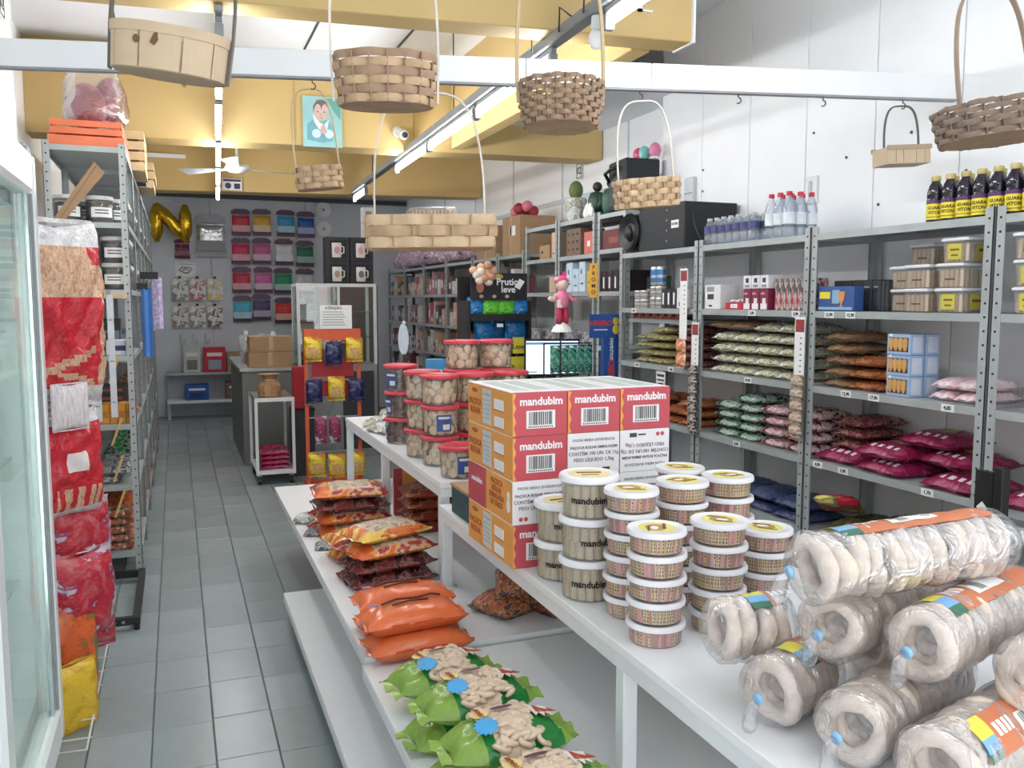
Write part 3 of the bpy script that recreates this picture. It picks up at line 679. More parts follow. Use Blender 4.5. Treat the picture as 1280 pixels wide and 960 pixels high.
# ------------------------------------------------------------------ hanging baskets
WOODS = [mat('pale_split_wood', (206, 180, 146), .7, var=.12, scale=18), mat('tan_split_wood', (190, 160, 126), .7, var=.14, scale=18), mat('brown_split_wood', (160, 132, 106), .7, var=.14, scale=18), mat('grey_brown_cane', (126, 108, 94), .75, var=.16, scale=20)]
def sup(a, rx, ry, e):
    c, s = math.cos(a), math.sin(a); return rx * math.copysign(abs(c) ** (2 / e), c), ry * math.copysign(abs(s) ** (2 / e), s)
def arc_table(rx, ry, e, n=400):
    P = [sup(2 * math.pi * k / n, rx, ry, e) for k in range(n + 1)]; S = [0]
    for a, b in zip(P, P[1:]): S.append(S[-1] + math.hypot(a[0] - b[0], a[1] - b[1]))
    return [s / S[-1] for s in S]
def arc_angle(T, f):
    f %= 1; lo, hi = 0, len(T) - 1
    while hi - lo > 1:
        m = (lo + hi) // 2
        if T[m] <= f: lo = m
        else: hi = m
    return 2 * math.pi * (lo + (f - T[lo]) / max(1e-9, T[hi] - T[lo])) / (len(T) - 1)
def basket(t, rx, ry, h, rows, stakes, taper=.88, e=2, amp=.006, mi=0, rough=0, seed=0, n=96):
    """woven basket: horizontal strips passing in and out of upright stakes; base at z=0"""
    r = random.Random(seed); bh_ = h / rows; AT = arc_table(rx, ry, e)
    for row in range(rows):
        mb = MB(); vs = []
        for k in range(n):
            a = arc_angle(AT, k / n); off = amp * math.cos(stakes * 2 * math.pi * k / n + math.pi * row) + rough * (r.random() - .5)
            zc = (row + .5) * bh_ + rough * (r.random() - .5) * .6
            for z, d in ((zc - bh_ * .47, 0), (zc, .0025), (zc + bh_ * .47, 0), (zc, -.003)):
                s = taper + (1 - taper) * z / h; x, y = sup(a, rx * s + off + d, ry * s + off + d, e); vs.append((x, y, z))
        fs = []
        for k in range(n):
            for j in range(4): fs.append((k * 4 + j, ((k + 1) % n) * 4 + j, ((k + 1) % n) * 4 + (j + 1) % 4, k * 4 + (j + 1) % 4))
        part('woven_strip', mb.add(vs, fs), WOODS[min(3, mi + (row % 2 if rough == 0 else 0))], t, 0, 60)
    mb = MB()
    for k in range(stakes * 2):
        a = arc_angle(AT, (k + .0) / (2 * stakes)); x0, y0 = sup(a, rx * taper, ry * taper, e); x1, y1 = sup(a, rx, ry, e)
        mb.bar((x0, y0, .002), (x1, y1, h - .002), .012, .003)
    part('stakes', mb, WOODS[min(3, mi + 1)], t)
    part('base', MB().prism([sup(2 * math.pi * k / 40, rx * taper * .99, ry * taper * .99, e) for k in range(40)], 0, .006), WOODS[min(2, mi + 1)], t)
    return t
def handle(t, rx, h, H, w=.012, m=0, flat=.004, ry=0, z0=None, top=.55):
    """hoop handle over the basket, feet at x=-rx and +rx"""
    pts = []
    for i in range(25):
        a = math.pi * i / 24; c, s = math.cos(a), math.sin(a)
        pts.append((-rx * math.copysign(abs(c) ** top, c), 0, h + (H - h) * s ** .75 if 0 < i < 24 else h))
    pts = [(-rx * .97, 0, .01 if z0 is None else z0)] + pts + [(rx * .97, 0, .01 if z0 is None else z0)]
    mb = MB(); vs = []
    for i, p in enumerate(pts):
        q = Vector(pts[max(0, i - 1)]); s = Vector(pts[min(len(pts) - 1, i + 1)]); d = (s - q).normalized(); nn = Vector((d.z, 0, -d.x))
        for yy, ff in ((-w / 2, -flat / 2), (w / 2, -flat / 2), (w / 2, flat / 2), (-w / 2, flat / 2)): vs.append(tuple(Vector(p) + nn * ff + Vector((0, yy, 0))))
    K = len(pts); fs = [(i * 4 + j, i * 4 + (j + 1) % 4, (i + 1) * 4 + (j + 1) % 4, (i + 1) * 4 + j) for i in range(K - 1) for j in range(4)] + [(3, 2, 1, 0), tuple((K - 1) * 4 + j for j in range(4))]
    return part('handle', mb.add(vs, fs), m, t, 0, 60)
bang = math.atan2(-.9, 3.79)
WHND = mat('pale_cane_handle', (216, 208, 196), .55); TAN = mat('tan_cane_handle', (196, 172, 134), .55); DKH = mat('dark_cane_handle', (92, 88, 84), .5); BRH = mat('brown_cane_handle', (146, 126, 110), .6)
GB = 'baskets hanging overhead'
hb2 = thing('hook_rail', 'white wooden rail overhead holding the larger baskets', 'board', (0, 0, 2.575))
A2, B2 = Vector((-.70, 2.32, 0)), Vector((3.09, 1.78, 0)); part('plank', MB().bar(A2, B2, .03, .1), HB, hb2, .003)
for x in (.05, .503, .945, 2.24): put('hook', hookm, hb2, (x, 2.32 - .1425 * (x + .70), -.05))
# a: pine stave basket, steeply seen from below
t = thing('wooden_basket', 'oval pine basket of upright boards with a flat base and dark handle strips', 'basket', (.005, 2.20, 2.115), 0, GB, rot=(R(4), R(7), R(-14)))
PINE = mat('pale_pine', (200, 178, 148), .6, var=.08, scale=9); PINE2 = mat('pine_base', (176, 154, 128), .65, var=.06, scale=7)
part('base', MB().prism([sup(2 * math.pi * k / 40, .122, .085, 2.3) for k in range(40)], 0, .008), PINE2, t)
NS = 10
for k in range(NS):
    a0, a1 = 2 * math.pi * (k + .03) / NS, 2 * math.pi * (k + .97) / NS; vs = []
    for i in range(6):
        a = a0 + (a1 - a0) * i / 5
        for z, d in ((.002, .0), (.092, .004), (.092, -.005), (.002, -.008)): x, y = sup(a, .126 + d, .089 + d, 2.3); vs.append((x, y, z))
    part('stave', MB().add(vs, [(i * 4 + j, (i + 1) * 4 + j, (i + 1) * 4 + (j + 1) % 4, i * 4 + (j + 1) % 4) for i in range(5) for j in range(4)] + [(0, 1, 2, 3), (23, 22, 21, 20)]), PINE, t)
vs = []
for k in range(48):
    a = 2 * math.pi * k / 48
    for z, d in ((.078, .004), (.1, .006), (.1, -.002), (.078, -.002)): x, y = sup(a, .1275 + d, .0905 + d, 2.3); vs.append((x, y, z))
part('rim_band', MB().add(vs, [(i * 4 + j, ((i + 1) % 48) * 4 + j, ((i + 1) % 48) * 4 + (j + 1) % 4, i * 4 + (j + 1) % 4) for i in range(48) for j in range(4)]), PINE, t, 0, 50)
part('knot', MB().prism([(-.022, .055), (-.012, .05), (-.004, .062), (-.006, .082), (-.014, .076)], -.093, -.0885, 0, 'y'), mat('dark_wood_knot', (108, 78, 58), .7), t)
part('knot', MB().disc((-.052, -.0855, .06), .007, .009, 12, 0, .004, 'y'), mat('dark_wood_knot', (108, 78, 58), .7), t)
handle(t, .136, .1, .40, .018, DKH, .005, z0=-.0)
# b, c, d: larger woven baskets
t = thing('woven_basket', 'broad-strip woven basket with a long pale handle', 'basket', (.503, 2.145, 2.075), 0, GB, rot=(R(2), R(-1), R(-10)))
basket(t, .126, .09, .122, 6, 8, .9, 2.2, .004, 1, seed=1); handle(t, .131, .12, .437, .012, WHND, .006)
t = thing('woven_basket', 'round rough-cane woven basket with a thin hoop handle', 'basket', (.945, 2.075, 2.045), 0, GB, rot=(R(-3), 0, R(-10)))
basket(t, .112, .1, .112, 9, 13, .84, 2, .005, 2, .004, seed=2); handle(t, .115, .11, .467, .008, TAN, .008, z0=.06)
t = thing('woven_basket', 'grey-brown coarse woven basket with a wide flat handle', 'basket', (2.27, 1.885, 2.07), 0, GB, rot=(R(-4), R(-6), R(-22)))
basket(t, .175, .12, .1, 6, 10, .93, 2.3, .006, 3, .006, seed=3); handle(t, .105, .1, .442, .02, BRH, .005)
# baskets on the hook board
def hung(k, dz): p = HOOKS[k]; return (p.x, p.y, p.z - .04 - dz)
t = thing('woven_basket', 'small tilted woven basket hanging before the baby picture', 'basket', (.535, 3.40, 2.025), 0, GB, rot=(0, R(-6), bang))
basket(t, .088, .055, .085, 4, 7, .96, 3.2, .004, 1, .002, seed=4); handle(t, .082, .085, .378, .008, TAN, .006)
t = thing('woven_tray', 'long shallow rectangular woven tray hanging by a thin hoop', 'basket', (.945, 3.30, 1.80), 0, GB, rot=(0, R(-1), bang))
basket(t, .252, .15, .125, 3, 10, .97, 6, .007, 0, seed=5, n=160); handle(t, .215, .12, .6, .012, WHND, .007)
bp_ = thing('bread_pack', 'clear pack of sliced toast lying in the hanging tray', 'bread', (.95, 3.30, 1.815), bang)
for i in range(12): part('slice', MB().prism([(-.05, 0), (.05, 0), (.055, .09), (.035, .135), (-.035, .135), (-.055, .09)], -.082 + i * .0142, -.071 + i * .0142, 0, 'x'), mat('toast', (206, 176, 138), .8, var=.1), bp_, .003)
part('clear_film', MB().lathe([(.02, -.12), (.078, -.09), (.082, .09), (.02, .12)], 16, sx=1, sy=.85, cap=False).xf(Matrix.Translation((0, 0, .07)) @ Matrix.Rotation(R(90), 4, 'Y')), RFILM, bp_, 0, True)
t = thing('woven_basket', 'pale wide-weave basket hanging before the green toys', 'basket', (1.80, 3.10, 1.975), 0, GB, rot=(R(2), R(-5), bang))
basket(t, .128, .08, .115, 5, 11, .95, 3.5, .008, 0, seed=6, n=120); handle(t, .115, .11, .42, .01, WHND, .006)
t = thing('wooden_basket', 'small pale wooden box basket with a dark hoop handle by the wall', 'basket', (2.87, 2.845, 2.165), 0, GB, rot=(0, R(-3), bang))
part('base', MB().box(-.09, -.05, 0, .09, .05, .006), PINE2, t)
for i, (a, b) in enumerate(((-.095, -.06), (-.058, -.028), (-.026, .03), (.032, .068), (.07, .095))):
    for s in (-1, 1): part('stave', MB().box(a, s * .055 - .004, .002, b, s * .055 + .004, .072), PINE, t)
for s in (-1, 1): part('stave', MB().box(s * .092 - .003, -.05, .002, s * .092 + .003, .05, .072), PINE, t)
part('rim_band', MB().box(-.1, -.062, .06, .1, -.059, .078).box(-.1, .059, .06, .1, .062, .078), PINE2, t)
handle(t, .078, .07, .245, .008, DKH, .006)
part('paper_tag', MB().box(-.008, -.001, -.05, .008, .001, -.01), CARD, hb, loc=on_board(.2))
# ------------------------------------------------------------------ goods on the right hand shelves
def stack(kind, label, cat, group, x, y, z, cols, rows, meshes, dx=0, dy=.2, dz=.05, rz=0, jit=.003, seed=0, lean=0, yaw=True):
    """a stack of bags, each its own object; columns run along the shelf"""
    r = random.Random(seed + int(y * 100))
    for c in range(cols):
        n = rows[c] if isinstance(rows, (list, tuple)) else rows
        for k in range(n):
            single(kind, r.choice(meshes), label, cat, (x + dx * c + r.uniform(-jit, jit), y + dy * c + r.uniform(-jit, jit), z + .001 + k * dz),
                   (0, lean, rz + r.uniform(-.06, .06)), group)
def bags(name, mats, L, Wd, T, n=3, pat=None, wr=.06, **k):
    k['wr'] = wr
    if name == 'candy_bag': k['ck'] = .32; T *= .93
    return [pillow(L, Wd, T, s * 7 + 1, pat=pat, **k).mesh(name, mats, 0, True) for s in range(n)]
def ribs(u, v, top): return 0
# striped candy bags: clear bag with wrapped sweets, coloured print
WY = printed('white_yellow_candy', [(70, 66, 60), (232, 230, 218), (140, 134, 118), (240, 238, 230), (220, 220, 92), (110, 104, 92), (245, 243, 236)], 26, .16, 1.0, bscale=40, detail=2.5)  # darkest and whitest tones paint crinkle shade and glints into the print
GW = printed('green_white_candy', [(20, 90, 56), (226, 234, 226), (40, 130, 86), (240, 242, 238), (60, 150, 104), (214, 224, 214), (30, 90, 62)], 26, .16, 1.0, bscale=40, detail=2.5)
RW = printed('red_white_candy', [(150, 40, 60), (236, 230, 226), (204, 50, 76), (242, 238, 234), (214, 84, 104), (230, 222, 218), (120, 50, 62)], 26, .16, 1.0, bscale=40, detail=2.5)
BRC = printed('brown_candy', [(84, 52, 40), (140, 96, 68), (188, 164, 130), (110, 70, 50), (162, 128, 96)], 34, .3, .9, bscale=50)
WINE = printed('wine_candy', [(96, 34, 46), (128, 48, 58), (150, 72, 70), (206, 180, 160), (104, 40, 48)], 30, .3, .8, bscale=50)
MAG = printed('magenta_bag', [(112, 22, 58), (140, 34, 74), (128, 28, 68), (166, 62, 98)], 16, .25, .4)
MAGY = mat('magenta_bag_yellow_flash', (206, 190, 92), .35); MAGW = mat('magenta_bag_lettering', (240, 224, 230), .35)
DGB = printed('dark_olive_bag', [(52, 50, 34), (84, 80, 48), (120, 108, 60), (60, 64, 44)], 24, .35, .5)
NVB = printed('navy_bag', [(40, 50, 84), (62, 78, 118), (92, 106, 140), (48, 56, 92)], 24, .3, .5)
YLB = printed('yellow_candy', [(196, 140, 40), (226, 182, 70), (238, 204, 110), (210, 160, 52)], 38, .3, .9, bscale=50)
ORB = printed('orange_brown_candy', [(150, 74, 40), (188, 106, 60), (210, 150, 100), (130, 60, 36)], 34, .3, .9, bscale=50)
TANB = printed('tan_olive_candy', [(140, 128, 84), (190, 178, 116), (216, 208, 160), (110, 96, 66)], 38, .3, .9, bscale=50)
PNK = printed('pink_pack', [(232, 170, 186), (244, 214, 220), (240, 190, 202), (250, 236, 238)], 22, .3, .3)
def magpat(u, v, top): return 1 if top and -.1 < u < .35 and abs(v) < .35 else (2 if top and -.75 < u < -.5 and abs(v) < .6 and int((v + 1) * 7) % 2 else 0)
b_wy, b_gw, b_rw = bags('candy_bag', WY, .30, .172, .055), bags('candy_bag', GW, .30, .178, .0475), bags('candy_bag', RW, .30, .178, .052)
b_br, b_wn, b_or, b_yl, b_tn = bags('candy_bag', BRC, .3, .178, .049), bags('candy_bag', WINE, .3, .185, .0475), bags('candy_bag', ORB, .3, .185, .049), bags('candy_bag', YLB, .26, .19, .059), bags('candy_bag', TANB, .3, .188, .0455)
b_mg = bags('snack_bag', [MAG, MAGY, MAGW], .30, .25, .063, 3, magpat, nu=18, nv=14)
b_dg, b_nv = bags('candy_bag', DGB, .3, .22, .052), bags('candy_bag', NVB, .3, .215, .057)
XM = RX + .185
# deck 1.212 : bay B pale bags, bay A brown and yellow
stack('candy_bag', 'crinkly white and yellow bag of sweets in the heap beside the hanging strips', 'candy bag', 'white and yellow candy bags', XM, 3.37, RD[3], 4, [5, 5, 4, 4], b_wy, 0, .185, .058, seed=1)
stack('candy_bag', 'dark brown candy bag on top of the pale candy heap', 'candy bag', 'dark brown candy bags', XM, 3.75, RD[3] + .24, 2, [1, 1], b_br, 0, .19, .055, seed=2)
stack('candy_bag', 'brown candy bag stacked high next to the wafer boxes', 'candy bag', 'brown candy bags beside the post', XM, 3.04, RD[3], 1, [5], b_br, 0, .18, .052, seed=3)
stack('candy_bag', 'rusty orange candy bag stacked beside yellow ones', 'candy bag', 'rust candy bags', XM, 2.885, RD[3], 1, [3], b_or, 0, .18, .052, seed=4)
stack('candy_bag', 'golden yellow candy bag lying by the blue wafer boxes', 'candy bag', 'golden candy bags', XM - .02, 2.80, RD[3], 1, [2], b_yl, 0, .18, .052, seed=5, rz=R(8)) if False else None
for k in range(2): single('candy_bag', b_yl[k], 'golden yellow candy bag lying by the blue wafer boxes', 'candy bag', (XM - .03, 2.765, RD[3] + .001 + k * .052), (0, 0, R(90 + 4 * k)), 'golden candy bags', .8)
# deck .872 : bay B green and red stripes, bay A magenta
stack('candy_bag', 'green and white striped bag of sweets on the lower shelf', 'candy bag', 'green striped candy bags', XM, 3.70, RD[2], 2, [5, 4], b_gw, 0, .19, .05, seed=6)
stack('candy_bag', 'red and white striped bag of sweets on the lower shelf', 'candy bag', 'red striped candy bags', XM, 3.295, RD[2], 2, [4, 4], b_rw, 0, .19, .055, seed=7)
stack('candy_bag', 'dark wine-red candy bag stacked behind the magenta bags', 'candy bag', 'wine candy bags', XM + .06, 3.03, RD[2] + .06, 1, [3], b_wn, 0, .19, .052, seed=8)
MG = 'magenta snack bags on the wall shelf'
for x, y, k, rz, lab in ((XM - .01, 3.03, 0, 2, 'plump magenta snack bag lying alone beside the steel post'), (XM - .03, 2.75, 0, -4, 'magenta snack bag with white lettering underneath another'), (XM - .03, 2.77, 1, 3, 'magenta snack bag with yellow flash lying on another'), (XM + .06, 2.50, 1, -8, 'magenta snack bag lying slanted near the price tag 1,70'), (XM + .06, 2.62, 2, 4, 'dark magenta snack bag pushed to the back of the shelf'), (XM - .04, 2.395, 0, 0, 'flat magenta snack bag next to the double post')):
    single('snack_bag', b_mg[k % 3], lab, 'snack bag', (x, y, RD[2] + .001 + k * .066), (0, 0, R(rz)), MG)
for k, y in enumerate((2.06, 1.78)): single('snack_bag', b_mg[k], 'magenta snack bag behind the black display stand', 'snack bag', (XM - .05, y, RD[2] + .001), (0, 0, R(4 - 7 * k)), MG)
# deck .53
stack('candy_bag', 'navy blue sweet bag heaped on the low shelf', 'candy bag', 'navy sweet bags', XM, 3.35, RD[1], 3, [2, 2, 2], b_nv, 0, .23, .06, seed=9)
stack('candy_bag', 'dark olive snack bag heaped on the low shelf', 'candy bag', 'olive snack bags', XM, 2.45, RD[1], 3, [3, 3, 2], b_dg, 0, .24, .055, seed=10)
single('candy_bag', bags('candy_bag', printed('red_green_flash', [(186, 34, 56), (200, 44, 60), (52, 130, 84), (226, 210, 120)], 12, .3), .28, .2, .06, 1)[0], 'red bag with green flash leaning on the olive bags', 'candy bag', (XM - .08, 3.06, RD[1] + .12), (0, R(22), R(40)))
stack('candy_bag', 'dark bag of sweets lying on the bottom shelf', 'candy bag', 'dark bags on the bottom shelf', XM, 2.5, RD[0], 4, [2, 2, 2, 1], b_dg, 0, .3, .055, seed=12)
# bay C
stack('candy_bag', 'tan and olive candy bag in the stack under the red tins', 'candy bag', 'tan candy bags', XM, 4.56, RD[3], 2, [5, 4], b_tn, 0, .2, .048, seed=13)
stack('candy_bag', 'dull wine-brown candy bag stacked by the hanging strip', 'candy bag', 'wine-brown candy bags', XM, 4.30, RD[3], 1, [5], b_wn, 0, .2, .05, seed=14)
stack('candy_bag', 'rusty candy bag on the shelf behind the peanut cartons', 'candy bag', 'rust candy bags low down', XM, 4.25, RD[2], 4, [3, 2, 3, 2], b_or, 0, .2, .055, seed=15)
# ------- wafer boxes with windows
BLB = mat('wafer_box_blue', (158, 182, 214), .45); WAF = mat('wafer_gold', (206, 158, 92), .6, var=.1); WIN = mat('wafer_window_dark', (70, 58, 56), .6)
wb_m = MB().box(0, 0, 0, .075, .118, .083).mesh('box_body', BLB, .0015)
wf_m = MB().box(-.0008, .010, .013, 0, .108, .07).mesh('window', WIN)
cone = MB().prism([(-.004, .0), (.004, 0), (.011, .016), (.0112, .046), (.006, .052), (-.006, .052), (-.0112, .046), (-.011, .016)], -.004, 0, 0, 'x').mesh('wafer', WAF, .001)
def wafer_box(x, y, z, lab, rz=0):
    t = thing('wafer_box', lab, 'box', (x, y, z), rz, 'pale blue wafer boxes'); put('box_body', wb_m, t); w = put('window', wf_m, t)
    for k in range(4): put('wafer', cone, w, (-.001, .024 + k * .0235, .016))
    part('side_label', MB().box(.012, -.0008, .01, .063, 0, .073), mat('box_side_pale', (206, 214, 228)), t); part('badge', MB().disc((0, .1, .078), .008, .005, 10, 0, .001, 'x'), PAPER, t)
for k in range(3):
    wafer_box(RX + .01, 2.60, RD[3] + .001 + k * .0845, 'pale blue wafer box with window facing out, %s of its pile' % ('lowest', 'middle', 'topmost')[k], R(-1 + k))
    wafer_box(RX + .092, 2.60, RD[3] + .001 + k * .0845, 'pale blue wafer box set behind the window-front ones', 0)
# pink packs
pk = [pillow(.26, .105, .0435, s, pat=None).mesh('pink_pack', PNK, 0, True) for s in range(3)]
stack('pink_pack', 'pink striped pack of sweets by the wafer boxes', 'candy bag', 'pink packs', XM + .0, 2.38, RD[3], 2, [2, 2], pk, 0, .115, .046, seed=16)
stack('pink_pack', 'pink striped pack of sweets stacked past the double post', 'candy bag', 'pink packs past the post', XM - .03, 1.95, RD[3], 2, [3, 3], pk, 0, .12, .046, seed=17)
# ------- square tubs of wafer sticks
WST = mat('wafer_stick', (214, 190, 160), .75, var=.08, scale=60); TUBY = mat('tub_label_yellow', (206, 196, 74), .5)
def sq(mb, w, d, z0, z1, m=0, tap=1): mb.add([(-w * tap, -d * tap, z0), (w * tap, -d * tap, z0), (w * tap, d * tap, z0), (-w * tap, d * tap, z0), (-w, -d, z1), (w, -d, z1), (w, d, z1), (-w, d, z1)], [(0, 3, 2, 1), (4, 5, 6, 7), (0, 1, 5, 4), (1, 2, 6, 5), (2, 3, 7, 6), (3, 0, 4, 7)], m); return mb
def stick_tub(yellow):
    t = thing('wafer_tub', '', 'tub')
    part('tub', sq(MB(), .068, .058, 0, .082, 0, .93), TUBC, t, .006)
    st = MB().cyl((0, 0, .004), (0, 0, .068), .0095, 8).mesh('wafer_stick', WST, 0, 50)
    for i in range(5):
        put('wafer_stick', st, t, (-.05, -.043 + i * .0215, 0)); 
    for i in range(4): put('wafer_stick', st, t, (-.028 + i * .0225, -.043, 0)); put('wafer_stick', st, t, (-.028 + i * .0225, .043, 0))
    l = part('lid', sq(MB(), .072, .062, .080, .09), LIDW, t, .003); part('lid_rim', sq(MB(), .066, .056, .09, .0925), LIDW, l)
    if yellow: part('paper_label', MB().box(-.0675, -.03, .012, -.066, .03, .07), TUBY, t); part('paper_label', MB().box(-.02, -.0585, .012, .05, -.0565, .07), TUBY, t); part('label_print', MB().box(-.0682, -.02, .045, -.0675, .02, .052).box(-.0682, -.015, .025, -.0675, .015, .031).box(-.012, -.0592, .04, .04, -.0585, .05), BRWN, t)
    else: part('brand_print', MB().box(-.0672, -.025, .03, -.066, .02, .036), BRWN, t)
    return t
st0, st1 = stick_tub(False), stick_tub(True); first = {0: st0, 1: st1}
SG = 'square tubs of wafer sticks'
for x, y, k, yl in ((.155, 2.74, 0, 0), (.155, 2.74, 1, 0), (.24, 2.72, 2, 0), (.08, 2.59, 0, 0), (.08, 2.59, 1, 0), (.075, 2.43, 0, 1), (.075, 2.43, 1, 0), (.08, 2.415, 2, 1), (.07, 2.10, 0, 1), (.07, 2.10, 1, 1), (.075, 2.11, 2, 0), (.07, 1.94, 0, 1), (.07, 1.94, 1, 0)):
    loc = (RX + x, y, RD[4] + .001 + k * .0932)
    lab = ('square clear tub of wafer sticks with a yellow label' if yl else 'square clear tub of wafer sticks ') + (' under the energy drinks' if y > 2.2 else ' past the double post')
    if first.get(yl): o = first.pop(yl); o.location = loc; o['label'] = lab; o['group'] = SG
    else: dup((st0, st1)[yl], loc, None, lab, SG)
# ------- energy drinks
GLS = mat('dark_amber_bottle', (36, 28, 44), .12, var=.05, coat=.3); CAPY = mat('bottle_cap_straw', (196, 178, 112), .4); LABY = mat('bottle_label_yellow', (240, 220, 62), .45); LABP = mat('bottle_label_purple', (88, 52, 100), .45)
def drink():
    t = thing('drink_bottle', 'dark energy drink bottle with yellow printed label', 'bottle', (0, 0, 0), 0, 'energy drinks on the top shelf')
    part('bottle', MB().lathe([(.027, 0), (.030, .004), (.030, .085), (.028, .09), (.0305, .096), (.029, .115), (.022, .14), (.015, .152), (.0145, .158)], 24), GLS, t, 0, 45)
    part('cap', MB().lathe([(.0165, .155), (.0175, .157), (.0175, .173), (.016, .175)], 18), CAPY, t, 0, 45)
    l = MB(); lathe_wall(l, .0306, .0306, .008, .068, 0, 2 * math.pi, 28, 0); lathe_wall(l, .0306, .0306, .068, .082, 0, 2 * math.pi, 28, 1); lathe_wall(l, .0309, .0309, .012, .064, .0, .9, 6, 2)
    part('label', l, [LABY, LABP, PAPER], t)
    for i, s in enumerate(('GUARA', 'VITON')):
        me = text_mesh(s, .0165, INK, bold=.03).copy()
        for v in me.vertices:
            a = math.pi + .75 + v.co.x / .031; q = .0311 + v.co.z * .2; v.co = Vector((q * math.cos(a), q * math.sin(a), .052 - i * .018 + v.co.y))
        put('lettering', me, t)
    part('tape_line', MB().lathe([(.0308, .017), (.0308, .0195)], 24, cap=False), INK, t)
    return t
d0 = drink(); r = random.Random(5)
for i, (x, y) in enumerate([(.045, 2.545 - .068 * k) for k in range(9)] + [(.112, 2.52 - .068 * k) for k in range(8)]):
    loc = (RX + x, y, RD[5] + .001); rot = (0, 0, r.choice((0, 0, -.3, .5, 2.2, -.1)))
    if i == 0: d0.location = loc
    else: dup(d0, loc, rot)
# ------- water bottles on top of bay B and the red capped ones
PET = film('bottle_pet', (236, 242, 248), .4, .1, .3, .12); BLUL = mat('water_label_navy', (70, 76, 124), .4); CAPC = mat('cap_grey', (196, 202, 208), .4); CAPR = mat('cap_red', (206, 40, 62), .35); WATER = mat('bottle_water_tint', (206, 216, 228), .2, spec=.6)
def water(hh, cap, labm, name, lab, grp):
    t = thing('water_bottle', lab, 'bottle', (0, 0, 0), 0, grp); s = hh / .2
    part('bottle', MB().lathe([(.026, 0), (.030, .005), (.030, .05), (.027, .055), (.030, .062), (.030, .125 * s), (.024, .15 * s), (.0125, .178 * s), (.0125, .185 * s)], 20), PET, t, 0, 45)
    part('cap', MB().lathe([(.014, .182 * s), (.0145, .184 * s), (.0145, .198 * s), (.013, hh)], 14), cap, t, 0, 45)
    part('label', MB().lathe([(.0303, .065), (.0303, .065 + .05 * s)], 20, cap=False), labm, t, 0, True); return t
w0 = water(.145, CAPC, BLUL, 'w', 'small clear water bottle with navy label in a shrink-wrapped row', 'small water bottles on the top shelf')
i = 0
for c in range(3):
    for k in range(7):
        loc = (RX + .05 + c * .064, 4.06 - k * .064, RD[5] + .001)
        if i == 0: w0.location = loc
        else: dup(w0, loc, (0, 0, k * .7))
        i += 1
w1 = water(.22, CAPR, mat('pale_label', (226, 232, 238), .4), 'w', 'tall clear bottle with a red cap', 'red-capped bottles on the top shelf'); i = 0
for c in range(3):
    for k in range(3):
        loc = (RX + .06 + c * .066, 3.55 - k * .066, RD[5] + .001)
        if i == 0: w1.location = loc
        else: dup(w1, loc, (0, 0, k * .7))
        i += 1
# ------- boxes on deck 1.553
def pbox(name, lab, x, y, z, sx, sy, sz, body, faces=(), cat='box', grp=None, rz=0):
    """box, corner at x,y; faces: (material, y0,y1,z0,z1) fractions of the side facing the aisle (-X)"""
    t = thing(name, lab, cat, (x, y, z + .001), rz, grp); part('box_body', MB().box(0, 0, 0, sx, sy, sz), body, t, min(.003, sz * .04))
    for i, (m, a, b, c, d) in enumerate(faces): part('front_print', MB().box(-.0008 - .0004 * i, sy * (1 - b), sz * c, -.0002, sy * (1 - a), sz * d), m, t)
    return t
BX = RX + .015
BBLU = mat('game_box_blue', (62, 92, 150), .4); BBL2 = mat('game_box_light', (140, 178, 210), .4); BORJ = mat('game_box_orange', (222, 150, 84), .4)
WCAR = mat('white_carton', (232, 230, 232), .5); PLUM = mat('plum_print', (132, 40, 72), .45); REDP = mat('red_print', (200, 40, 56), .45); BKBX = mat('black_carton', (44, 44, 52), .5)
t = pbox('game_box', 'blue printed box with an orange cartoon cup beside dark cartons', BX, 2.925, RD[4], .06, .22, .108, BBLU, [(BBL2, .03, .97, .05, .16), (BBL2, .42, .62, .3, .85), (LABY, .06, .36, .5, .78)])
part('cup_print', MB().prism([(.048, .085), (.09, .085), (.084, .05), (.073, .035), (.073, .022), (.085, .018), (.053, .018), (.065, .022), (.065, .035), (.054, .05)], -.003, -.0015, 0, 'x'), BORJ, t)
for k in range(5): pbox('black_carton', 'black carton standing in a row behind the blue game box', BX + .09, 2.86 + k * .058, RD[4], .1, .054, .135, BKBX, [(GREYINK, .2, .8, .75, .8), (DGREY, .2, .8, .2, .6)], 'box', 'black cartons in a row')
for k in range(3): pbox('black_carton', 'slim dark carton standing at the end of the black row', BX + .06, 2.79 + k * .022, RD[4], .14, .019, .13, BKBX, [(DGREY, .2, .8, .2, .8)], 'box', 'slim dark cartons')
t = pbox('white_carton', 'open white carton of small packs near the steel post', BX, 3.90, RD[4], .12, .145, .13, WCAR, [(GREYINK, .15, .62, .72, .92), (DGREY, .2, .6, .4, .62), (INK, .3, .5, .1, .17)])
t = pbox('red_tray', 'low red and white carton of small white packs', BX, 3.70, RD[4], .12, .15, .035, REDP, [(WCAR, .3, .7, .2, .8)])
for k in range(5): single('sachet', pillow(.05, .035, .016, k).mesh('sachet', WCAR, 0, True), 'small white sachet lying in the red tray', 'sachet', (BX + .03 + (k % 2) * .04, 3.725 + k * .024, RD[4] + .0365 + (k % 2) * .004), (0, 0, k), 'white sachets in the red tray')
for k in range(3): pbox('plum_carton', 'plum and white upright carton in a row of three', BX, 3.50 + k * .068, RD[4], .09, .063, .105, PLUM, [(WCAR, .1, .9, .02, .3), (WCAR, .35, .75, .3, .55), (mat('plum_pale', (206, 150, 170)), .15, .6, .72, .82)], 'box', 'plum and white cartons')
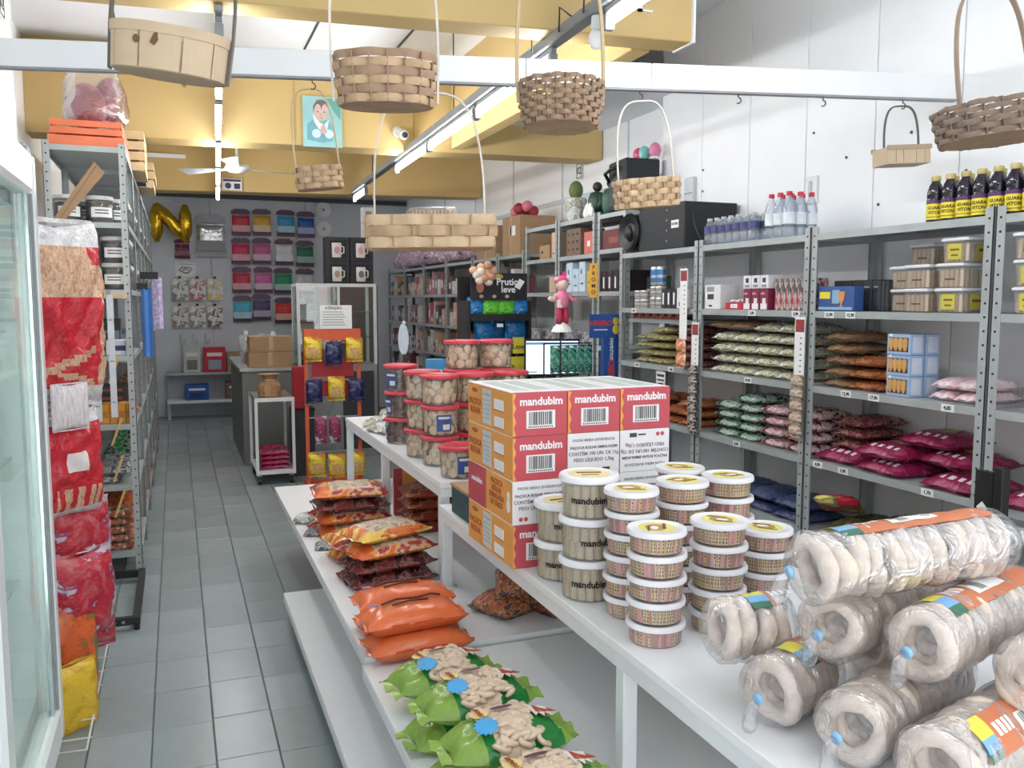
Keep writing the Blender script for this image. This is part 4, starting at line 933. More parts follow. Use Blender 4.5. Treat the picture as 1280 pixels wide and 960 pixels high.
for k in range(3): pbox('white_carton', 'white carton with small black faces stacked on the plum ones', BX, 3.50 + k * .068, RD[4] + .1055, .09, .063, .066, WCAR, [(DGREY, .3, .7, .45, .8), (GREYINK, .2, .8, .1, .3)], 'box', 'white cartons on the plum ones')
for k in range(6):
    pbox('patterned_sleeve', 'slim red, white and black patterned sleeve standing on end', BX + .01, 3.225 + k * .04, RD[4], .12, .036, .15, printed('sleeve_pattern', [(206, 196, 190), (60, 54, 54), (226, 220, 214), (176, 60, 66)], 40, .4, 0, (1, 1, .4)), (), 'box', 'patterned sleeves by the post')
# bay C deck 1.553: cans, jars, boxes
CANB = mat('can_blue', (70, 130, 186), .3, metal=.3); CANW = mat('can_silver', (198, 198, 200), .3, metal=.5)
def can(lab, x, y, z, r_, h, m1, m2, cat='can', grp=None):
    t = thing('tin_can', lab, cat, (x, y, z + .001), 0, grp); part('body', MB().lathe([(r_ * .94, 0), (r_, .004), (r_, h - .004), (r_ * .94, h)], 18), m2, t, 0, 45)
    part('label', MB().lathe([(r_ * 1.01, h * .15), (r_ * 1.01, h * .85)], 18, cap=False), m1, t, 0, True); part('print', MB().lathe([(r_ * 1.02, h * .4), (r_ * 1.02, h * .55)], 18, cap=False), m2, t, 0, True); return t
r = random.Random(3)
for c in range(2):
    for k in range(2): can('tall blue drink can on the upper row by the white carton', RX + .05, 4.56 + c * .068, RD[4] + .14 + k * .001, .03, .11, CANB, CANW, 'can', 'blue drink cans') if k == 0 else None
    for k in range(2): can('squat silver tin in the little pile under the blue cans', RX + .05, 4.56 + c * .068, RD[4] + k * .068, .032, .065, mat('tin_label', (150, 146, 140)), CANW, 'can', 'squat silver tins')
for k in range(4): can('squat silver tin set along the shelf rail', RX + .05, 4.74 + (k % 2) * .075, RD[4] + (k // 2) * .056, .035, .053, mat('tin_label', (150, 146, 140)), CANW, 'can', 'silver tins by the rail')
for k in range(4): pbox('slim_bottle_box', 'slim dark upright cosmetic box behind the tins', RX + .16, 4.70 + k * .06, RD[4], .05, .045, .2, BKBX if k % 2 else mat('green_dark_box', (62, 92, 74), .5), [(PAPER, .2, .8, .3, .6)], 'box', 'slim dark boxes')
pbox('white_carton', 'white carton with small red marks beside the hanging strip', BX, 4.20, RD[4], .12, .13, .12, WCAR, [(REDP, .2, .35, .1, .3), (DGREY, .5, .7, .8, .9)])
for k in range(3): pbox('black_carton', 'black carton with white figure beside the silver tins', BX + .02, 4.36 + k * .06, RD[4], .06, .055, .115, BKBX, [(PAPER, .3, .6, .2, .8)], 'box', 'black cartons by the tins')
for k in range(4): pbox('red_tin_box', 'red patterned gift box standing over the tan candy bags', BX + .02 + .0, 4.66 + k * .075, RD[3] + .22, .1, .07, .08, printed('red_gift', [(170, 40, 44), (196, 60, 58), (220, 180, 150), (150, 30, 40)], 30, .4, 0), (), 'box', 'red gift boxes') if False else None
rs = thing('wire_ledge', 'narrow inner shelf ledge carrying red gift boxes', 'shelf', (RX + .05, 4.14, RD[3] + .27)); part('ledge', MB().box(0, 0, 0, .3, .82, .004).box(0, 0, -.02, .003, .82, 0), SHELF, rs)
for k in range(6): pbox('red_gift_box', 'red patterned gift box on the inner ledge', RX + .07, 4.40 + k * .09, RD[3] + .2745, .1, .083, .058, printed('red_gift', [(170, 40, 44), (196, 60, 58), (220, 180, 150), (150, 30, 40)], 30, .4, 0), (), 'box', 'red gift boxes on the ledge')
# loudspeaker on top of bay C
sp = thing('loudspeaker', 'big black loudspeaker cabinet on top of the shelf', 'speaker', (2.72, 4.27, 1.901), 0)
part('cabinet', MB().box(0, 0, 0, .36, .52, .265), mat('speaker_black', (34, 37, 42), .6), sp, .006)
part('horn', MB().lathe([(.115, 0), (.122, .012), (.11, .03), (.06, .005), (.03, .02)], 28, cap=False).xf(Matrix.Translation((.0, .62, .13)) @ Matrix.Rotation(R(-90), 4, 'Y')), BLACK, sp, 0, 40)
part('driver_body', MB().box(.01, .52, .02, .3, .72, .24), mat('speaker_black', (34, 37, 42)), sp, .01)
part('cone', MB().lathe([(.0, 0), (.04, .006), (.045, .012)], 20).xf(Matrix.Translation((-.012, .62, .13)) @ Matrix.Rotation(R(-90), 4, 'Y')), DGREY, sp, 0, True)
part('rating_plate', MB().box(-.001, .06, .12, 0, .14, .165), PAPER, sp); letter('SOUND', .02, INK, sp, (-.0015, .1, .143), FX)
for z in (.05, .11, .17, .23): part('screw', MB().disc((0, .19, z), .006, .006, 8, 0, .002, 'x'), GREYINK, sp)
part('cable', MB().tube([(.05, .0, .2), (.03, -.06, .12), (.04, -.1, .05), (.06, -.13, .012)], .004, 6), DGREY, sp, 0, True)
sp2 = thing('speaker_box', 'dark second loudspeaker high on the till shelves', 'speaker', (2.80, 5.12, 2.211), R(-6)); part('cabinet', MB().box(0, 0, 0, .25, .3, .33), mat('speaker_black', (34, 37, 42)), sp2, .01)
part('handle', MB().tube([(-.004, .1, .28), (-.05, .12, .27), (-.05, .24, .25), (-.004, .27, .2)], .012, 8), BLACK, sp2, 0, True); part('grille', MB().box(-.006, .03, .03, 0, .27, .22), DGREY, sp2, .004)
# ------- sachet strips hanging at the posts
def strip(lab, y, z0, z1, m, n, card=True, x=RX - .012, w=.062, cardh=.28):
    t = thing('sachet_strip', lab, 'hanging strip', (x, y, 0), 0, 'sachet strips on the posts')
    part('hook', MB().tube([(.014, 0, z1 + .012), (0, 0, z1 + .018), (-.004, 0, z1)], .002, 6), STEEL, t)
    if card:
        part('card', MB().box(-.001, -w / 2, z1 - cardh, .0, w / 2, z1), PAPER, t); part('header_print', MB().box(-.0018, -w * .42, z1 - .07, -.001, w * .42, z1 - .012), mat('header_wine', (150, 60, 60)), t)
        for k in range(7): part('price_mark', MB().box(-.0018, -w * .2, z1 - .1 - k * .026, -.001, -.004, z1 - .094 - k * .026), DGREY, t)
    zt = z1 - (cardh if card else .03); h = (zt - z0) / n; me = pillow(h * 1.12, w * 1.15, .03, 3).mesh('sachet', m, 0, True)
    for k in range(n): put('sachet', me, t, (-.001, 0, zt - h * (k + .5)), (0, R(-90 + (4 if k % 2 else -4)), 0))
strip('white card strip ending in one orange snack sachet', 4.20, 1.22, 1.78, printed('orange_sachet', [(200, 100, 64), (222, 140, 100), (236, 200, 170)], 18, .3), 2, True, RX - .02, .075, .4)
strip('long card strip of dark sachets hanging past the cartons', 4.075, .86, 1.48, printed('dark_sachet', [(70, 56, 54), (200, 190, 184), (120, 100, 96), (50, 44, 46)], 24, .3), 7, True, RX - .02, .07, .24)
strip('card strip of tan sachets hanging on the double post', 3.215, .97, 1.525, printed('tan_sachet', [(170, 150, 128), (206, 190, 172), (190, 170, 148), (150, 130, 110)], 24, .3), 5, True, RX - .02, .07, .27)
stack('sachet_ladder', 'silver and dark sachet heap hanging off the shelf front', 'sachet', 'dark sachets by the cartons', RX - .05, 4.22, .97, 1, [6], [pillow(.09, .13, .03, s).mesh('sachet', printed('dark_sachet', [(70, 56, 54), (200, 190, 184)], 24, .3), 0, True) for s in range(2)], 0, .1, .04, seed=19) if False else None
nt = thing('paper_notice', 'small printed notice taped below the middle shelf', 'notice', (RX - .003, 4.46, 1.10)); part('sheet', MB().box(-.001, -.05, -.075, 0, .05, .075), PAPER, nt)
part('notice_lines', MB().box(-.0016, -.04, .045, -.001, .04, .06).box(-.0016, -.04, .02, -.001, .04, .03).box(-.0016, -.03, 0, -.001, .03, .008).box(-.0016, -.04, -.03, -.001, .04, -.022).box(-.0016, -.035, -.055, -.001, .035, -.045), DGREY, nt)
# black display stand at the near end of the shelves
bs_ = thing('black_stand', 'black metal display stand with a white mark next to the shelves', 'stand', (2.42, 1.93, 0))
part('post', MB().box(0, 0, 0, .035, .035, 1.07), BLACK, bs_, .003); part('panel', MB().box(.0, .035, .78, .02, .1, 1.05), BLACK, bs_); part('foot', MB().box(-.1, -.2, 0, .14, .24, .03), BLACK, bs_, .004)
part('white_mark', MB().prism([(.05, .93), (.07, .95), (.09, .93), (.07, .905)], -.002, 0, 0, 'x'), PAPER, bs_); part('tray', MB().box(-.05, -.3, .48, .3, 0, .5).box(-.05, -.3, .5, -.04, 0, .55), BLACK, bs_)
single('snack_bag', bags('snack_bag', printed('yellow_lilac_bag', [(220, 206, 90), (234, 222, 130), (190, 150, 190), (240, 236, 210)], 12, .3), .22, .16, .06, 1)[0], 'yellow and lilac snack bag standing on the black stand', 'snack bag', (2.44, 1.84, .62), (R(80), R(90), 0))
# ------------------------------------------------------------------ left side
def hang(az): return (0, R(90), R(az))
fz = thing('display_freezer', 'tall white glass-door freezer at the left wall', 'freezer', (-.40, 2.20, 0))
FW = mat('freezer_white', (232, 237, 238), .25, var=.01); FIN = mat('freezer_liner', (226, 236, 232), .35, var=.01)
part('cabinet', MB().box(-.64, 0, .12, -.60, .95, 2.0).box(-.60, 0, .12, -.07, .05, 2.0).box(-.60, .90, .12, -.07, .95, 2.0).box(-.60, .05, 1.9, -.07, .9, 2.0).box(-.60, .05, .12, -.07, .9, .3), FW, fz)
part('plinth', MB().box(-.64, .02, 0, -.1, .93, .12), DGREY, fz)
dr = part('door_frame', MB().box(-.068, 0, .14, 0, .1, 2.06).box(-.068, .88, .14, 0, .95, 2.06).box(-.068, .1, 1.93, 0, .88, 2.06).box(-.068, .1, .14, 0, .88, .26), FW, fz, .012)
part('glass', MB().box(-.03, .1, .26, -.024, .88, 1.93), GLASS, dr); part('gasket', MB().box(-.012, .866, .26, -.004, .88, 1.93), GREYINK, dr)
part('inner_trim', MB().box(-.02, .82, .26, -.012, .845, 1.93), mat('trim_silver', (190, 198, 200), .2, metal=.5), dr)
part('hinge', MB().box(-.06, .86, 2.06, -.01, .94, 2.075).cyl((-.035, .9, 2.075), (-.035, .9, 2.09), .012, 10), STEEL, fz)
for z in (.7, 1.1, 1.5): part('wire_shelf', MB().box(-.58, .06, z, -.1, .88, z + .008), FIN, fz)
part('light_strip', MB().box(-.09, .06, .4, -.08, .075, 1.85), mat('freezer_led', (240, 250, 246), emit=30, var=0), fz)
# wire rack with hanging snack bags
wk = thing('wire_rack', 'white wire rack on castors hung with red snack bags', 'rack', (-.62, 3.22, 0))
WIRE = mat('white_wire', (224, 224, 222), .4)
for x, y in ((0, 0), (.07, 0), (0, 1.35), (.07, 1.35)): part('upright', MB().cyl((x, y, .06), (x, y, 1.75), .008, 8), WIRE, wk)
for z, dp in ((.045, .275), (.62, .1), (.95, .1), (1.3, .1), (1.72, .1)):
    part('wire_tray', MB().tube([(0, 0, z), (dp, 0, z - .012), (dp, 1.35, z - .012), (0, 1.35, z)], .004, 6, closed=True), WIRE, wk)
    for k in range(9): part('cross_wire', MB().cyl((0, .08 + k * .15, z), (dp + .012, .08 + k * .15, z - .008), .0025, 6), WIRE, wk)
for k in range(6): part('hook_prong', MB().tube([(.2, .5 + k * .14, .6), (.27, .5 + k * .14, .61), (.285, .5 + k * .14, .635)], .003, 6), WIRE, wk)
for y in (.45, 1.15): part('castor', MB().cyl((.19, y, .026), (.225, y, .026), .026, 12), DGREY, wk, 0, 40)
RDB = printed('red_snack_bag', [(196, 36, 52), (206, 44, 58), (190, 32, 48), (214, 66, 72)], 5, .22, .5); TNS = printed('tan_snack_sticks', [(150, 106, 80), (214, 170, 138), (230, 196, 166), (196, 150, 118)], 26, .25, .7, (1, 3, 1), bscale=25)
CLW = printed('silver_clear_seal', [(176, 170, 172), (214, 212, 214), (232, 232, 234)], 16, .2, .8); WHP = mat('bag_white_flash', (236, 230, 226), .3)
def redpat(u, v, top):
    if u < -.72: return 2
    if u > .82: return 2
    if u < -.12: return 1 if (v < .45 or u > -.5) else 0
    if top and (.42 < u + .25 * v < .52 or .66 < u - .2 * v < .74) and -.6 < v < .5: return 1
    if v > .62: return 1
    return 0
def redpat2(u, v, top):
    if u < -.8 or u > .85: return 2
    if top and abs(u + .1) < .16 and abs(v) < .25: return 3
    if u > .35 and int((v + 1) * 7) % 2: return 1
    return 0
def hangbag(name, lab, me, loc, az, grp='snack bags hanging on the wire rack', cat='snack bag', tilt=0, scale=None):
    return single(name, me, lab, cat, loc, (R(tilt), R(90), R(az)), grp, scale)
big = pillow(.74, .34, .17, 5, 44, 32, .3, .03, redpat).mesh('snack_bag', [RDB, TNS, CLW, WHP], 0, True)
md = [pillow(.44, .3, .11, s, 34, 26, .3, .02, redpat2).mesh('snack_bag', [RDB, TNS, CLW, WHP], 0, True) for s in (1, 2)]
PUR = printed('red_purple_bag', [(226, 206, 210), (200, 60, 72), (196, 46, 60), (186, 44, 66), (160, 60, 96), (206, 190, 204)], 7, .22, .7)
pu = [pillow(.38, .28, .09, s, 18, 12, .3, .02).mesh('snack_bag', PUR, 0, True) for s in (3, 4)]
sm_ = [pillow(.26, .18, .06, s, 14, 10, .25, .015).mesh('snack_bag', PUR, 0, True) for s in (6, 7)]
hangbag('snack_bag', 'large red snack bag with tan sticks showing in its clear top', big, (-.46, 3.84, 1.55), -52)
hangbag('snack_bag', 'red snack bag with white star below the large one', md[0], (-.45, 3.82, .945), -48)
hangbag('snack_bag', 'striped silver bag end sticking out over the red bag', pillow(.3, .26, .05, 9).mesh('snack_bag', printed('silver_stripe', [(150, 130, 138), (214, 206, 210), (240, 236, 238)], 60, .25, .3, (.2, 4, 1)), 0, True), (-.40, 3.71, 1.19), -48, scale=.62)
hangbag('snack_bag', 'crumpled red and purple snack bag halfway down the rack', pu[0], (-.42, 3.88, .60), -50)
hangbag('snack_bag', 'crumpled red and silver snack bag beneath the purple one', pu[1], (-.40, 3.76, .42), -40)
hangbag('snack_bag', 'small red snack bag low on the rack hooks', sm_[0], (-.40, 3.95, .40), -50)
hangbag('snack_bag', 'small pink-red snack bag beside the hook prongs', sm_[1], (-.385, 4.05, .22), -60)
hangbag('snack_bag', 'shiny green snack bag low on the rack', pillow(.2, .16, .05, 8).mesh('snack_bag', printed('green_shiny', [(20, 130, 80), (30, 150, 92), (16, 110, 70)], 9, .2), 0, True), (-.47, 3.80, .24), -50)
hangbag('snack_bag', 'orange snack bag with green flecks near the rack foot', pillow(.42, .2, .08, 9, 18, 12, .3).mesh('snack_bag', printed('orange_fleck', [(214, 92, 46), (226, 108, 58), (206, 84, 40), (90, 130, 70)], 10, .25), 0, True), (-.44, 3.68, .21), -50)
hangbag('snack_bag', 'yellow snack bag at the bottom of the rack', pillow(.3, .2, .07, 10).mesh('snack_bag', printed('yellow_fleck', [(220, 178, 40), (230, 192, 60), (210, 166, 36)], 8, .25), 0, True), (-.425, 3.50, .105), -50)
hangbag('snack_bag', 'green and tan snack bag hanging behind the red one', pillow(.3, .14, .06, 12).mesh('snack_bag', printed('green_tan', [(90, 130, 60), (190, 160, 110), (220, 200, 160), (120, 150, 80)], 12, .3), 0, True), (-.42, 4.22, .80), -60)
for k in range(4): single('silver_pack', pillow(.24, .05, .03, k).mesh('silver_pack', CLW, 0, True), 'silver pack laid on the rack prongs', 'snack bag', (-.46, 4.28 + k * .06, .645 + .0 * k), (0, 0, R(4 * k)), 'silver packs on the prongs')
# merchandising strips on the shelf end
for x, y, w, z0, z1, lab in ((-.41, 5.038, .05, .955, 1.645, 'broad white hanging strip before the shelf end'), (-.325, 5.038, .032, .975, 1.63, 'narrow white hanging strip before the shelf end')):
    t = thing('hanging_strip', lab, 'strip', (x, y, 0), 0); part('strip', MB().box(-w / 2, 0, z0, w / 2, .003, z1), mat('strip_white', (206, 210, 216), .4), t)
    for k in range(3): part('print_mark', MB().box(-w * .3, -.0006, z0 + .08 + k * .22, w * .3, 0, z0 + .084 + k * .22), mat('navy_ink', (52, 60, 104)), t)
t = thing('wooden_lath', 'pale wooden lath holding the hanging strips', 'lath', (-.37, 5.06, 1.64)); part('lath', MB().box(-.09, -.018, -.03, .12, .24, .0), PINE, t, .002); part('clip', MB().box(-.06, -.03, .0, -.03, .02, .012), STEEL, t); part('clip', MB().box(.03, -.03, .0, .05, .02, .012), STEEL, t)
for k, (z, y) in enumerate(((1.18, 5.28), (.83, 5.27), (.62, 5.28), (.42, 5.27))):
    t = thing('wooden_stick', 'thin yellow wooden stick leaning at the shelf end', 'stick', (-.36, y - .02, z - .04), 0, 'sticks leaning at the shelf end'); part('stick', MB().bar((0, 0, 0), (.055, 0, .15), .014, .012), mat('yellow_lath', (206, 172, 110), .6), t)
# black floor frame
t = thing('floor_frame', 'black steel floor frame under the end of the shelf', 'frame', (-.55, 4.44, 0))
part('rail', MB().box(0, 0, .03, .035, .9, .065), BLACK, t); part('rail', MB().box(.30, 0, .03, .335, .84, .065), BLACK, t); part('cross_rail', MB().box(.035, 0, .03, .3, .035, .065), BLACK, t); part('cross_rail', MB().box(.035, .78, .03, .3, .815, .065), BLACK, t)
for x, y in ((.018, .018), (.318, .018), (.018, .8), (.318, .8)): part('foot', MB().cyl((x, y, 0), (x, y, .03), .015, 10), BLACK, t)
part('bolt', MB().disc((.22, -.001, .048), .008, .008, 8, 0, .003, 'y'), STEEL, t); part('bolt', MB().disc((.26, -.001, .048), .008, .008, 8, 0, .003, 'y'), STEEL, t)
# crates and bag on top of the left shelves
def crate(lab, loc, sx, sy, sz, m, rz=0, rows=2, grp='slatted wooden crates on the shelf tops'):
    t = thing('wooden_crate', lab, 'crate', loc, rz, grp); h = sz / rows
    for k in range(rows):
        for y in (0, sy - .012): part('slat', MB().box(0, y, k * h + .004, sx, y + .012, (k + 1) * h - .006), m, t)
        for x in (0, sx - .012): part('slat', MB().box(x, .013, k * h + .004, x + .012, sy - .013, (k + 1) * h - .006), m, t)
    part('bottom_board', MB().box(.012, .012, .004, sx - .012, sy - .012, .012), m, t)
    for x in (.013, sx - .033):
        for y in (.013, sy - .033): part('corner_post', MB().box(x, y, .0, x + .02, y + .02, sz - .002), m, t)
    return t
ORC = mat('orange_painted_wood', (226, 122, 86), .55, var=.06, scale=9); YWD = mat('raw_crate_wood', (216, 188, 142), .65, var=.08, scale=9)
crate('lower orange painted crate on the tall left shelf', (-.615, 5.34, 2.442), .38, .72, .062, ORC, 0, 1)
crate('upper orange painted crate on the tall left shelf', (-.605, 5.37, 2.508), .36, .66, .085, ORC, 0, 2)
for k in range(4): crate('raw wood crate stacked on the second left shelf', (-.555, 6.22 + .01 * k, 2.442 + k * .068), .40, .6, .064, YWD, 0, 1)
for k in range(3): crate('raw wood crate stacked on the third left shelf', (-.57, 7.12 + .02 * k, 2.442 + k * .068), .45 + .01 * (k % 2), .55, .064, YWD, 0, 1)
t = thing('navy_box', 'dark navy box behind the raw wood crates', 'box', (-.5, 6.85, 2.442)); part('box_body', MB().box(0, 0, 0, .33, .2, .26), mat('navy_card', (44, 58, 92)), t, .003); part('tape', MB().box(.1, -.001, 0, .15, 0, .26), GREYINK, t)
single('red_pack', pillow(.3, .2, .07, 3).mesh('red_pack', RDB, 0, True), 'red pack on the last left shelf top', 'snack bag', (-.4, 8.2, 2.443))
t = thing('party_bag', 'clear bag stuffed with dark red party goods atop the orange crates', 'bag', (-.40, 5.75, 2.594))
WRED = printed('dark_red_party', [(120, 30, 46), (146, 44, 60), (112, 28, 44), (170, 80, 92)], 9, .3, .6)
part('red_goods', MB().ball((-.05, 0, .14), .13, 0, 14, 10, (.9, .8, 1.05)), WRED, t, 0, True); part('red_goods', MB().ball((.08, .05, .2), .1, 0, 14, 10, (.9, .9, 1.3)), WRED, t, 0, True)
vs = []; r = random.Random(2); N = 22
for i in range(11):
    z = .43 * i / 10; rr = (.11, .155, .17, .175, .17, .165, .16, .15, .14, .16, .19)[i]
    for k in range(N): a = 2 * math.pi * k / N; q = rr * (1 + .16 * (r.random() - .5)); vs.append((q * math.cos(a), q * .85 * math.sin(a), z))
part('clear_film', MB().add(vs, [(i * N + k, i * N + (k + 1) % N, (i + 1) * N + (k + 1) % N, (i + 1) * N + k) for i in range(10) for k in range(N)]), film('party_film', (250, 250, 252), .4, .15, .8, .06, 14), t, 0, True)
# jars in the left shelves
JARD = mat('dark_jar_contents', (66, 56, 54), .6, var=.25, scale=60); JARL = mat('jar_lid_pale', (206, 206, 204), .4); JGL = film('jar_plastic', (236, 238, 238), .3, .1, .1, .06)
def jar():
    t = thing('plastic_jar', '', 'jar'); part('jar', MB().lathe([(.068, 0), (.072, .004), (.072, .12), (.066, .13)], 24), JGL, t, 0, 45)
    part('contents', MB().lathe([(.066, .003), (.069, .01), (.069, .105), (.05, .112)], 20), JARD, t, 0, 45); part('lid', MB().lathe([(.071, .125), (.074, .127), (.074, .145), (.07, .148)], 24), JARL, t, 0, 45)
    l = MB(); lathe_wall(l, .0728, .0728, .03, .085, -2.3, -.6, 10, 0); lathe_wall(l, .0732, .0732, .05, .056, -2.0, -1.0, 6, 1); lathe_wall(l, .0732, .0732, .066, .072, -2.0, -1.0, 6, 1); part('label', l, [PAPER, DGREY], t); return t
j0 = jar(); first = True; r = random.Random(6)
def put_jar(loc, lab, grp='labelled jars on the left shelves', rz=None):
    global first
    rot = (0, 0, r.uniform(-.5, .3) if rz is None else rz)
    if first: j0.location = loc; j0.rotation_euler = rot; j0['label'] = lab; j0['group'] = grp; first = False
    else: dup(j0, loc, rot, lab, grp)
for x, y in ((-.54, 5.41), (-.38, 5.42), (-.31, 5.57), (-.47, 5.58), (-.31, 5.73), (-.31, 5.88), (-.31, 6.04)): put_jar((x, y, 2.032), 'dark-filled jar with white label on the high left shelf')
for k in range(2):
    for x, y in ((-.47, 5.41), (-.31, 5.42), (-.31, 5.60), (-.48, 5.58), (-.31, 5.78), (-.31, 5.96)): put_jar((x, y, 1.662 + k * .1485), 'dark-filled jar stacked two high on the left shelf')
for i, (a, b) in enumerate(LB[1:5]):
    for dz in (1.66, 2.03):
        for k in range(3): put_jar((-.31, a + .15 + k * .25, dz + .002), 'jar standing at the edge of the long left shelf', 'jars along the left shelf row')
t = thing('cardboard_sheet', 'brown cardboard sheet leaning across the jars', 'cardboard', (-.45, 5.335, 2.035), 0, rot=(R(-3), 0, 0)); part('sheet', MB().prism([(-.16, .0), (-.1, 0), (.11, .27), (.06, .33)], -.006, 0, 0, 'y'), CARD, t); part('crease', MB().prism([(-.13, .0), (-.125, 0), (.075, .31), (.07, .315)], -.007, -.006, 0, 'y'), mat('card_crease', (140, 110, 82)), t)
# mixed packs on the lower decks of the first unit and the others
YBX = mat('amber_box', (206, 142, 50), .5); WBX = mat('white_small_box', (214, 218, 224), .5); DBX = mat('dark_small_box', (60, 58, 60), .5); RBX = mat('brick_small_box', (150, 82, 70), .5)
def lbox(lab, x, y, z, sx, sy, sz, m, m2, grp): 
    t = thing('small_box', lab, 'box', (x, y, z + .001), 0, grp); part('box_body', MB().box(0, 0, 0, sx, sy, sz), m, t, .002); part('front_print', MB().box(sx * .15, -.0008, sz * .3, sx * .85, 0, sz * .65).box(sx, sy * .15, sz * .3, sx + .0008, sy * .85, sz * .65), m2, t)
for k in range(6): lbox('amber box standing in a row on the left shelf', -.50 + k * .043, 5.35, .90, .04, .16, .11, YBX, mat('amber_dark', (176, 112, 40)), 'amber boxes in a row')
for k in range(4): lbox('dark flat box stacked behind the amber row', -.55, 5.56, .90 + k * .05, .28, .2, .048, DBX, RBX, 'dark flat boxes')
lbox('white box with blue print at the shelf end', -.375, 5.34, 1.29, .12, .14, .085, WBX, mat('navy_ink', (52, 60, 104)), 'white boxes')
for k in range(5): can('dark canned drink standing on the left shelf', -.52 + (k % 3) * .07, 5.52 + (k // 3) * .08, 1.29, .03, .12, mat('can_dark_blue', (52, 66, 84)), DGREY, 'can', 'dark cans on the left shelf')
for k in range(3): can('dark tin hanging row under the third deck', -.5 + k * .08, 5.4, 1.43 - .14 + .0, .03, .17, mat('can_dark_blue', (52, 66, 84)), DGREY, 'can', 'dark tins') if False else None
for k in range(5): lbox('slim dark pack standing on the fourth left deck', -.56 + k * .05, 5.68, 1.29, .045, .1, .2, DBX, mat('pale_blue_print', (120, 140, 160)), 'slim dark packs')
SLV = printed('silver_dark_pack', [(60, 62, 64), (140, 142, 144), (200, 202, 204), (90, 92, 94)], 22, .2, .8); ORS = printed('orange_snack', [(170, 78, 40), (214, 112, 52), (226, 150, 80), (190, 60, 40)], 22, .28, .6); BWS = printed('brown_white_snack', [(110, 80, 62), (196, 182, 160), (150, 112, 80), (160, 60, 48)], 26, .28, .6)
sl = bags('foil_pack', SLV, .22, .16, .048, 2); ob = bags('snack_bag', ORS, .24, .17, .0465, 2); wb2 = bags('snack_bag', BWS, .24, .17, .0465, 2)
r = random.Random(11)
for k in range(6): single('foil_pack', sl[k % 2], 'crinkled dark silver pack heaped on the left shelf', 'snack bag', (-.44 + (k % 2) * .06, 5.45 + (k // 2) * .19, .5515 + (k % 2) * .05), (0, 0, r.uniform(-.3, .3)), 'dark silver packs')
for c in range(4):
    for k in range(5): single('snack_bag', (wb2 if c < 1 else ob)[k % 2], 'brown and white snack bag stacked at the shelf end' if c < 1 else 'orange snack bag stacked low on the left shelf', 'snack bag', (-.39 + r.uniform(-.01, .01), 5.43 + c * .19, .1615 + k * .049), (0, 0, r.uniform(-.1, .1)), 'brown and white snack bags' if c < 1 else 'orange snack bags low on the left')
gb = bags('snack_bag', printed('green_silver', [(30, 110, 66), (60, 150, 90), (200, 210, 200), (40, 90, 60)], 18, .25), .22, .16, .06, 2)
for i, (a, b) in enumerate(LB):
    for di, (ms, lab) in enumerate(((ob, 'orange snack bag along the long left shelf'), (gb, 'green and silver snack bag along the long left shelf'), (wb2, 'brown snack bag along the long left shelf'), (sl, 'silver foil pack along the long left shelf'))):
        if i == 0 and di != 2: continue
        for k in range(4):
            z = LDK[di]; single('snack_bag', ms[k % 2], lab, 'snack bag', (-.365 + r.uniform(-.01, .01), a + .12 + (.42 if i == 0 else 0) + k * (.09 if i == 0 else .2), z + .0015), (0, 0, r.uniform(-.15, .15)), lab.replace(' along', 's along').replace('bags', 'bags'))
# things hanging on the left row
t = thing('hanging_cloth', 'blue folded plastic hanging from the left shelves', 'cloth', (-.175, 6.0, 1.24)); part('cloth', MB().prism([(-.03, 0), (-.01, -.012), (.012, .004), (.033, -.008), (.036, .01), (.0, .018), (-.03, .012)], 0, .44), mat('blue_plastic', (84, 134, 204), .4, bump=.3, bscale=20), t); part('clip', MB().box(-.052, -.01, .43, .012, .02, .47), BLACK, t)
t = thing('hanging_cloth', 'lilac patterned plastic hanging past the blue one', 'cloth', (-.12, 6.6, 1.40)); part('cloth', MB().prism([(-.03, 0), (.01, -.01), (.035, .004), (.03, .014), (-.03, .012)], 0, .36), printed('lilac_pattern', [(150, 130, 180), (180, 160, 204), (210, 200, 226)], 40, .4), t); part('clip', MB().box(-.108, -.01, .35, .012, .02, .4), BLACK, t)

# ------------------------------------------------------------------ back wall
def hookpack(name, lab, x, y, z, w, h, m_body, m_card, m_top, grp, cat='party pack'):
    t = thing(name, lab, cat, (x, y, z), 0, grp)
    part('contents', pillow(h * .62, w * .92, .05, int(abs(x * 100)) % 9).xf(Matrix.Translation((0, -.012, -h * .05)) @ Matrix.Rotation(R(-90), 4, 'Z') @ Matrix.Rotation(R(90), 4, 'Y')), m_body, t, 0, True)
    part('header_card', MB().prism([(-w / 2, h * .3), (w / 2, h * .3), (w / 2, h * .42), (w * .3, h * .5), (-w * .3, h * .5), (-w / 2, h * .42)], -.014, -.008, 0, 'y'), m_top, t)
    part('lower_card', MB().box(-w / 2, -.012, -h / 2, w / 2, -.008, -h * .3), m_top, t)
    part('paper_insert', MB().box(-w * .46, -.07, -h * .36, w * .46, -.066, -h * .12), m_card, t)
    part('peg', MB().cyl((0, .03, h * .44), (0, -.05, h * .44), .004, 6), STEEL, t); return t
PC = [('red', (206, 52, 62)), ('amber', (226, 170, 50)), ('sky blue', (64, 160, 206)), ('navy blue', (38, 84, 160)), ('crimson', (206, 40, 82)), ('rose pink', (206, 96, 140)), ('white', (226, 226, 230)), ('dark green', (20, 110, 78)),
      ('ruby', (200, 36, 70)), ('orchid pink', (204, 106, 168)), ('emerald green', (24, 140, 96)), ('pearl white', (214, 216, 222)), ('aqua blue', (86, 190, 222)), ('dark purple', (86, 66, 112)), ('scarlet', (216, 58, 50)), ('pale blue', (170, 196, 214))]
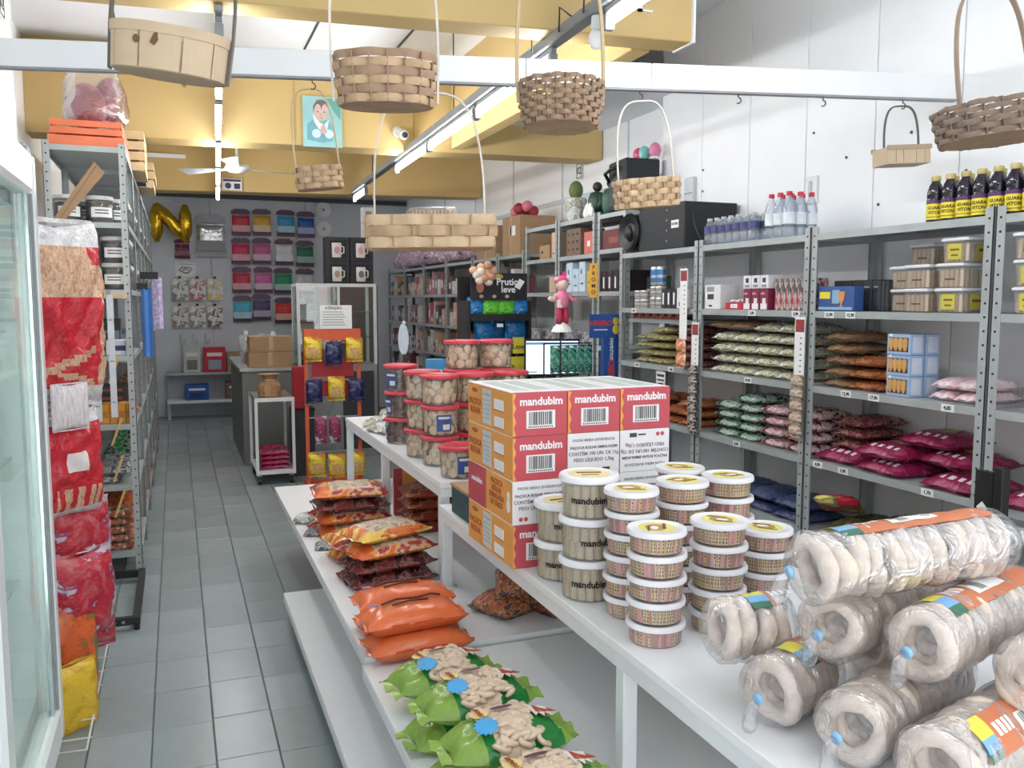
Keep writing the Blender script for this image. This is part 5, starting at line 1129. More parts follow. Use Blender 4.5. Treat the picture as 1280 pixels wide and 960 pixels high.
bx_ = [(.886, 2.682), (1.165, 2.691), (1.493, 2.69), (1.771, 2.677), (.874, 2.285), (1.154, 2.291), (1.461, 2.286), (1.75, 2.269), (.873, 1.886), (1.165, 1.888), (1.439, 1.879), (1.741, 1.87), (.872, 1.484), (1.133, 1.506), (1.44, 1.459), (1.72, 1.458)]
for (n, c), (x, z) in zip(PC, bx_):
    hookpack('balloon_pack', '%s balloon pack pegged to the grey back wall' % n, x, 12.668, z, .255, .37, mat('balloon_' + n.replace(' ', '_'), c, .3, bump=.8, bscale=35), mat('pale_insert_' + n.replace(' ', '_'), tuple(int(150 + v * .35) for v in c), .4), mat('balloon_card', (98, 70, 92), .45), 'balloon packs on the back wall')
STK_ = printed('sticker_sheet', [(236, 234, 230), (90, 86, 84), (228, 226, 222), (150, 144, 136), (240, 238, 236)], 30, .4, 0)
for i, (x, z) in enumerate([(.063, 1.749), (.29, 1.75), (.519, 1.751), (.05, 1.378), (.277, 1.376), (.507, 1.375)]):
    nm = ('grey leaf', 'red mushroom', 'yellow blossom', 'brown pebble', 'grey fern', 'black spotted')[i]; c = ((110, 120, 100), (170, 60, 70), (206, 180, 70), (130, 110, 90), (120, 120, 124), (50, 50, 56))[i]
    t = thing('sticker_pack', 'white sticker pack with %s print pegged on the back wall' % nm, 'sticker pack', (x, 12.67, z), 0, 'sticker packs on the back wall')
    part('card', MB().box(-.1, -.004, -.15, .1, 0, .15), printed('sticker_' + str(i), [(232, 230, 226), c, (236, 234, 230), (206, 200, 194), (240, 238, 236)], 16, .4, 0), t); part('peg', MB().cyl((0, .03, .165), (0, -.03, .165), .02, 8), BLACK, t)
GOLD = mat('gold_foil', (212, 170, 44), .18, metal=.85, bump=.8, bscale=12); SILV = mat('silver_foil', (206, 208, 212), .2, metal=.7, bump=.9, bscale=14)
t = thing('foil_balloon', 'shiny gold foil letter balloon by the back wall', 'balloon', (0, 12.4, 2.62))
for a, b in (((-.20, -.25), (-.20, .25)), ((-.20, .25), (.16, -.22)), ((.16, -.25), (.16, .25))): part('foil_tube', MB().tube([(a[0], 0, a[1]), ((a[0] * 3 + b[0]) / 4, 0, (a[1] * 3 + b[1]) / 4), ((a[0] + b[0]) / 2, 0, (a[1] + b[1]) / 2), ((a[0] + b[0] * 3) / 4, 0, (a[1] + b[1] * 3) / 4), (b[0], 0, b[1])], [.03, .08, .088, .08, .03], 12), GOLD, t, 0, True)
part('thread', MB().tube([(-.2, .0, .27), (0, .28, .33), (.16, 0, .27)], .003, 5), PAPER, t)
t = hookpack('silver_pack', 'large silver foil pack pegged on the back wall', .487, 12.668, 2.49, .40, .58, SILV, mat('clear_grey_card', (150, 152, 158)), mat('silver_card', (176, 178, 184)), None)
t = hookpack('burgundy_pack', 'small burgundy confetti pack below the gold balloon', .11, 12.668, 2.30, .2, .26, printed('burgundy', [(110, 36, 60), (150, 70, 96), (90, 30, 50)], 20, .25), mat('burgundy_card', (140, 90, 110)), mat('burgundy_top', (110, 50, 70)), None)
t = thing('emblem_sign', 'white sign with a dark outlined ribbon emblem', 'sign', (.144, 12.69, 2.021)); part('sheet', MB().box(-.13, -.004, -.1, .13, 0, .1), PAPER, t)
part('emblem', MB().tube([(-.08, -.006, -.01), (-.04, -.006, .04), (.0, -.006, .03), (.03, -.006, .035), (.085, -.006, .01), (.05, -.006, -.03), (.01, -.006, -.05), (-.03, -.006, -.035)], .006, 6, closed=True).tube([(-.04, -.006, -.01), (0, -.006, .015), (.04, -.006, -.01)], .006, 6), INK, t)
part('caption', MB().box(-.1, -.0046, .07, .1, -.004, .08), GREYINK, t)
for i, x in enumerate((.05, .21, .37)): single('clear_hook', MB().tube([(0, 0, .09), (0, 0, 0), (.02, -.02, -.05), (.05, -.03, -.03), (.045, -.03, .02)], .014, 8).mesh('clear_hook', CLEAR, 0, True), 'clear plastic hook on the back wall', 'hook', (x, 12.66, 1.05), (0, 0, 0), 'clear hooks on the back wall')
for z in (2.901, 2.628):
    t = thing('paper_plate', 'white round plate fixed on the back wall', 'plate', (2.033, 12.69, z), 0, 'white plates on the back wall'); part('plate', MB().lathe([(.0, -.0), (.075, 0), (.105, .02), (.108, .02), (.075, -.006), (0, -.006)], 28, cap=False).xf(Matrix.Rotation(R(90), 4, 'X')), PAPER, t, 0, 40); part('hub', MB().disc((0, -.004, 0), .02, .02, 12, 0, .004, 'y'), GREYINK, t)
# bench with boxes under the wall
t = thing('low_bench', 'low grey bench along the back wall', 'bench', (-.15, 12.25, 0)); part('seat', MB().box(0, 0, .22, 1.15, .4, .26), WMET, t, .004); part('upper_shelf', MB().box(0, .05, .60, 1.15, .4, .63), SHELF, t)
for x in (0, 1.11):
    for y in (.0, .36): part('leg', MB().box(x, y if y else .05, 0, x + .04, (y if y else .05) + .04, .22), SHELF, t); 
    part('upright', MB().box(x, .36, .26, x + .04, .4, .6), SHELF, t)
def bbox_(lab, x, y, z, sx, sy, sz, m, m2):
    t = thing('goods_box', lab, 'box', (x, y, z + .001)); part('box_body', MB().box(0, 0, 0, sx, sy, sz), m, t, .004); part('front_print', MB().box(sx * .2, -.001, sz * .12, sx * .8, 0, sz * .5), m2, t); part('title_print', MB().box(sx * .15, -.001, sz * .65, sx * .85, 0, sz * .8), PAPER, t)
bbox_('red toy box on the back bench shelf', .33, 12.33, .63, .28, .25, .33, mat('toy_red', (196, 40, 66)), mat('toy_print', (150, 170, 190)))
bbox_('brown carton beside the red toy box', .63, 12.33, .63, .2, .25, .26, CARD, mat('card_pale', (196, 170, 140)))
bbox_('white and sky blue box at the end of the bench', .84, 12.33, .63, .16, .25, .34, PAPER, mat('sky_print', (90, 180, 220)))
bbox_('pale patterned box left on the back bench shelf', .07, 12.33, .63, .22, .25, .34, mat('pale_grey_box', (196, 198, 196)), mat('olive_print', (120, 124, 100)))
bbox_('flat blue carton on the low bench', .08, 12.28, .26, .30, .28, .2, mat('carton_blue', (40, 90, 170)), mat('carton_blue_d', (30, 60, 120)))
bbox_('taupe carton on the low bench', .60, 12.30, .26, .28, .28, .22, mat('taupe', (120, 104, 96)), CARD)
# ------------------------------------------------------------------ biscuit tubs on the far display table
LIDR = mat('red_plastic_lid', (206, 62, 78), .3, var=.03); CKM = mat('round_biscuit', (246, 222, 184), .75, var=.08, scale=50); CKD = mat('dark_biscuit', (120, 84, 66), .75, var=.15)
TLB = mat('tub_label_navy', (58, 84, 150), .4); TLY = mat('tub_label_cream', (224, 220, 190), .4)
TUBG = film('biscuit_tub_plastic', (248, 250, 252), .35, .08, .15, .04)
ckm = {k: MB().lathe([(.0, 0), (.020, .0), (.0225, .004), (.020, .008), (.0, .009)], 10, cap=False).mesh('biscuit', m, 0, True) for k, m in (('pale', CKM), ('dark', CKD))}
def biscuit_tub(seed, kind='pale', label=True):
    r = random.Random(seed); t = thing('biscuit_tub', '', 'tub')
    part('tub', MB().lathe([(.074, 0), (.079, .004), (.085, .122)], 32), TUBG, t, 0, 45)
    for lay in range(3):
        for k in range(9):
            a = 2 * math.pi * (k + .5 * (lay % 2)) / 9 + r.uniform(-.12, .12); rr = .064 + r.uniform(-.006, .003)
            put('biscuit', ckm[kind], t, (rr * math.cos(a), rr * math.sin(a), .028 + lay * .033 + r.uniform(-.005, .005)), (R(90) + r.uniform(-.3, .3), r.uniform(-.4, .4), a + R(90)))
    part('biscuit_core', MB().lathe([(.03, .004), (.05, .01), (.052, .09), (.03, .105)], 14), CKM if kind == 'pale' else CKD, t, 0, True)
    l = part('lid', MB().lathe([(.085, .119), (.091, .121), (.092, .132), (.089, .136), (.08, .1385), (.076, .136), (0, .136)], 32, cap=False), LIDR, t, 0, 45)
    if label:
        m = MB(); lathe_wall(m, .0805, .0848, .022, .098, -2.45, -1.6, 8, 0); lathe_wall(m, .0812, .0835, .03, .055, -2.1, -1.7, 4, 1); lathe_wall(m, .0836, .085, .078, .09, -2.35, -1.7, 6, 1); part('label', m, [TLB, TLY], t)
    return t
GBT = 'red-lidded biscuit tubs'
protos = [biscuit_tub(1, 'pale', True), biscuit_tub(2, 'pale', False), biscuit_tub(3, 'dark', True)]; usedp = set()
def put_tub(v, loc, rz, lab):
    if v not in usedp: usedp.add(v); o = protos[v]; o.location = loc; o.rotation_euler = (0, 0, rz); o['label'] = lab; o['group'] = GBT
    else: dup(protos[v], loc, (0, 0, rz), lab, GBT)
TZ = .846; PT = .1405
put_tub(0, (1.115, 3.49, TZ), .5, 'single red-lidded biscuit tub standing alone before the stacks')
for c, (x, y, n, kinds, lab) in enumerate(((1.115, 3.78, 3, (1, 0, 1), 'red-lidded tub of pale round biscuits with a blue label column'), (1.10, 4.02, 3, (1, 1, 1), 'red-lidded tub of pale round biscuits in the aisle-side stack'), (1.30, 3.82, 3, (0, 1, 1), 'red-lidded tub of pale round biscuits beside the peanut cartons'), (1.31, 4.05, 4, (1, 1, 1, 1), 'red-lidded tub of pale round biscuits in the tallest stack'),
                                         (1.49, 3.85, 3, (1, 0, 1), 'red-lidded tub of pale round biscuits on the inner stack'), (1.10, 4.45, 3, (2, 2, 2), 'red-lidded tub of dark biscuits at the rear of the table'), (1.49, 4.06, 4, (1, 0, 1, 1), 'red-lidded tub of pale biscuits at the inner back'))):
    for k in range(n): put_tub(kinds[k], (x + .003 * (k % 2), y, TZ + k * PT), .4 * k + c, lab)
FOIL = printed('foil_crinkle', [(150, 152, 150), (206, 208, 206), (226, 228, 226), (120, 116, 104), (188, 184, 160)], 14, .18, 1.0)
fo = bags('foil_bag', FOIL, .3, .22, .06, 2)
for k, (x, y) in enumerate(((1.16, 4.85), (1.18, 5.12), (1.22, 5.0))): single('foil_bag', fo[k % 2], 'crinkled silver foil bag on the far end of the display table', 'snack bag', (x, y, TZ + (.055 if k == 2 else 0)), (0, 0, R(20 + 30 * k)), 'silver foil bags')
t = thing('oval_mirror', 'white oval paddle on a thin stand at the table end', 'sign', (1.33, 5.30, TZ)); part('paddle', MB().disc((0, 0, .51), .034, .1, 24, 0, .008, 'y'), mat('paddle_white', (196, 202, 212), .5), t); part('stem', MB().cyl((0, -.004, .012), (0, -.004, .42), .006, 8), DGREY, t); part('foot', MB().lathe([(.05, 0), (.05, .008), (.01, .014)], 16), DGREY, t); part('tip', MB().ball((.005, -.004, .615), .012, 0, 8, 6), mat('paddle_white', (196, 202, 212)), t)
t = thing('blue_pack', 'small bright blue pack behind the biscuit tubs', 'box', (1.33, 4.72, TZ)); part('box_body', MB().box(0, 0, 0, .1, .06, .42), mat('bright_blue', (70, 150, 206), .4), t, .003); part('print', MB().box(.02, -.001, .3, .08, 0, .36), PAPER, t)

# ------------------------------------------------------------------ bags on the middle shelves
ZF, ZN = .421, .406
def ends(a, b, c): return lambda u, v, top: (b if abs(u) > a else (c if abs(v) < .75 and top else b))
SNO = printed('orange_red_snack', [(190, 56, 40), (220, 104, 48), (232, 160, 70), (200, 180, 150), (170, 40, 40)], 9, .18, .6); SNC = printed('clear_crinkle_snack', [(150, 120, 100), (206, 186, 160), (226, 214, 196), (180, 150, 120)], 20, .15, 1.0)
SNY = printed('yellow_red_snack', [(226, 180, 60), (232, 196, 90), (196, 60, 48), (222, 120, 60)], 10, .18, .6, (.4, 2, 1)); SND = printed('wine_clear_snack', [(90, 30, 36), (120, 44, 48), (150, 100, 90), (70, 26, 32)], 14, .15, .8)
BRD = printed('brown_red_bag', [(110, 44, 36), (150, 66, 48), (176, 120, 84), (130, 50, 40)], 14, .2, .6)
s1 = bags('snack_bag', [SNC, SNO], .38, .28, .0575, 2, ends(.52, 1, 0)); s2 = bags('snack_bag', [SNC, SNY], .36, .22, .0575, 2, ends(.6, 1, 0)); s3 = bags('snack_bag', SND, .38, .25, .0575, 2); s4 = bags('snack_bag', BRD, .34, .26, .0555, 2)
r = random.Random(9)
for k, y in enumerate((0, .01, -.01, .0)): single('snack_bag', (s1[0], s1[1], s3[0], s1[0])[k], ('orange-ended clear snack bag %s' % ('at the bottom', 'second from the bottom', '', 'on top')[k] if k != 2 else 'wine-red snack bag pressed') + ' in the stack beside the silver wrappers', 'snack bag', (.80, 4.36 + y, ZF + k * .064), (0, 0, R(8 - 4 * k)), 'bags stacked on the far middle shelf')
for k in range(4): single('snack_bag', s4[k % 2], 'brown-red snack bag stacked behind the table leg', 'snack bag', (1.225, 4.28, ZF + k * .058), (0, 0, R(4 - 3 * k)), 'brown-red snack bags')
for k in range(4): single('snack_bag', (s3[0], s3[1], s1[1], s2[0])[k], ('wine-dark clear snack bag under the mixed stack', 'wine-dark clear snack bag second in the mixed stack', 'orange and clear snack bag third in the mixed stack', 'yellow-striped clear snack bag crowning the mixed stack')[k], 'snack bag', (.80, 3.52 + .015 * k, ZF + k * .06), (0, 0, R(6 + 5 * k)), 'mixed bags on the middle shelf')
for k in range(2): single('snack_bag', s2[k], 'yellow-striped snack bag lying behind the mixed stack', 'snack bag', (.80 - .02 * k, 3.86 + .0 * k, ZF + .075 * k), (0, 0, R(12 - 6 * k)), 'striped bags on the middle shelf')
for k in range(3): single('foil_pack', bags('foil_pack', FOIL, .12, .09, .05, 1)[0] if k == 0 else sl[0], 'small silver wrapper pack at the edge of the middle shelf', 'snack bag', (.60 + .012 * k, 4.60 - .26 * k, ZF), (0, 0, R(60 + 10 * k)), 'silver wrapper packs', .55 if k else None)
t = pbox('orange_carton', 'flat orange carton standing behind the brown bags', 1.08, 4.56, ZF, .3, .02, .26, BORG, ()); part('red_end', MB().box(.0, -.001, 0, .05, 0, .26), BRED, t); letter('PAÇOCA ROLHA', .026, BROWN, t, (.18, -.001, .235), FY)
# orange biscuit packs
ORP = mat('orange_pack', (228, 114, 66), .22, var=.05, scale=8, bump=.25, bscale=18); 
for k, (x, y, z, rz, lab) in enumerate(((.725, 2.80, 0, 4, 'orange biscuit packet under two others'), (.715, 2.83, .079, 6, 'orange biscuit packet with dark swirl lettering lying in front'), (.74, 3.01, .0, 5, 'orange biscuit packet behind, next to the mixed stack'), (.73, 3.02, .079, 5, 'orange biscuit packet with dark swirl lettering lying behind'))):
    t = thing('biscuit_packet', lab, 'packet', (x, y - .05, ZF + z), R(rz), 'orange biscuit packets')
    part('packet', pillow(.36, .17, .075, k + 2, 18, 10, .06, .012, None, .8), ORP, t, 0, True)
    part('lettering_swirl', MB().tube([(-.10, .02, .0755), (-.04, .045, .0775), (.03, .03, .0775), (.09, .05, .0755), (.12, .035, .072)], .004, 6).tube([(-.07, -.005, .077), (0, .012, .078), (.06, .0, .077)], .0035, 6), mat('dark_brown_print', (96, 50, 30)), t, 0, True)
    part('side_lettering', MB().box(-.1, -.0875, .03, -.04, -.0855, .038).box(-.02, -.0875, .03, .08, -.0855, .036), mat('pack_print_tan', (206, 84, 40)), t)
    part('badge', MB().disc((-.125, .03, .071), .018, .009, 14, 0, .003), mat('pack_badge', (150, 120, 150)), t)
# green puffed-snack bags
GRL = mat('green_bag_light', (134, 168, 72), .2, var=.12, scale=7, bump=.35, bscale=22); GRD = mat('green_bag_dark', (34, 122, 54), .2, var=.08, bump=.35, bscale=22); PUF = mat('puffed_snack', (214, 192, 168), .35, var=.08, scale=30, bump=.2, bscale=30); BUR = mat('burst_blue', (70, 160, 214), .4)
WHL = mat('bag_white_print', (232, 222, 214), .35); MAR = mat('bag_maroon_print', (96, 64, 80), .4)
def gpat(u, v, top):
    if not top: return 0
    if u > .38 + .25 * v and u < .72 - .1 * v: return 1
    if -.5 < u < -.3 and v < .1: return 1
    if -.35 < u < .5: return 2
    return 0
puff = MB().tube([(.016 * math.cos(a), .016 * math.sin(a), .002 * math.sin(2 * a)) for a in [k * .5 for k in range(11)]], [.005, .008, .0088, .009, .009, .0092, .009, .009, .0088, .008, .005], 7).mesh('puff', PUF, 0, True)
def gzat(T, u, v, fl=.55): return T * fl * .5 + T * (1 - fl * .5) * (max(0, 1 - abs(u) ** 2.3) ** .5) * (max(0, 1 - abs(v) ** 2.3) ** .5)
def green_bag(loc, rz, seed, lab, ry=0):
    t = thing('puffed_snack_bag', lab, 'snack bag', loc, 0, 'green bags of puffed snacks', rot=(0, R(ry), R(rz))); L, Wd, T = .36, .21, .085
    part('bag', pillow(L, Wd, T, seed, 32, 22, .12, .03, gpat, zig=True, ex=2.3, taper=.42), [GRL, GRD, PUF], t, 0, True)
    rr = random.Random(seed)
    for k in range(60):
        u, v = rr.uniform(-.31, .36), rr.uniform(-.88, .8)
        put('puff', puff, t, (u * L / 2, v * Wd / 2, gzat(T, u, v) - .005), (v * abs(v) * -.9 + rr.uniform(-.12, .12), rr.uniform(-.12, .12), rr.uniform(0, 6)), (1, 1, .8))
    def flat(poly, u, v, m, name, s=1, dz=.006):
        cx, cy, cz = u * L / 2, v * Wd / 2, gzat(T, u, v) + dz
        o = part(name, MB().prism(poly, 0, .0015), m, t, loc=(cx, cy, cz), rot=(-v * .8 * abs(v) ** .2, u * .35, 0)); return o
    flat([((.032 if i % 2 else .025) * math.cos(i * math.pi / 14), (.032 if i % 2 else .025) * math.sin(i * math.pi / 14)) for i in range(28)], -.38, -.35, BUR, 'burst_print', dz=.010)
    o = flat([(.022 * math.cos(i * .314), .03 * math.sin(i * .314)) for i in range(20)], -.34, .28, mat('oval_logo', (232, 206, 140), .4), 'oval_logo')
    put('lettering', text_mesh('BOGO', .02, mat('logo_brown', (150, 80, 30)), bold=.03), t, o.location + Vector((0, 0, .004)), (o.rotation_euler[0], o.rotation_euler[1], R(-90)))
    flat([(.03 * math.cos(i * .314), .009 * math.sin(i * .314)) for i in range(20)], .0, .3, MAR, 'maroon_oval', dz=.010)
    flat([(-.022, -.03), (-.008, -.012), (.0, -.034), (.009, -.012), (.022, -.03), (.024, .02), (-.024, .03)], .5, .0, WHL, 'white_panel', dz=.003)
    for i in range(4): part('print_mark', MB().prism([(-.007, -.016), (.008, -.02), (.009, .014), (-.004, .02)], 0, .001), mat('print_red_brown', (170, 70, 50)), t, loc=((.46 + .06 * i) * L / 2, .05 * Wd / 2, gzat(T, .46 + .06 * i, .05) + .004), rot=(0, .25, .2 * i))
    return t
green_bag((.70, 2.16, ZN), 8, 1, 'green puffed-snack bag lying lowest towards the table leg', 0)
green_bag((.725, 1.90, ZN + .088), 3, 2, 'green puffed-snack bag with oval logo lying on the heap edge', 0)
green_bag((.70, 1.93, ZN), 6, 3, 'green puffed-snack bag lying beneath the upper one', 0)
green_bag((.725, 2.135, ZN + .088), 5, 4, 'green puffed-snack bag on top with its clear window up', 0)
green_bag((.71, 2.40, ZN + .045), 10, 5, 'green puffed-snack bag touching the orange packets', 0)
green_bag((.70, 1.69, ZN), 2, 6, 'green puffed-snack bag half hidden at the open end', 0)
green_bag((.72, 1.66, ZN + .088), 5, 7, 'green puffed-snack bag lying on the open-end one', 0)
# heaps under the near table
for k, (x, y, rz) in enumerate(((1.17, 3.0, 25), (1.36, 2.94, 20), (1.2, 2.98, 70))): single('snack_bag', bags('snack_bag', printed('rust_pretzel', [(110, 52, 40), (176, 92, 58), (206, 160, 120), (140, 66, 46), (90, 84, 84)], 30, .2, .8), .3, .2, .08, 1)[0], 'clear bag of rust-coloured pretzels under the near table', 'snack bag', (x, y, ZF + (.082 if k == 2 else 0)), (0, 0, R(rz)), 'pretzel bags')
single('snack_bag', bags('snack_bag', printed('yellow_wine_bag', [(206, 196, 60), (196, 186, 52), (120, 30, 50), (220, 210, 90)], 8, .25), .34, .16, .07, 1)[0], 'yellow-green snack bag standing under the near table', 'snack bag', (1.42, 2.15, ZN + .08), (R(70), 0, R(70)))
single('snack_bag', bags('snack_bag', BRD, .3, .2, .07, 1)[0], 'dark red snack bag deep under the near table', 'snack bag', (1.5, 1.75, ZN), (0, 0, R(50)))

# ------------------------------------------------------------------ orange floor stand with hanging snacks
os_ = thing('snack_stand', 'orange floor display stand hung with yellow and navy snack bags', 'stand', (1.0, 7.3, 0)); OST = mat('stand_orange', (222, 98, 58), .45); RPN = mat('stand_red_panel', (176, 34, 40), .45)
part('base', MB().box(0, 0, 0, .48, .3, .03), OST, os_)
for x in (0, .45): part('upright', MB().box(x, .12, .03, x + .03, .15, 1.36), OST, os_)
part('header', MB().box(0, .10, 1.26, .48, .12, 1.36), OST, os_)
for z in (.95, .78): part('red_panel', MB().box(.06, .13, z, .42, .14, z + .15), RPN, os_)
part('pole', MB().box(.225, .14, .03, .255, .16, 1.26), STEEL, os_)
for z in (1.24, .92, .60, .30): part('bar', MB().cyl((.03, .11, z), (.45, .11, z), .006, 8), STEEL, os_)
YSN = printed('yellow_snack_pack', [(232, 200, 40), (238, 212, 70), (226, 190, 30), (200, 130, 60)], 9, .2); NSN = printed('navy_snack_pack', [(200, 206, 220), (40, 46, 98), (34, 38, 84), (30, 32, 74), (40, 46, 98), (60, 66, 120)], 9, .2); RSN = printed('plum_snack_pack', [(216, 206, 216), (150, 40, 80), (160, 50, 86), (90, 50, 110), (216, 206, 216)], 12, .2)
def ypat(u, v, top): return 1 if top and u > -.1 and abs(v) < .7 and u < .75 else 0
ym = pillow(.21, .145, .05, 3, 14, 10, .1, .015, ypat).mesh('snack_pack', [YSN, printed('peanut_view', [(170, 110, 60), (214, 160, 96), (230, 190, 130)], 60, .3)], 0, True); nm_ = pillow(.2, .14, .05, 4).mesh('snack_pack', NSN, 0, True); rm = pillow(.24, .1, .05, 5).mesh('snack_pack', RSN, 0, True)
for k, (x, z, m, c) in enumerate(((.07, 1.19, ym, 'yellow'), (.24, 1.15, nm_, 'navy'), (.42, 1.18, ym, 'yellow'), (.07, .83, nm_, 'navy'), (.26, .85, ym, 'yellow'), (.43, .83, nm_, 'navy'), (.12, .50, rm, 'plum and white'), (.24, .50, rm, 'plum and white'), (.43, .50, nm_, 'navy'), (.08, .20, ym, 'yellow'), (.25, .18, ym, 'yellow'), (.42, .19, ym, 'yellow'))):
    single('snack_pack', m, '%s snack pack hanging %s on the orange stand' % (c, ('in the top row', 'in the second row', 'in the third row', 'in the bottom row')[k // 3]), 'snack pack', (1.0 + x, 7.385, z), hang(-90), 'snack packs on the orange stand')
t = thing('paper_notice', 'printed price list taped above the orange stand', 'notice', (1.27, 7.39, 1.46)); part('sheet', MB().box(-.135, -.002, -.1, .135, 0, .1), PAPER, t); letter('ATENÇÃO', .03, INK, t, (-.02, -.003, .075), FY)
for k in range(6): part('text_line', MB().box(-.115, -.003, .04 - k * .022, .06 + .01 * (k % 3), -.002, .046 - k * .022), GREYINK, t)
# ------------------------------------------------------------------ trolley and goods
tr = thing('goods_trolley', 'white-framed trolley on castors carrying pink packs', 'trolley', (.60, 7.62, 0))
for x in (0, .31):
    for y in (0, .62): part('post', MB().box(x, y, .09, x + .025, y + .025, .76), WMET, tr)
for z in (.10, .735): part('deck', MB().box(.005, .005, z, .33, .64, z + .025), WMET if z < .5 else mat('trolley_top', (120, 116, 112)), tr); part('rim', MB().box(0, -.004, z - .005, .335, 0, z + .03), WMET, tr)
for x in (.03, .30):
    for y in (.04, .6): part('castor', MB().cyl((x - .015, y, .035), (x + .015, y, .035), .035, 12), BLACK, tr, 0, 40); part('castor_fork', MB().box(x - .02, y - .015, .07, x + .02, y + .015, .1), STEEL, tr)
pkp = [pillow(.27, .2, .04, s, wr=.05).mesh('pink_pack', printed('deep_pink_pack', [(150, 26, 70), (176, 40, 90), (130, 20, 60), (196, 90, 126)], 14, .25), 0, True) for s in range(2)]
for c in range(2):
    for k in range(4): single('pink_pack', pkp[k % 2], 'deep pink pack stacked on the trolley deck', 'pack', (.765, 7.78 + c * .28, .1265 + k * .042), (0, 0, R(2 * k)), 'deep pink packs on the trolley')
t = thing('paper_sack', 'brown paper sack with gathered top on the trolley', 'sack', (.74, 7.75, .762)); part('sack', MB().lathe([(.09, 0), (.1, .01), (.1, .1), (.075, .135), (.05, .15), (.07, .18), (.1, .2)], 12), printed('kraft_crumple', [(150, 104, 74), (190, 150, 110), (170, 124, 90)], 14, .6, .8), t); part('tie', MB().lathe([(.056, .145), (.056, .156)], 12, cap=False), mat('string_pale', (214, 196, 160)), t)
# counter of cartons behind it
ct = thing('sales_counter', 'grey counter piled with cartons behind the trolley', 'counter', (.57, 8.6, 0)); part('body', MB().box(0, 0, 0, .5, 1.8, .92), mat('counter_grey', (120, 122, 122), .6), ct); part('worktop', MB().box(-.02, -.02, .92, .52, 1.82, .95), SHELF, ct)
for k in range(2):
    t = thing('cardboard_carton', 'brown cardboard carton on the counter, %s' % ('lower', 'upper')[k], 'carton', (.64 + .01 * k, 8.62, .951 + k * .151)); part('body', MB().box(0, 0, 0, .40, .34, .15), CARD, t, .003); part('tape', MB().box(.18, -.001, .02, .22, 0, .15), mat('tape_tan', (190, 160, 124)), t)
t = thing('red_carton', 'red carton leaning beside the brown ones', 'carton', (.97, 7.95, .62)); part('body', MB().box(0, 0, 0, .13, .12, .38), mat('carton_red2', (180, 40, 56)), t, .003); part('print', MB().box(.02, -.001, .2, .11, 0, .3), RPN, t)
t2 = thing('small_plinth', 'dark plinth beside the trolley', 'plinth', (.95, 7.93, 0)); part('body', MB().box(0, 0, 0, .2, .2, .6), DGREY, t2); part('top', MB().box(-.004, -.004, .6, .204, .204, .619), BLACK, t2)
r = random.Random(21)
for k in range(9):
    x, y = .66 + (k % 3) * .13, 9.15 + (k // 3) * .16; t = thing('clear_cake_box', 'small clear cake-topper box on the counter', 'box', (x, y, .951), 0, 'clear topper boxes'); h = r.uniform(.16, .32)
    part('box', MB().box(-.05, -.05, 0, .05, .05, h), CLEAR, t); part('topper', MB().box(-.03, -.004, .01, .03, .004, h * .5), mat('topper_' + str(k % 3), ((110, 60, 60), (196, 196, 190), (90, 84, 80))[k % 3]), t); part('stick', MB().cyl((0, 0, .01), (0, 0, h * 1.15), .003, 5), PAPER, t); part('flag', MB().box(0, -.002, h, .04, .002, h * 1.15), PAPER, t)
# ------------------------------------------------------------------ glass cabinet and mug boxes
gc = thing('glass_cabinet', 'white-framed glass display cabinet on a grey base', 'cabinet', (1.12, 8.75, 0)); GX, GY = .80, .42
part('base', MB().box(0, 0, 0, GX, GY, .95), mat('cabinet_base_grey', (150, 154, 156), .5), gc, .004); part('base_door', MB().box(.44, -.012, .08, .76, 0, .88), DGREY, gc)
for x in (0, GX - .03):
    for y in (0, GY - .03): part('frame_post', MB().box(x, y, .95, x + .03, y + .03, 1.74), WMET, gc)
part('top_frame', MB().box(0, 0, 1.74, GX, .03, 1.77).box(0, GY - .03, 1.74, GX, GY, 1.77).box(0, .03, 1.74, .03, GY - .03, 1.77).box(GX - .03, .03, 1.74, GX, GY - .03, 1.77), WMET, gc); part('door_stile', MB().box(.40, -.004, .95, .425, .0, 1.74), WMET, gc)
part('glass', MB().box(.03, .01, .95, GX - .03, .014, 1.74), GLASS, gc); part('glass', MB().box(.004, .03, .95, .008, GY - .03, 1.74), GLASS, gc)
for z in (1.22, 1.48): part('glass_shelf', MB().box(.03, .03, z, GX - .03, GY - .03, z + .008), GLASS, gc)
for k in range(10):
    z = (.951, 1.229, 1.489)[k % 3]; c = ((120, 60, 60), (150, 150, 146), (90, 110, 90), (70, 80, 90))[k % 4]
    single('glass_jar', MB().lathe([(.03, 0), (.04, .01), (.042, .08), (.025, .11), (.03, .13)], 14).mesh('glass_jar', mat('trinket_%d' % (k % 4), c, .3), 0, True), 'small trinket jar inside the glass cabinet', 'jar', (1.20 + (k % 5) * .14, 8.95, z), (0, 0, 0), 'trinket jars in the cabinet')
cb = thing('tall_cupboard', 'dark tall cupboard carrying the mug boxes', 'cupboard', (1.50, 9.6, 0)); part('body', MB().box(0, 0, 0, .62, .4, 1.775), mat('cupboard_brown', (104, 84, 80), .6), cb); part('side_trim', MB().box(-.01, -.006, 0, .05, 0, 1.775), mat('cupboard_red', (150, 70, 62)), cb)
MUG = mat('mug_white', (230, 228, 226), .25)
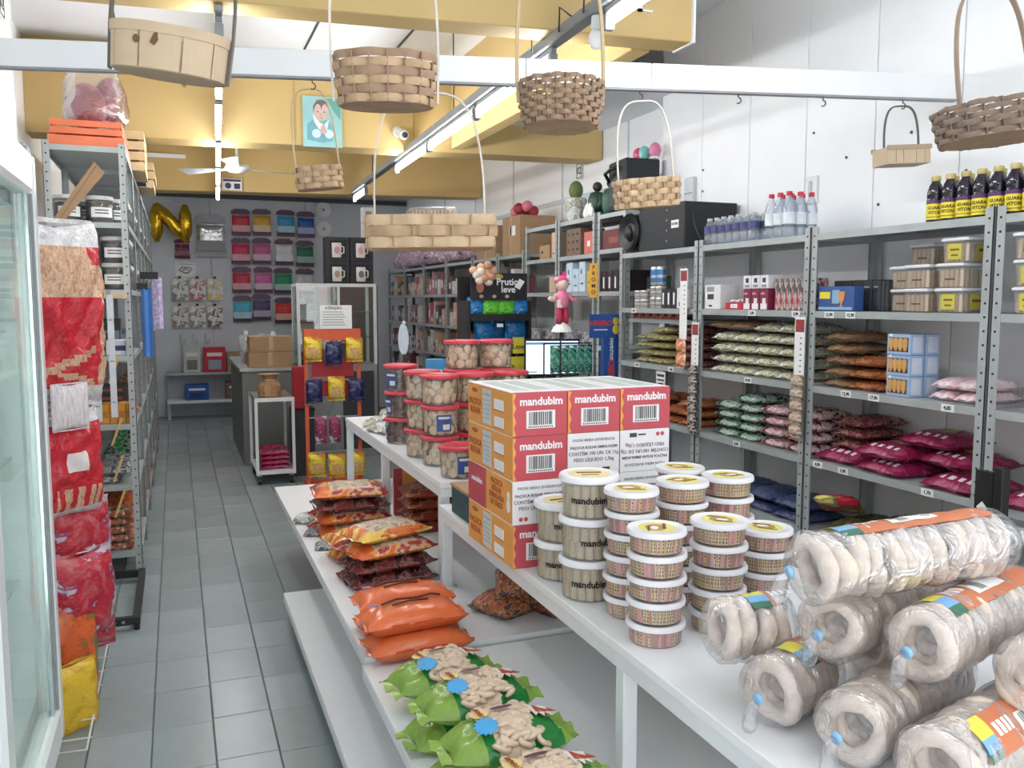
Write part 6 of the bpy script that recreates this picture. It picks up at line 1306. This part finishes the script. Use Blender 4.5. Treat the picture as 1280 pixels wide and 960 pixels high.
for i in range(2):
    for j in range(2):
        t = thing('mug_box', 'black window box with a white mug, %s %s' % (('lower', 'upper')[j], ('near the balloon packs', 'away from the balloon packs')[i]), 'box', (1.56 + i * .265, 9.62, 1.776 + j * .262), 0, 'boxed mugs')
        part('box_body', MB().box(0, .02, 0, .255, .22, .258), BKBX, t); part('frame', MB().box(0, 0, 0, .255, .02, .03).box(0, 0, .215, .255, .02, .258).box(0, 0, .03, .04, .02, .215).box(.215, 0, .03, .255, .02, .215), BKBX, t)
        m = part('mug', MB().lathe([(.048, .035), (.052, .04), (.054, .19), (.05, .195)], 18, c=(.115, .0, 0), sy=.35), MUG, t, 0, 45); part('handle', MB().tube([(.165, .0, .16), (.195, .0, .15), (.195, .0, .09), (.165, .0, .075)], .008, 8), MUG, m, 0, True)
        part('mug_print', MB().disc((.115, -.0185, .115), .03, .04, 16, 0, .003, 'y'), mat('mug_print_%d' % (i * 2 + j), ((190, 150, 120), (210, 150, 170), (120, 120, 124), (230, 170, 180))[i * 2 + j]), m)
for k, z in enumerate((0, .17)): t = thing('white_parcel', 'small white box stacked above the mug boxes', 'box', (1.98, 9.66, 2.302 + z), 0, 'white boxes over the mugs'); part('box_body', MB().box(0, 0, 0, .13, .12, .165), WCAR, t, .002); part('print', MB().box(.03, -.001, .06, .1, 0, .12), GREYINK, t)
# lilac bundles and cartons on top of the far shelves
LIL = printed('lilac_bundle', [(120, 84, 110), (176, 140, 166), (214, 190, 206), (150, 110, 138), (226, 210, 220)], 16, .25, 1.0)
lb = [pillow(.5, .34, .25, s, 26, 18, .35, .02).mesh('plastic_bundle', LIL, 0, True) for s in (1, 2)]
for k in range(6): single('plastic_bundle', lb[k % 2], 'crinkled lilac plastic bundle on top of the far shelves', 'bundle', (2.95, 8.4 + k * .57, 2.031), (0, 0, R(80 + 12 * (k % 3))), 'lilac bundles')
for k, (y, h, d) in enumerate(((7.62, .30, .52), (7.0, .34, .42), (6.95, .0, .1))):
    if h: t = thing('cardboard_carton', 'large brown carton on top of the far shelves, %s' % ('lower pile', 'beside the tall till shelves')[k], 'carton', (2.80, y, 2.001)); part('body', MB().box(0, 0, 0, .34, d, h), CARD, t, .004); part('label', MB().box(-.001, .1, h * .5, 0, .24, h * .75), PAPER, t); part('tape', MB().box(-.001, d * .46, 0, 0, d * .54, h), mat('tape_tan', (190, 160, 124)), t)
t = thing('party_garland', 'red and pink garland heap on the top cartons', 'garland', (2.95, 7.25, 2.342))
for k in range(7): a = k * .9; part('bloom', MB().ball((.08 * math.cos(a), .1 * math.sin(a), .05 + .02 * (k % 3)), .05, 0, 10, 8), mat(('garland_red', 'garland_pink')[k % 2], ((160, 50, 60), (214, 120, 140))[k % 2], .5), t, 0, True)
# goods in the far and till shelves
r = random.Random(31); GC = [(150, 84, 92), (196, 190, 186), (90, 84, 88), (206, 160, 130), (170, 110, 120), (110, 120, 130), (214, 206, 200)]
names_ = ['dusty red', 'off-white', 'charcoal', 'peach', 'mauve', 'slate', 'cream']
for bi, (a, b) in enumerate(FAR):
    for di, z in enumerate((.65, 1.0, 1.325, 1.668)):
        y = a + .06
        while y < b - .12:
            w = r.uniform(.07, .14); h = r.uniform(.1, .27); ci = r.randrange(7); n = names_[ci]
            t = thing('shelf_box', '%s small packet on the far right shelves' % n, 'packet', (2.80, y, z + .001), 0, 'small packets on the far shelves')
            part('packet', MB().box(0, 0, 0, .12, w - .012, h), mat('far_' + n.replace('-', '_').replace(' ', '_'), GC[ci], .5), t, .003); part('label', MB().box(-.001, (w - .012) * .2, h * .3, 0, (w - .012) * .8, h * .65), mat('far_label', (214, 208, 204)), t); y += w
KR = mat('kraft_holes', (120, 100, 84), .7); SAL = mat('salmon_box', (206, 112, 98), .5); DRD = mat('dark_red_box', (110, 52, 54), .5)
def tbox(lab, y, z, sy, sz, m, marks=(), sx=.2, x=2.775):
    t = thing('till_box', lab, 'box', (x, y, z + .001)); part('box_body', MB().box(0, 0, 0, sx, sy, sz), m, t, .003)
    for i, (mm, a, b, c, d) in enumerate(marks): part('front_mark', MB().box(-.001 - .0004 * i, sy * (1 - b), sz * c, -.0002, sy * (1 - a), sz * d), mm, t)
dots = [(HOLE, .15 + .3 * i, .22 + .3 * i, .2 + .28 * j, .27 + .28 * j) for i in range(3) for j in range(3)]
tbox('long dark red box next to the loudspeaker', 5.07, 1.95, .32, .13, DRD, [(RBX, .3, .7, .3, .6)])
tbox('salmon box with a white tag on the till shelf', 5.50, 1.93, .18, .16, SAL, [(PAPER, .3, .55, .35, .6)])
tbox('kraft box with rows of dark holes on the till shelf', 5.74, 1.93, .24, .2, KR, dots)
tbox('peach box with two dark holes on the till shelf', 6.14, 1.93, .12, .2, mat('peach_box', (206, 176, 150), .6), [(HOLE, .2, .32, .15, .22), (HOLE, .5, .62, .15, .22)]); tbox('tan carton low on the till shelf', 6.30, 1.93, .2, .11, CARD, [(HOLE, .2, .35, .4, .6)])
for k in range(4): tbox('black slim box with white stripe near the till, %s in its row' % ('first from the tins', 'second from the tins', 'third', 'last')[k], 5.07 + k * .085, 1.662, .075, .14, mat('black_wine_box', (50, 34, 42), .5), [(PAPER, .35, .6, .15, .7)])
for k in range(3): tbox('pale blue tall box on the till shelf, %s' % ('beside the mustard box', 'in the middle of three', 'beside the hot pink box')[k], 5.66 + k * .11, 1.662, .1, .22 - .05 * (k % 2), mat('pale_blue_box', (196, 214, 228), .5), [(BBLU, .3, .5, .6, .75), (DGREY, .3, .7, .25, .3)])
tbox('yellow box at the till shelf post', 5.50, 1.662, .13, .15, mat('mustard_box', (206, 184, 70), .5), [(BRWN, .2, .8, .4, .5)]); tbox('hot pink box behind the doll', 5.98, 1.662, .1, .16, mat('hot_pink', (226, 70, 140), .5), [(PAPER, .2, .5, .2, .4)])
tbox('peach flat box on the second till shelf', 6.14, 1.662, .16, .12, mat('peach_box', (206, 176, 150)), []); 
for k in range(4): tbox('flat white and grey printed box low on the till shelf, %s' % ('behind the doll', 'second along', 'third along', 'last along')[k], 5.52 + k * .3 + (.06 if k > 1 else 0), 1.28, .2, .09, printed('bw_pattern', [(226, 224, 226), (110, 104, 112), (200, 198, 202)], 30, .4, 0), [])
# decorations on top of the till shelves
for k, (y, z, lab, c) in enumerate(((5.72, 2.191, 'toy figure in dark green beside the cactus', (40, 70, 58)), (5.50, 2.191, 'toy figure with green jersey on the till shelf', (44, 92, 74)))):
    t = thing('toy_figure', lab, 'toy', (2.90, y, z)); part('body', MB().lathe([(.05, 0), (.06, .05), (.07, .14), (.05, .19), (.02, .2)], 14), mat('toy_green_%d' % k, c, .5), t, 0, True); part('head', MB().ball((0, 0, .235), .036, 0, 12, 8), mat('toy_dark', (44, 40, 38), .5), t, 0, True)
    for s in (-1, 1): part('arm', MB().tube([(0, s * .06, .17), (-.01, s * .085, .11), (-.03, s * .06, .06)], [.022, .02, .016], 8), mat('toy_green_%d' % k, c), t, 0, True)
t = thing('cactus_pot', 'artificial cactus in a crumpled silver pot on the till shelf', 'plant', (2.86, 6.0, 2.191)); part('pot', MB().lathe([(.06, 0), (.075, .02), (.085, .17), (.075, .18)], 12), FOIL, t); part('cactus', MB().ball((0, 0, .24), .06, 0, 14, 10, (.9, .9, 1.2)), mat('cactus_green', (98, 112, 62), .7, var=.2), t, 0, True)
t = thing('white_bow', 'crumpled white paper bow at the shelf corner', 'bow', (2.80, 5.66, 2.191)); 
for k in range(5): part('loop', MB().ball((.0, -.05 + k * .025, .04 + .03 * (k % 2)), .035, 0, 8, 6, (.5, .8, 1.1)), PAPER, t, 0, True)
for k, (y, c) in enumerate(((5.30, (226, 90, 126)), (5.22, (130, 200, 196)), (5.08, (214, 130, 160)))): t = thing('paper_egg', ('pink', 'mint', 'rose')[k] + ' decoration egg showing above the second loudspeaker', 'decoration', (3.0, y - .0, 2.542)); part('egg', MB().ball((0, 0, .05), .04, 0, 12, 8, (1, 1, 1.3)), mat('egg_%d' % k, c, .5), t, 0, True); part('cup', MB().lathe([(.02, 0), (.025, .012)], 10), PAPER, t)
# ------------------------------------------------------------------ till counter, monitor, stands
tc = thing('till_counter', 'dark till counter behind the peanut cartons', 'counter', (2.05, 5.15, 0)); part('body', MB().box(0, 0, 0, .62, .55, .98), mat('till_dark', (50, 50, 54), .6), tc); part('worktop', MB().box(-.02, -.02, .98, .64, .57, 1.01), DGREY, tc)
mo = thing('computer_monitor', 'computer monitor with a bright white screen on the till counter', 'monitor', (2.50, 5.62, 1.011), R(-14)); part('case', MB().box(-.2, 0, .05, .2, .03, .315), BLACK, mo, .004); sc_ = part('screen', MB().box(-.188, -.002, .065, .188, 0, .3), mat('lit_screen', (226, 234, 240), emit=.9, var=0), mo)
part('screen_bar', MB().box(-.188, -.003, .275, .188, -.002, .292).box(-.188, -.003, .075, -.11, -.002, .085), mat('screen_blue', (80, 130, 170), emit=.4), mo); part('stand', MB().box(-.03, .01, 0, .03, .03, .05).box(-.1, -.04, 0, .1, .08, .01), BLACK, mo)
for k in range(5):
    single('green_pouch', pillow(.2, .085, .03, k).mesh('green_pouch', printed('teal_pouch', [(30, 96, 84), (60, 150, 120), (150, 196, 180), (40, 80, 96)], 14, .2), 0, True), 'teal and green pouch hanging in the row by the blue sweet display', 'pouch', (2.38 + k * .058, 5.30, 1.20), (R(0), R(90), R(-90)), 'teal pouches at the till')
ts = thing('pouch_rail', 'thin black rail holding the teal pouches', 'rail', (2.3, 5.31, 1.011)); part('rail', MB().cyl((0, 0, .30), (.36, 0, .30), .004, 6), BLACK, ts); part('post', MB().cyl((.01, .02, 0), (.01, .02, .3), .006, 8), BLACK, ts); part('post', MB().cyl((.35, .02, 0), (.35, .02, .3), .006, 8), BLACK, ts)
hs = thing('sweet_display', 'blue cardboard sweet display with red lettering at the till', 'display', (2.50, 5.075, 0)); HBL = mat('display_blue', (40, 84, 160), .45)
part('column', MB().box(.13, 0, 0, .25, .04, 1.38), HBL, hs); part('sign', MB().box(.02, -.012, 1.355, .26, -.004, 1.51), HBL, hs); letter('HARIBO', .044, mat('display_red', (206, 60, 60)), hs, (.10, -.013, 1.45), FY, .05); part('subtitle', MB().box(.05, -.0135, 1.405, .15, -.012, 1.412), PAPER, hs)
part('yellow_shape', MB().disc((.21, -.0122, 1.465), .022, .024, 16, 0, .003, 'y').disc((.213, -.0122, 1.41), .026, .032, 16, 0, .003, 'y'), mat('display_yellow', (216, 190, 60)), hs)
put('lettering', text_mesh('HARIBO', .06, mat('display_red', (206, 60, 60)), bold=.05), hs, (.19, -.0006, 1.10), (R(90), R(-90), 0)); put('lettering', text_mesh('GOLDBÄREN', .03, PAPER, bold=.03), hs, (.19, -.0006, 1.29), (R(90), R(-90), 0))
# snack stand with black header
ps = thing('snack_stand', 'black floor stand of biscuits with a Prutic leve header', 'stand', (1.98, 5.95, 0)); PBK = mat('stand_black', (30, 28, 34), .5)
part('back_panel', MB().box(0, .25, 0, .50, .27, 1.78), PBK, ps); part('header', MB().box(.02, .0, 1.60, .46, .014, 1.80), PBK, ps)
for x in (0, .48): part('side', MB().box(x, .014, 0, x + .02, .25, 1.6), PBK, ps)
for z in (1.02, 1.25, 1.45): part('tray', MB().box(.02, .0, z, .48, .25, z + .02).box(.02, 0, z + .02, .48, .01, z + .05), PBK, ps)
letter('Prutic', .07, PAPER, ps, (.30, -.002, 1.735), FY, .02); letter('leve', .07, PAPER, ps, (.31, -.002, 1.68), FY, .02)
part('header_dots', MB().disc((.1, -.001, 1.63), .016, .012, 12, 0, .002, 'y').disc((.2, -.001, 1.63), .016, .012, 12, 0, .002, 'y').disc((.3, -.001, 1.63), .016, .012, 12, 0, .002, 'y'), mat('biscuit_dot', (196, 170, 150)), ps)
part('header_packet', MB().prism([(.36, 1.70), (.40, 1.76), (.44, 1.74), (.40, 1.68)], -.003, 0, 0, 'y'), PAPER, ps); part('header_glow', MB().disc((.09, -.001, 1.70), .03, .045, 16, 0, .002, 'y'), mat('peach_print', (196, 120, 96)), ps); part('sun_print', MB().disc((.22, -.0006, 1.775), .05, .02, 16, 0, .001, 'y'), mat('sun_olive', (176, 164, 80)), ps)
part('price_mark', MB().box(.22, -.002, 1.405, .27, 0, 1.43), PAPER, ps)
BLP = printed('blue_biscuit_bag', [(24, 110, 190), (40, 140, 214), (20, 84, 160), (150, 200, 230)], 10, .2); GRP = printed('green_biscuit_bag', [(60, 170, 40), (96, 206, 56), (130, 214, 80), (40, 140, 40)], 10, .2)
bp1 = pillow(.15, .125, .05, 2).mesh('biscuit_bag', BLP, 0, True); gp1 = pillow(.15, .14, .05, 3).mesh('biscuit_bag', GRP, 0, True); bp2 = pillow(.2, .17, .06, 4).mesh('biscuit_bag', printed('deep_blue_bag', [(14, 60, 110), (24, 110, 176), (20, 84, 140), (60, 150, 200)], 9, .2), 0, True)
for x, m, c in ((.07, bp1, 'blue'), (.19, gp1, 'bright green'), (.31, gp1, 'bright green'), (.43, bp1, 'blue')): single('biscuit_bag', m, '%s biscuit bag in the top tray of the black stand' % c, 'snack bag', (1.98 + x, 6.02, 1.552), hang(-90), 'biscuit bags in the top tray')
for x in (.15, .25, .40): single('biscuit_bag', bp2, 'deep blue biscuit bag in the middle tray of the black stand', 'snack bag', (1.98 + x, 6.05 + (.06 if x == .25 else 0), 1.372), hang(-90), 'biscuit bags in the middle tray')
single('orange_pack', pillow(.1, .13, .05, 5).mesh('orange_pack', ORS, 0, True), 'orange pack at the corner of the black stand', 'snack bag', (2.06, 6.1, 1.32), hang(-90))
for lab, x, z, w, h, s in (('yellow price card with brown print above the wider card', .37, 1.27, .09, .12, 'Leve'), ('wide yellow price card reading kica on the black stand', .30, 1.13, .23, .115, 'kica')):
    t = thing('price_card', lab, 'sign', (1.98 + x, 5.90, z)); part('card', MB().box(-w / 2, -.003, -h / 2, w / 2, 0, h / 2), mat('price_yellow', (222, 210, 70), .5), t); letter(s, .05, BRWN, t, (0, -.004, -.01), FY); part('support', MB().box(-.004, 0, -h / 2 - .05, .004, .05, -h / 2 + .02), DGREY, t)
t = thing('plush_wreath', 'peach and cream ruffled wreath over the black stand', 'decoration', (2.065, 5.88, 1.79))
for k in range(12):
    a = k * 2.399; q = .082 * math.sqrt((k + .5) / 12); part('ruffle', MB().ball((q * math.cos(a) * 1.1, -.02 - .01 * (k % 3), q * math.sin(a) * .8), .034, 0, 10, 7, (1, .7, .9)), mat(('ruffle_peach', 'ruffle_cream', 'ruffle_tan')[k % 3], ((216, 170, 140), (230, 214, 196), (190, 140, 112))[k % 3], .7), t, 0, True)
part('hanger', MB().cyl((0, 0, 0), (0, .072, 0), .004, 5), DGREY, t)
# doll on a stick
t = thing('doll_toy', 'pink rag doll on a black stick by the till', 'toy', (2.30, 5.02, 0)); PNKD = mat('doll_pink', (226, 130, 160), .7); SKN = mat('doll_cream', (226, 196, 182), .7); MRD = mat('doll_crimson', (190, 40, 84), .6)
part('stick', MB().cyl((0, .02, 1.0), (0, .02, 1.62), .006, 8), BLACK, t); part('stick_base', MB().lathe([(.09, 0), (.09, .02), (.012, .03), (.012, 1.0)], 16), BLACK, t)
part('torso', MB().lathe([(.03, 1.55), (.045, 1.58), (.04, 1.64), (.02, 1.665)], 12), PNKD, t, 0, True); part('head', MB().ball((0, 0, 1.70), .042, 0, 12, 9), SKN, t, 0, True); part('hair', MB().ball((0, .01, 1.725), .045, 0, 12, 8, (1.1, .9, .75)), mat('doll_hair', (220, 90, 140), .7), t, 0, True)
for s in (-1, 1):
    part('arm', MB().tube([(s * .035, 0, 1.64), (s * .07, -.01, 1.60), (s * .095, -.02, 1.615)], [.014, .014, .016], 8), PNKD if s > 0 else SKN, t, 0, True); part('leg', MB().tube([(s * .018, 0, 1.56), (s * .022, -.01, 1.50), (s * .024, -.015, 1.45)], [.022, .02, .014], 8), MRD, t, 0, True); part('ear', MB().ball((s * .035, 0, 1.735), .018, 0, 8, 6), SKN, t, 0, True)
part('tag', MB().box(-.05, -.035, 1.555, -.015, -.033, 1.605), PAPER, t); part('skirt', MB().lathe([(.02, 1.46), (.055, 1.43), (.07, 1.40), (.05, 1.41)], 14), PAPER, t)
t = thing('sign_strip', 'narrow orange strip with black letters on the till post', 'sign', (2.735, 5.44, 1.74), R(-40)); part('strip', MB().box(-.03, -.004, -.12, .03, 0, .12), mat('strip_orange', (226, 166, 60), .5), t)
for k in range(5): letter('PROMO'[k], .038, INK, t, (0, -.005, .09 - k * .043), FY)
t = thing('baby_picture', 'framed print of a praying baby in teal on the ochre beam', 'picture', (1.05, 6.517, 2.90), R(-5.1)); TEAL = mat('picture_teal', (150, 200, 200), .5, var=.12, scale=4)
part('canvas', MB().box(-.14, -.012, -.18, .14, 0, .18), TEAL, t); part('teal_corner', MB().prism([(.03, .17), (.13, .17), (.13, .02), (.08, .08)], -.013, -.012, 0, 'y'), mat('picture_green', (100, 164, 152), .5), t)
part('robe', MB().prism([(-.115, -.13), (-.11, -.02), (-.06, .02), (.05, .01), (.085, -.05), (.075, -.13), (.0, -.15)], -.0135, -.012, 0, 'y'), mat('robe_teal', (112, 172, 186), .5), t)
part('collar', MB().prism([(-.07, .06), (-.02, -.005), (.01, -.02), (.045, .015), (.03, -.06), (-.03, -.05), (-.06, .0)], -.0145, -.0135, 0, 'y'), PAPER, t)
part('face', MB().disc((-.012, -.0145, .075), .052, .07, 24, 0, .001, 'y'), mat('face_tone', (206, 182, 172), .5), t); part('hair', MB().prism([(-.065, .06), (-.066, .11), (-.04, .15), (.0, .158), (.035, .14), (.04, .1), (.02, .13), (.0, .115), (-.008, .085), (-.016, .12), (-.04, .125), (-.055, .1)], -.0165, -.0155, 0, 'y'), mat('hair_tone', (116, 100, 104), .6), t)
for x in (-.034, .014): part('eye', MB().disc((x, -.0155, .07), .007, .004, 10, 0, .001, 'y'), DGREY, t)
part('mouth', MB().disc((-.009, -.0155, .028), .009, .004, 10, 0, .001, 'y'), mat('mouth_tone', (176, 124, 120)), t); part('nose', MB().disc((-.01, -.0155, .05), .005, .006, 8, 0, .001, 'y'), mat('nose_tone', (190, 160, 150)), t)
for x, s in ((-.045, 1), (.045, -1)): part('cuff', MB().disc((x, -.0145, -.085), .032, .032, 18, 0, .001, 'y'), mat('cuff_pale', (206, 226, 236)), t)
part('hands', MB().prism([(-.022, -.075), (-.01, -.03), (.006, -.015), (.02, -.03), (.03, -.075), (.004, -.09)], -.0165, -.0155, 0, 'y'), mat('hand_tone', (200, 176, 164)), t)
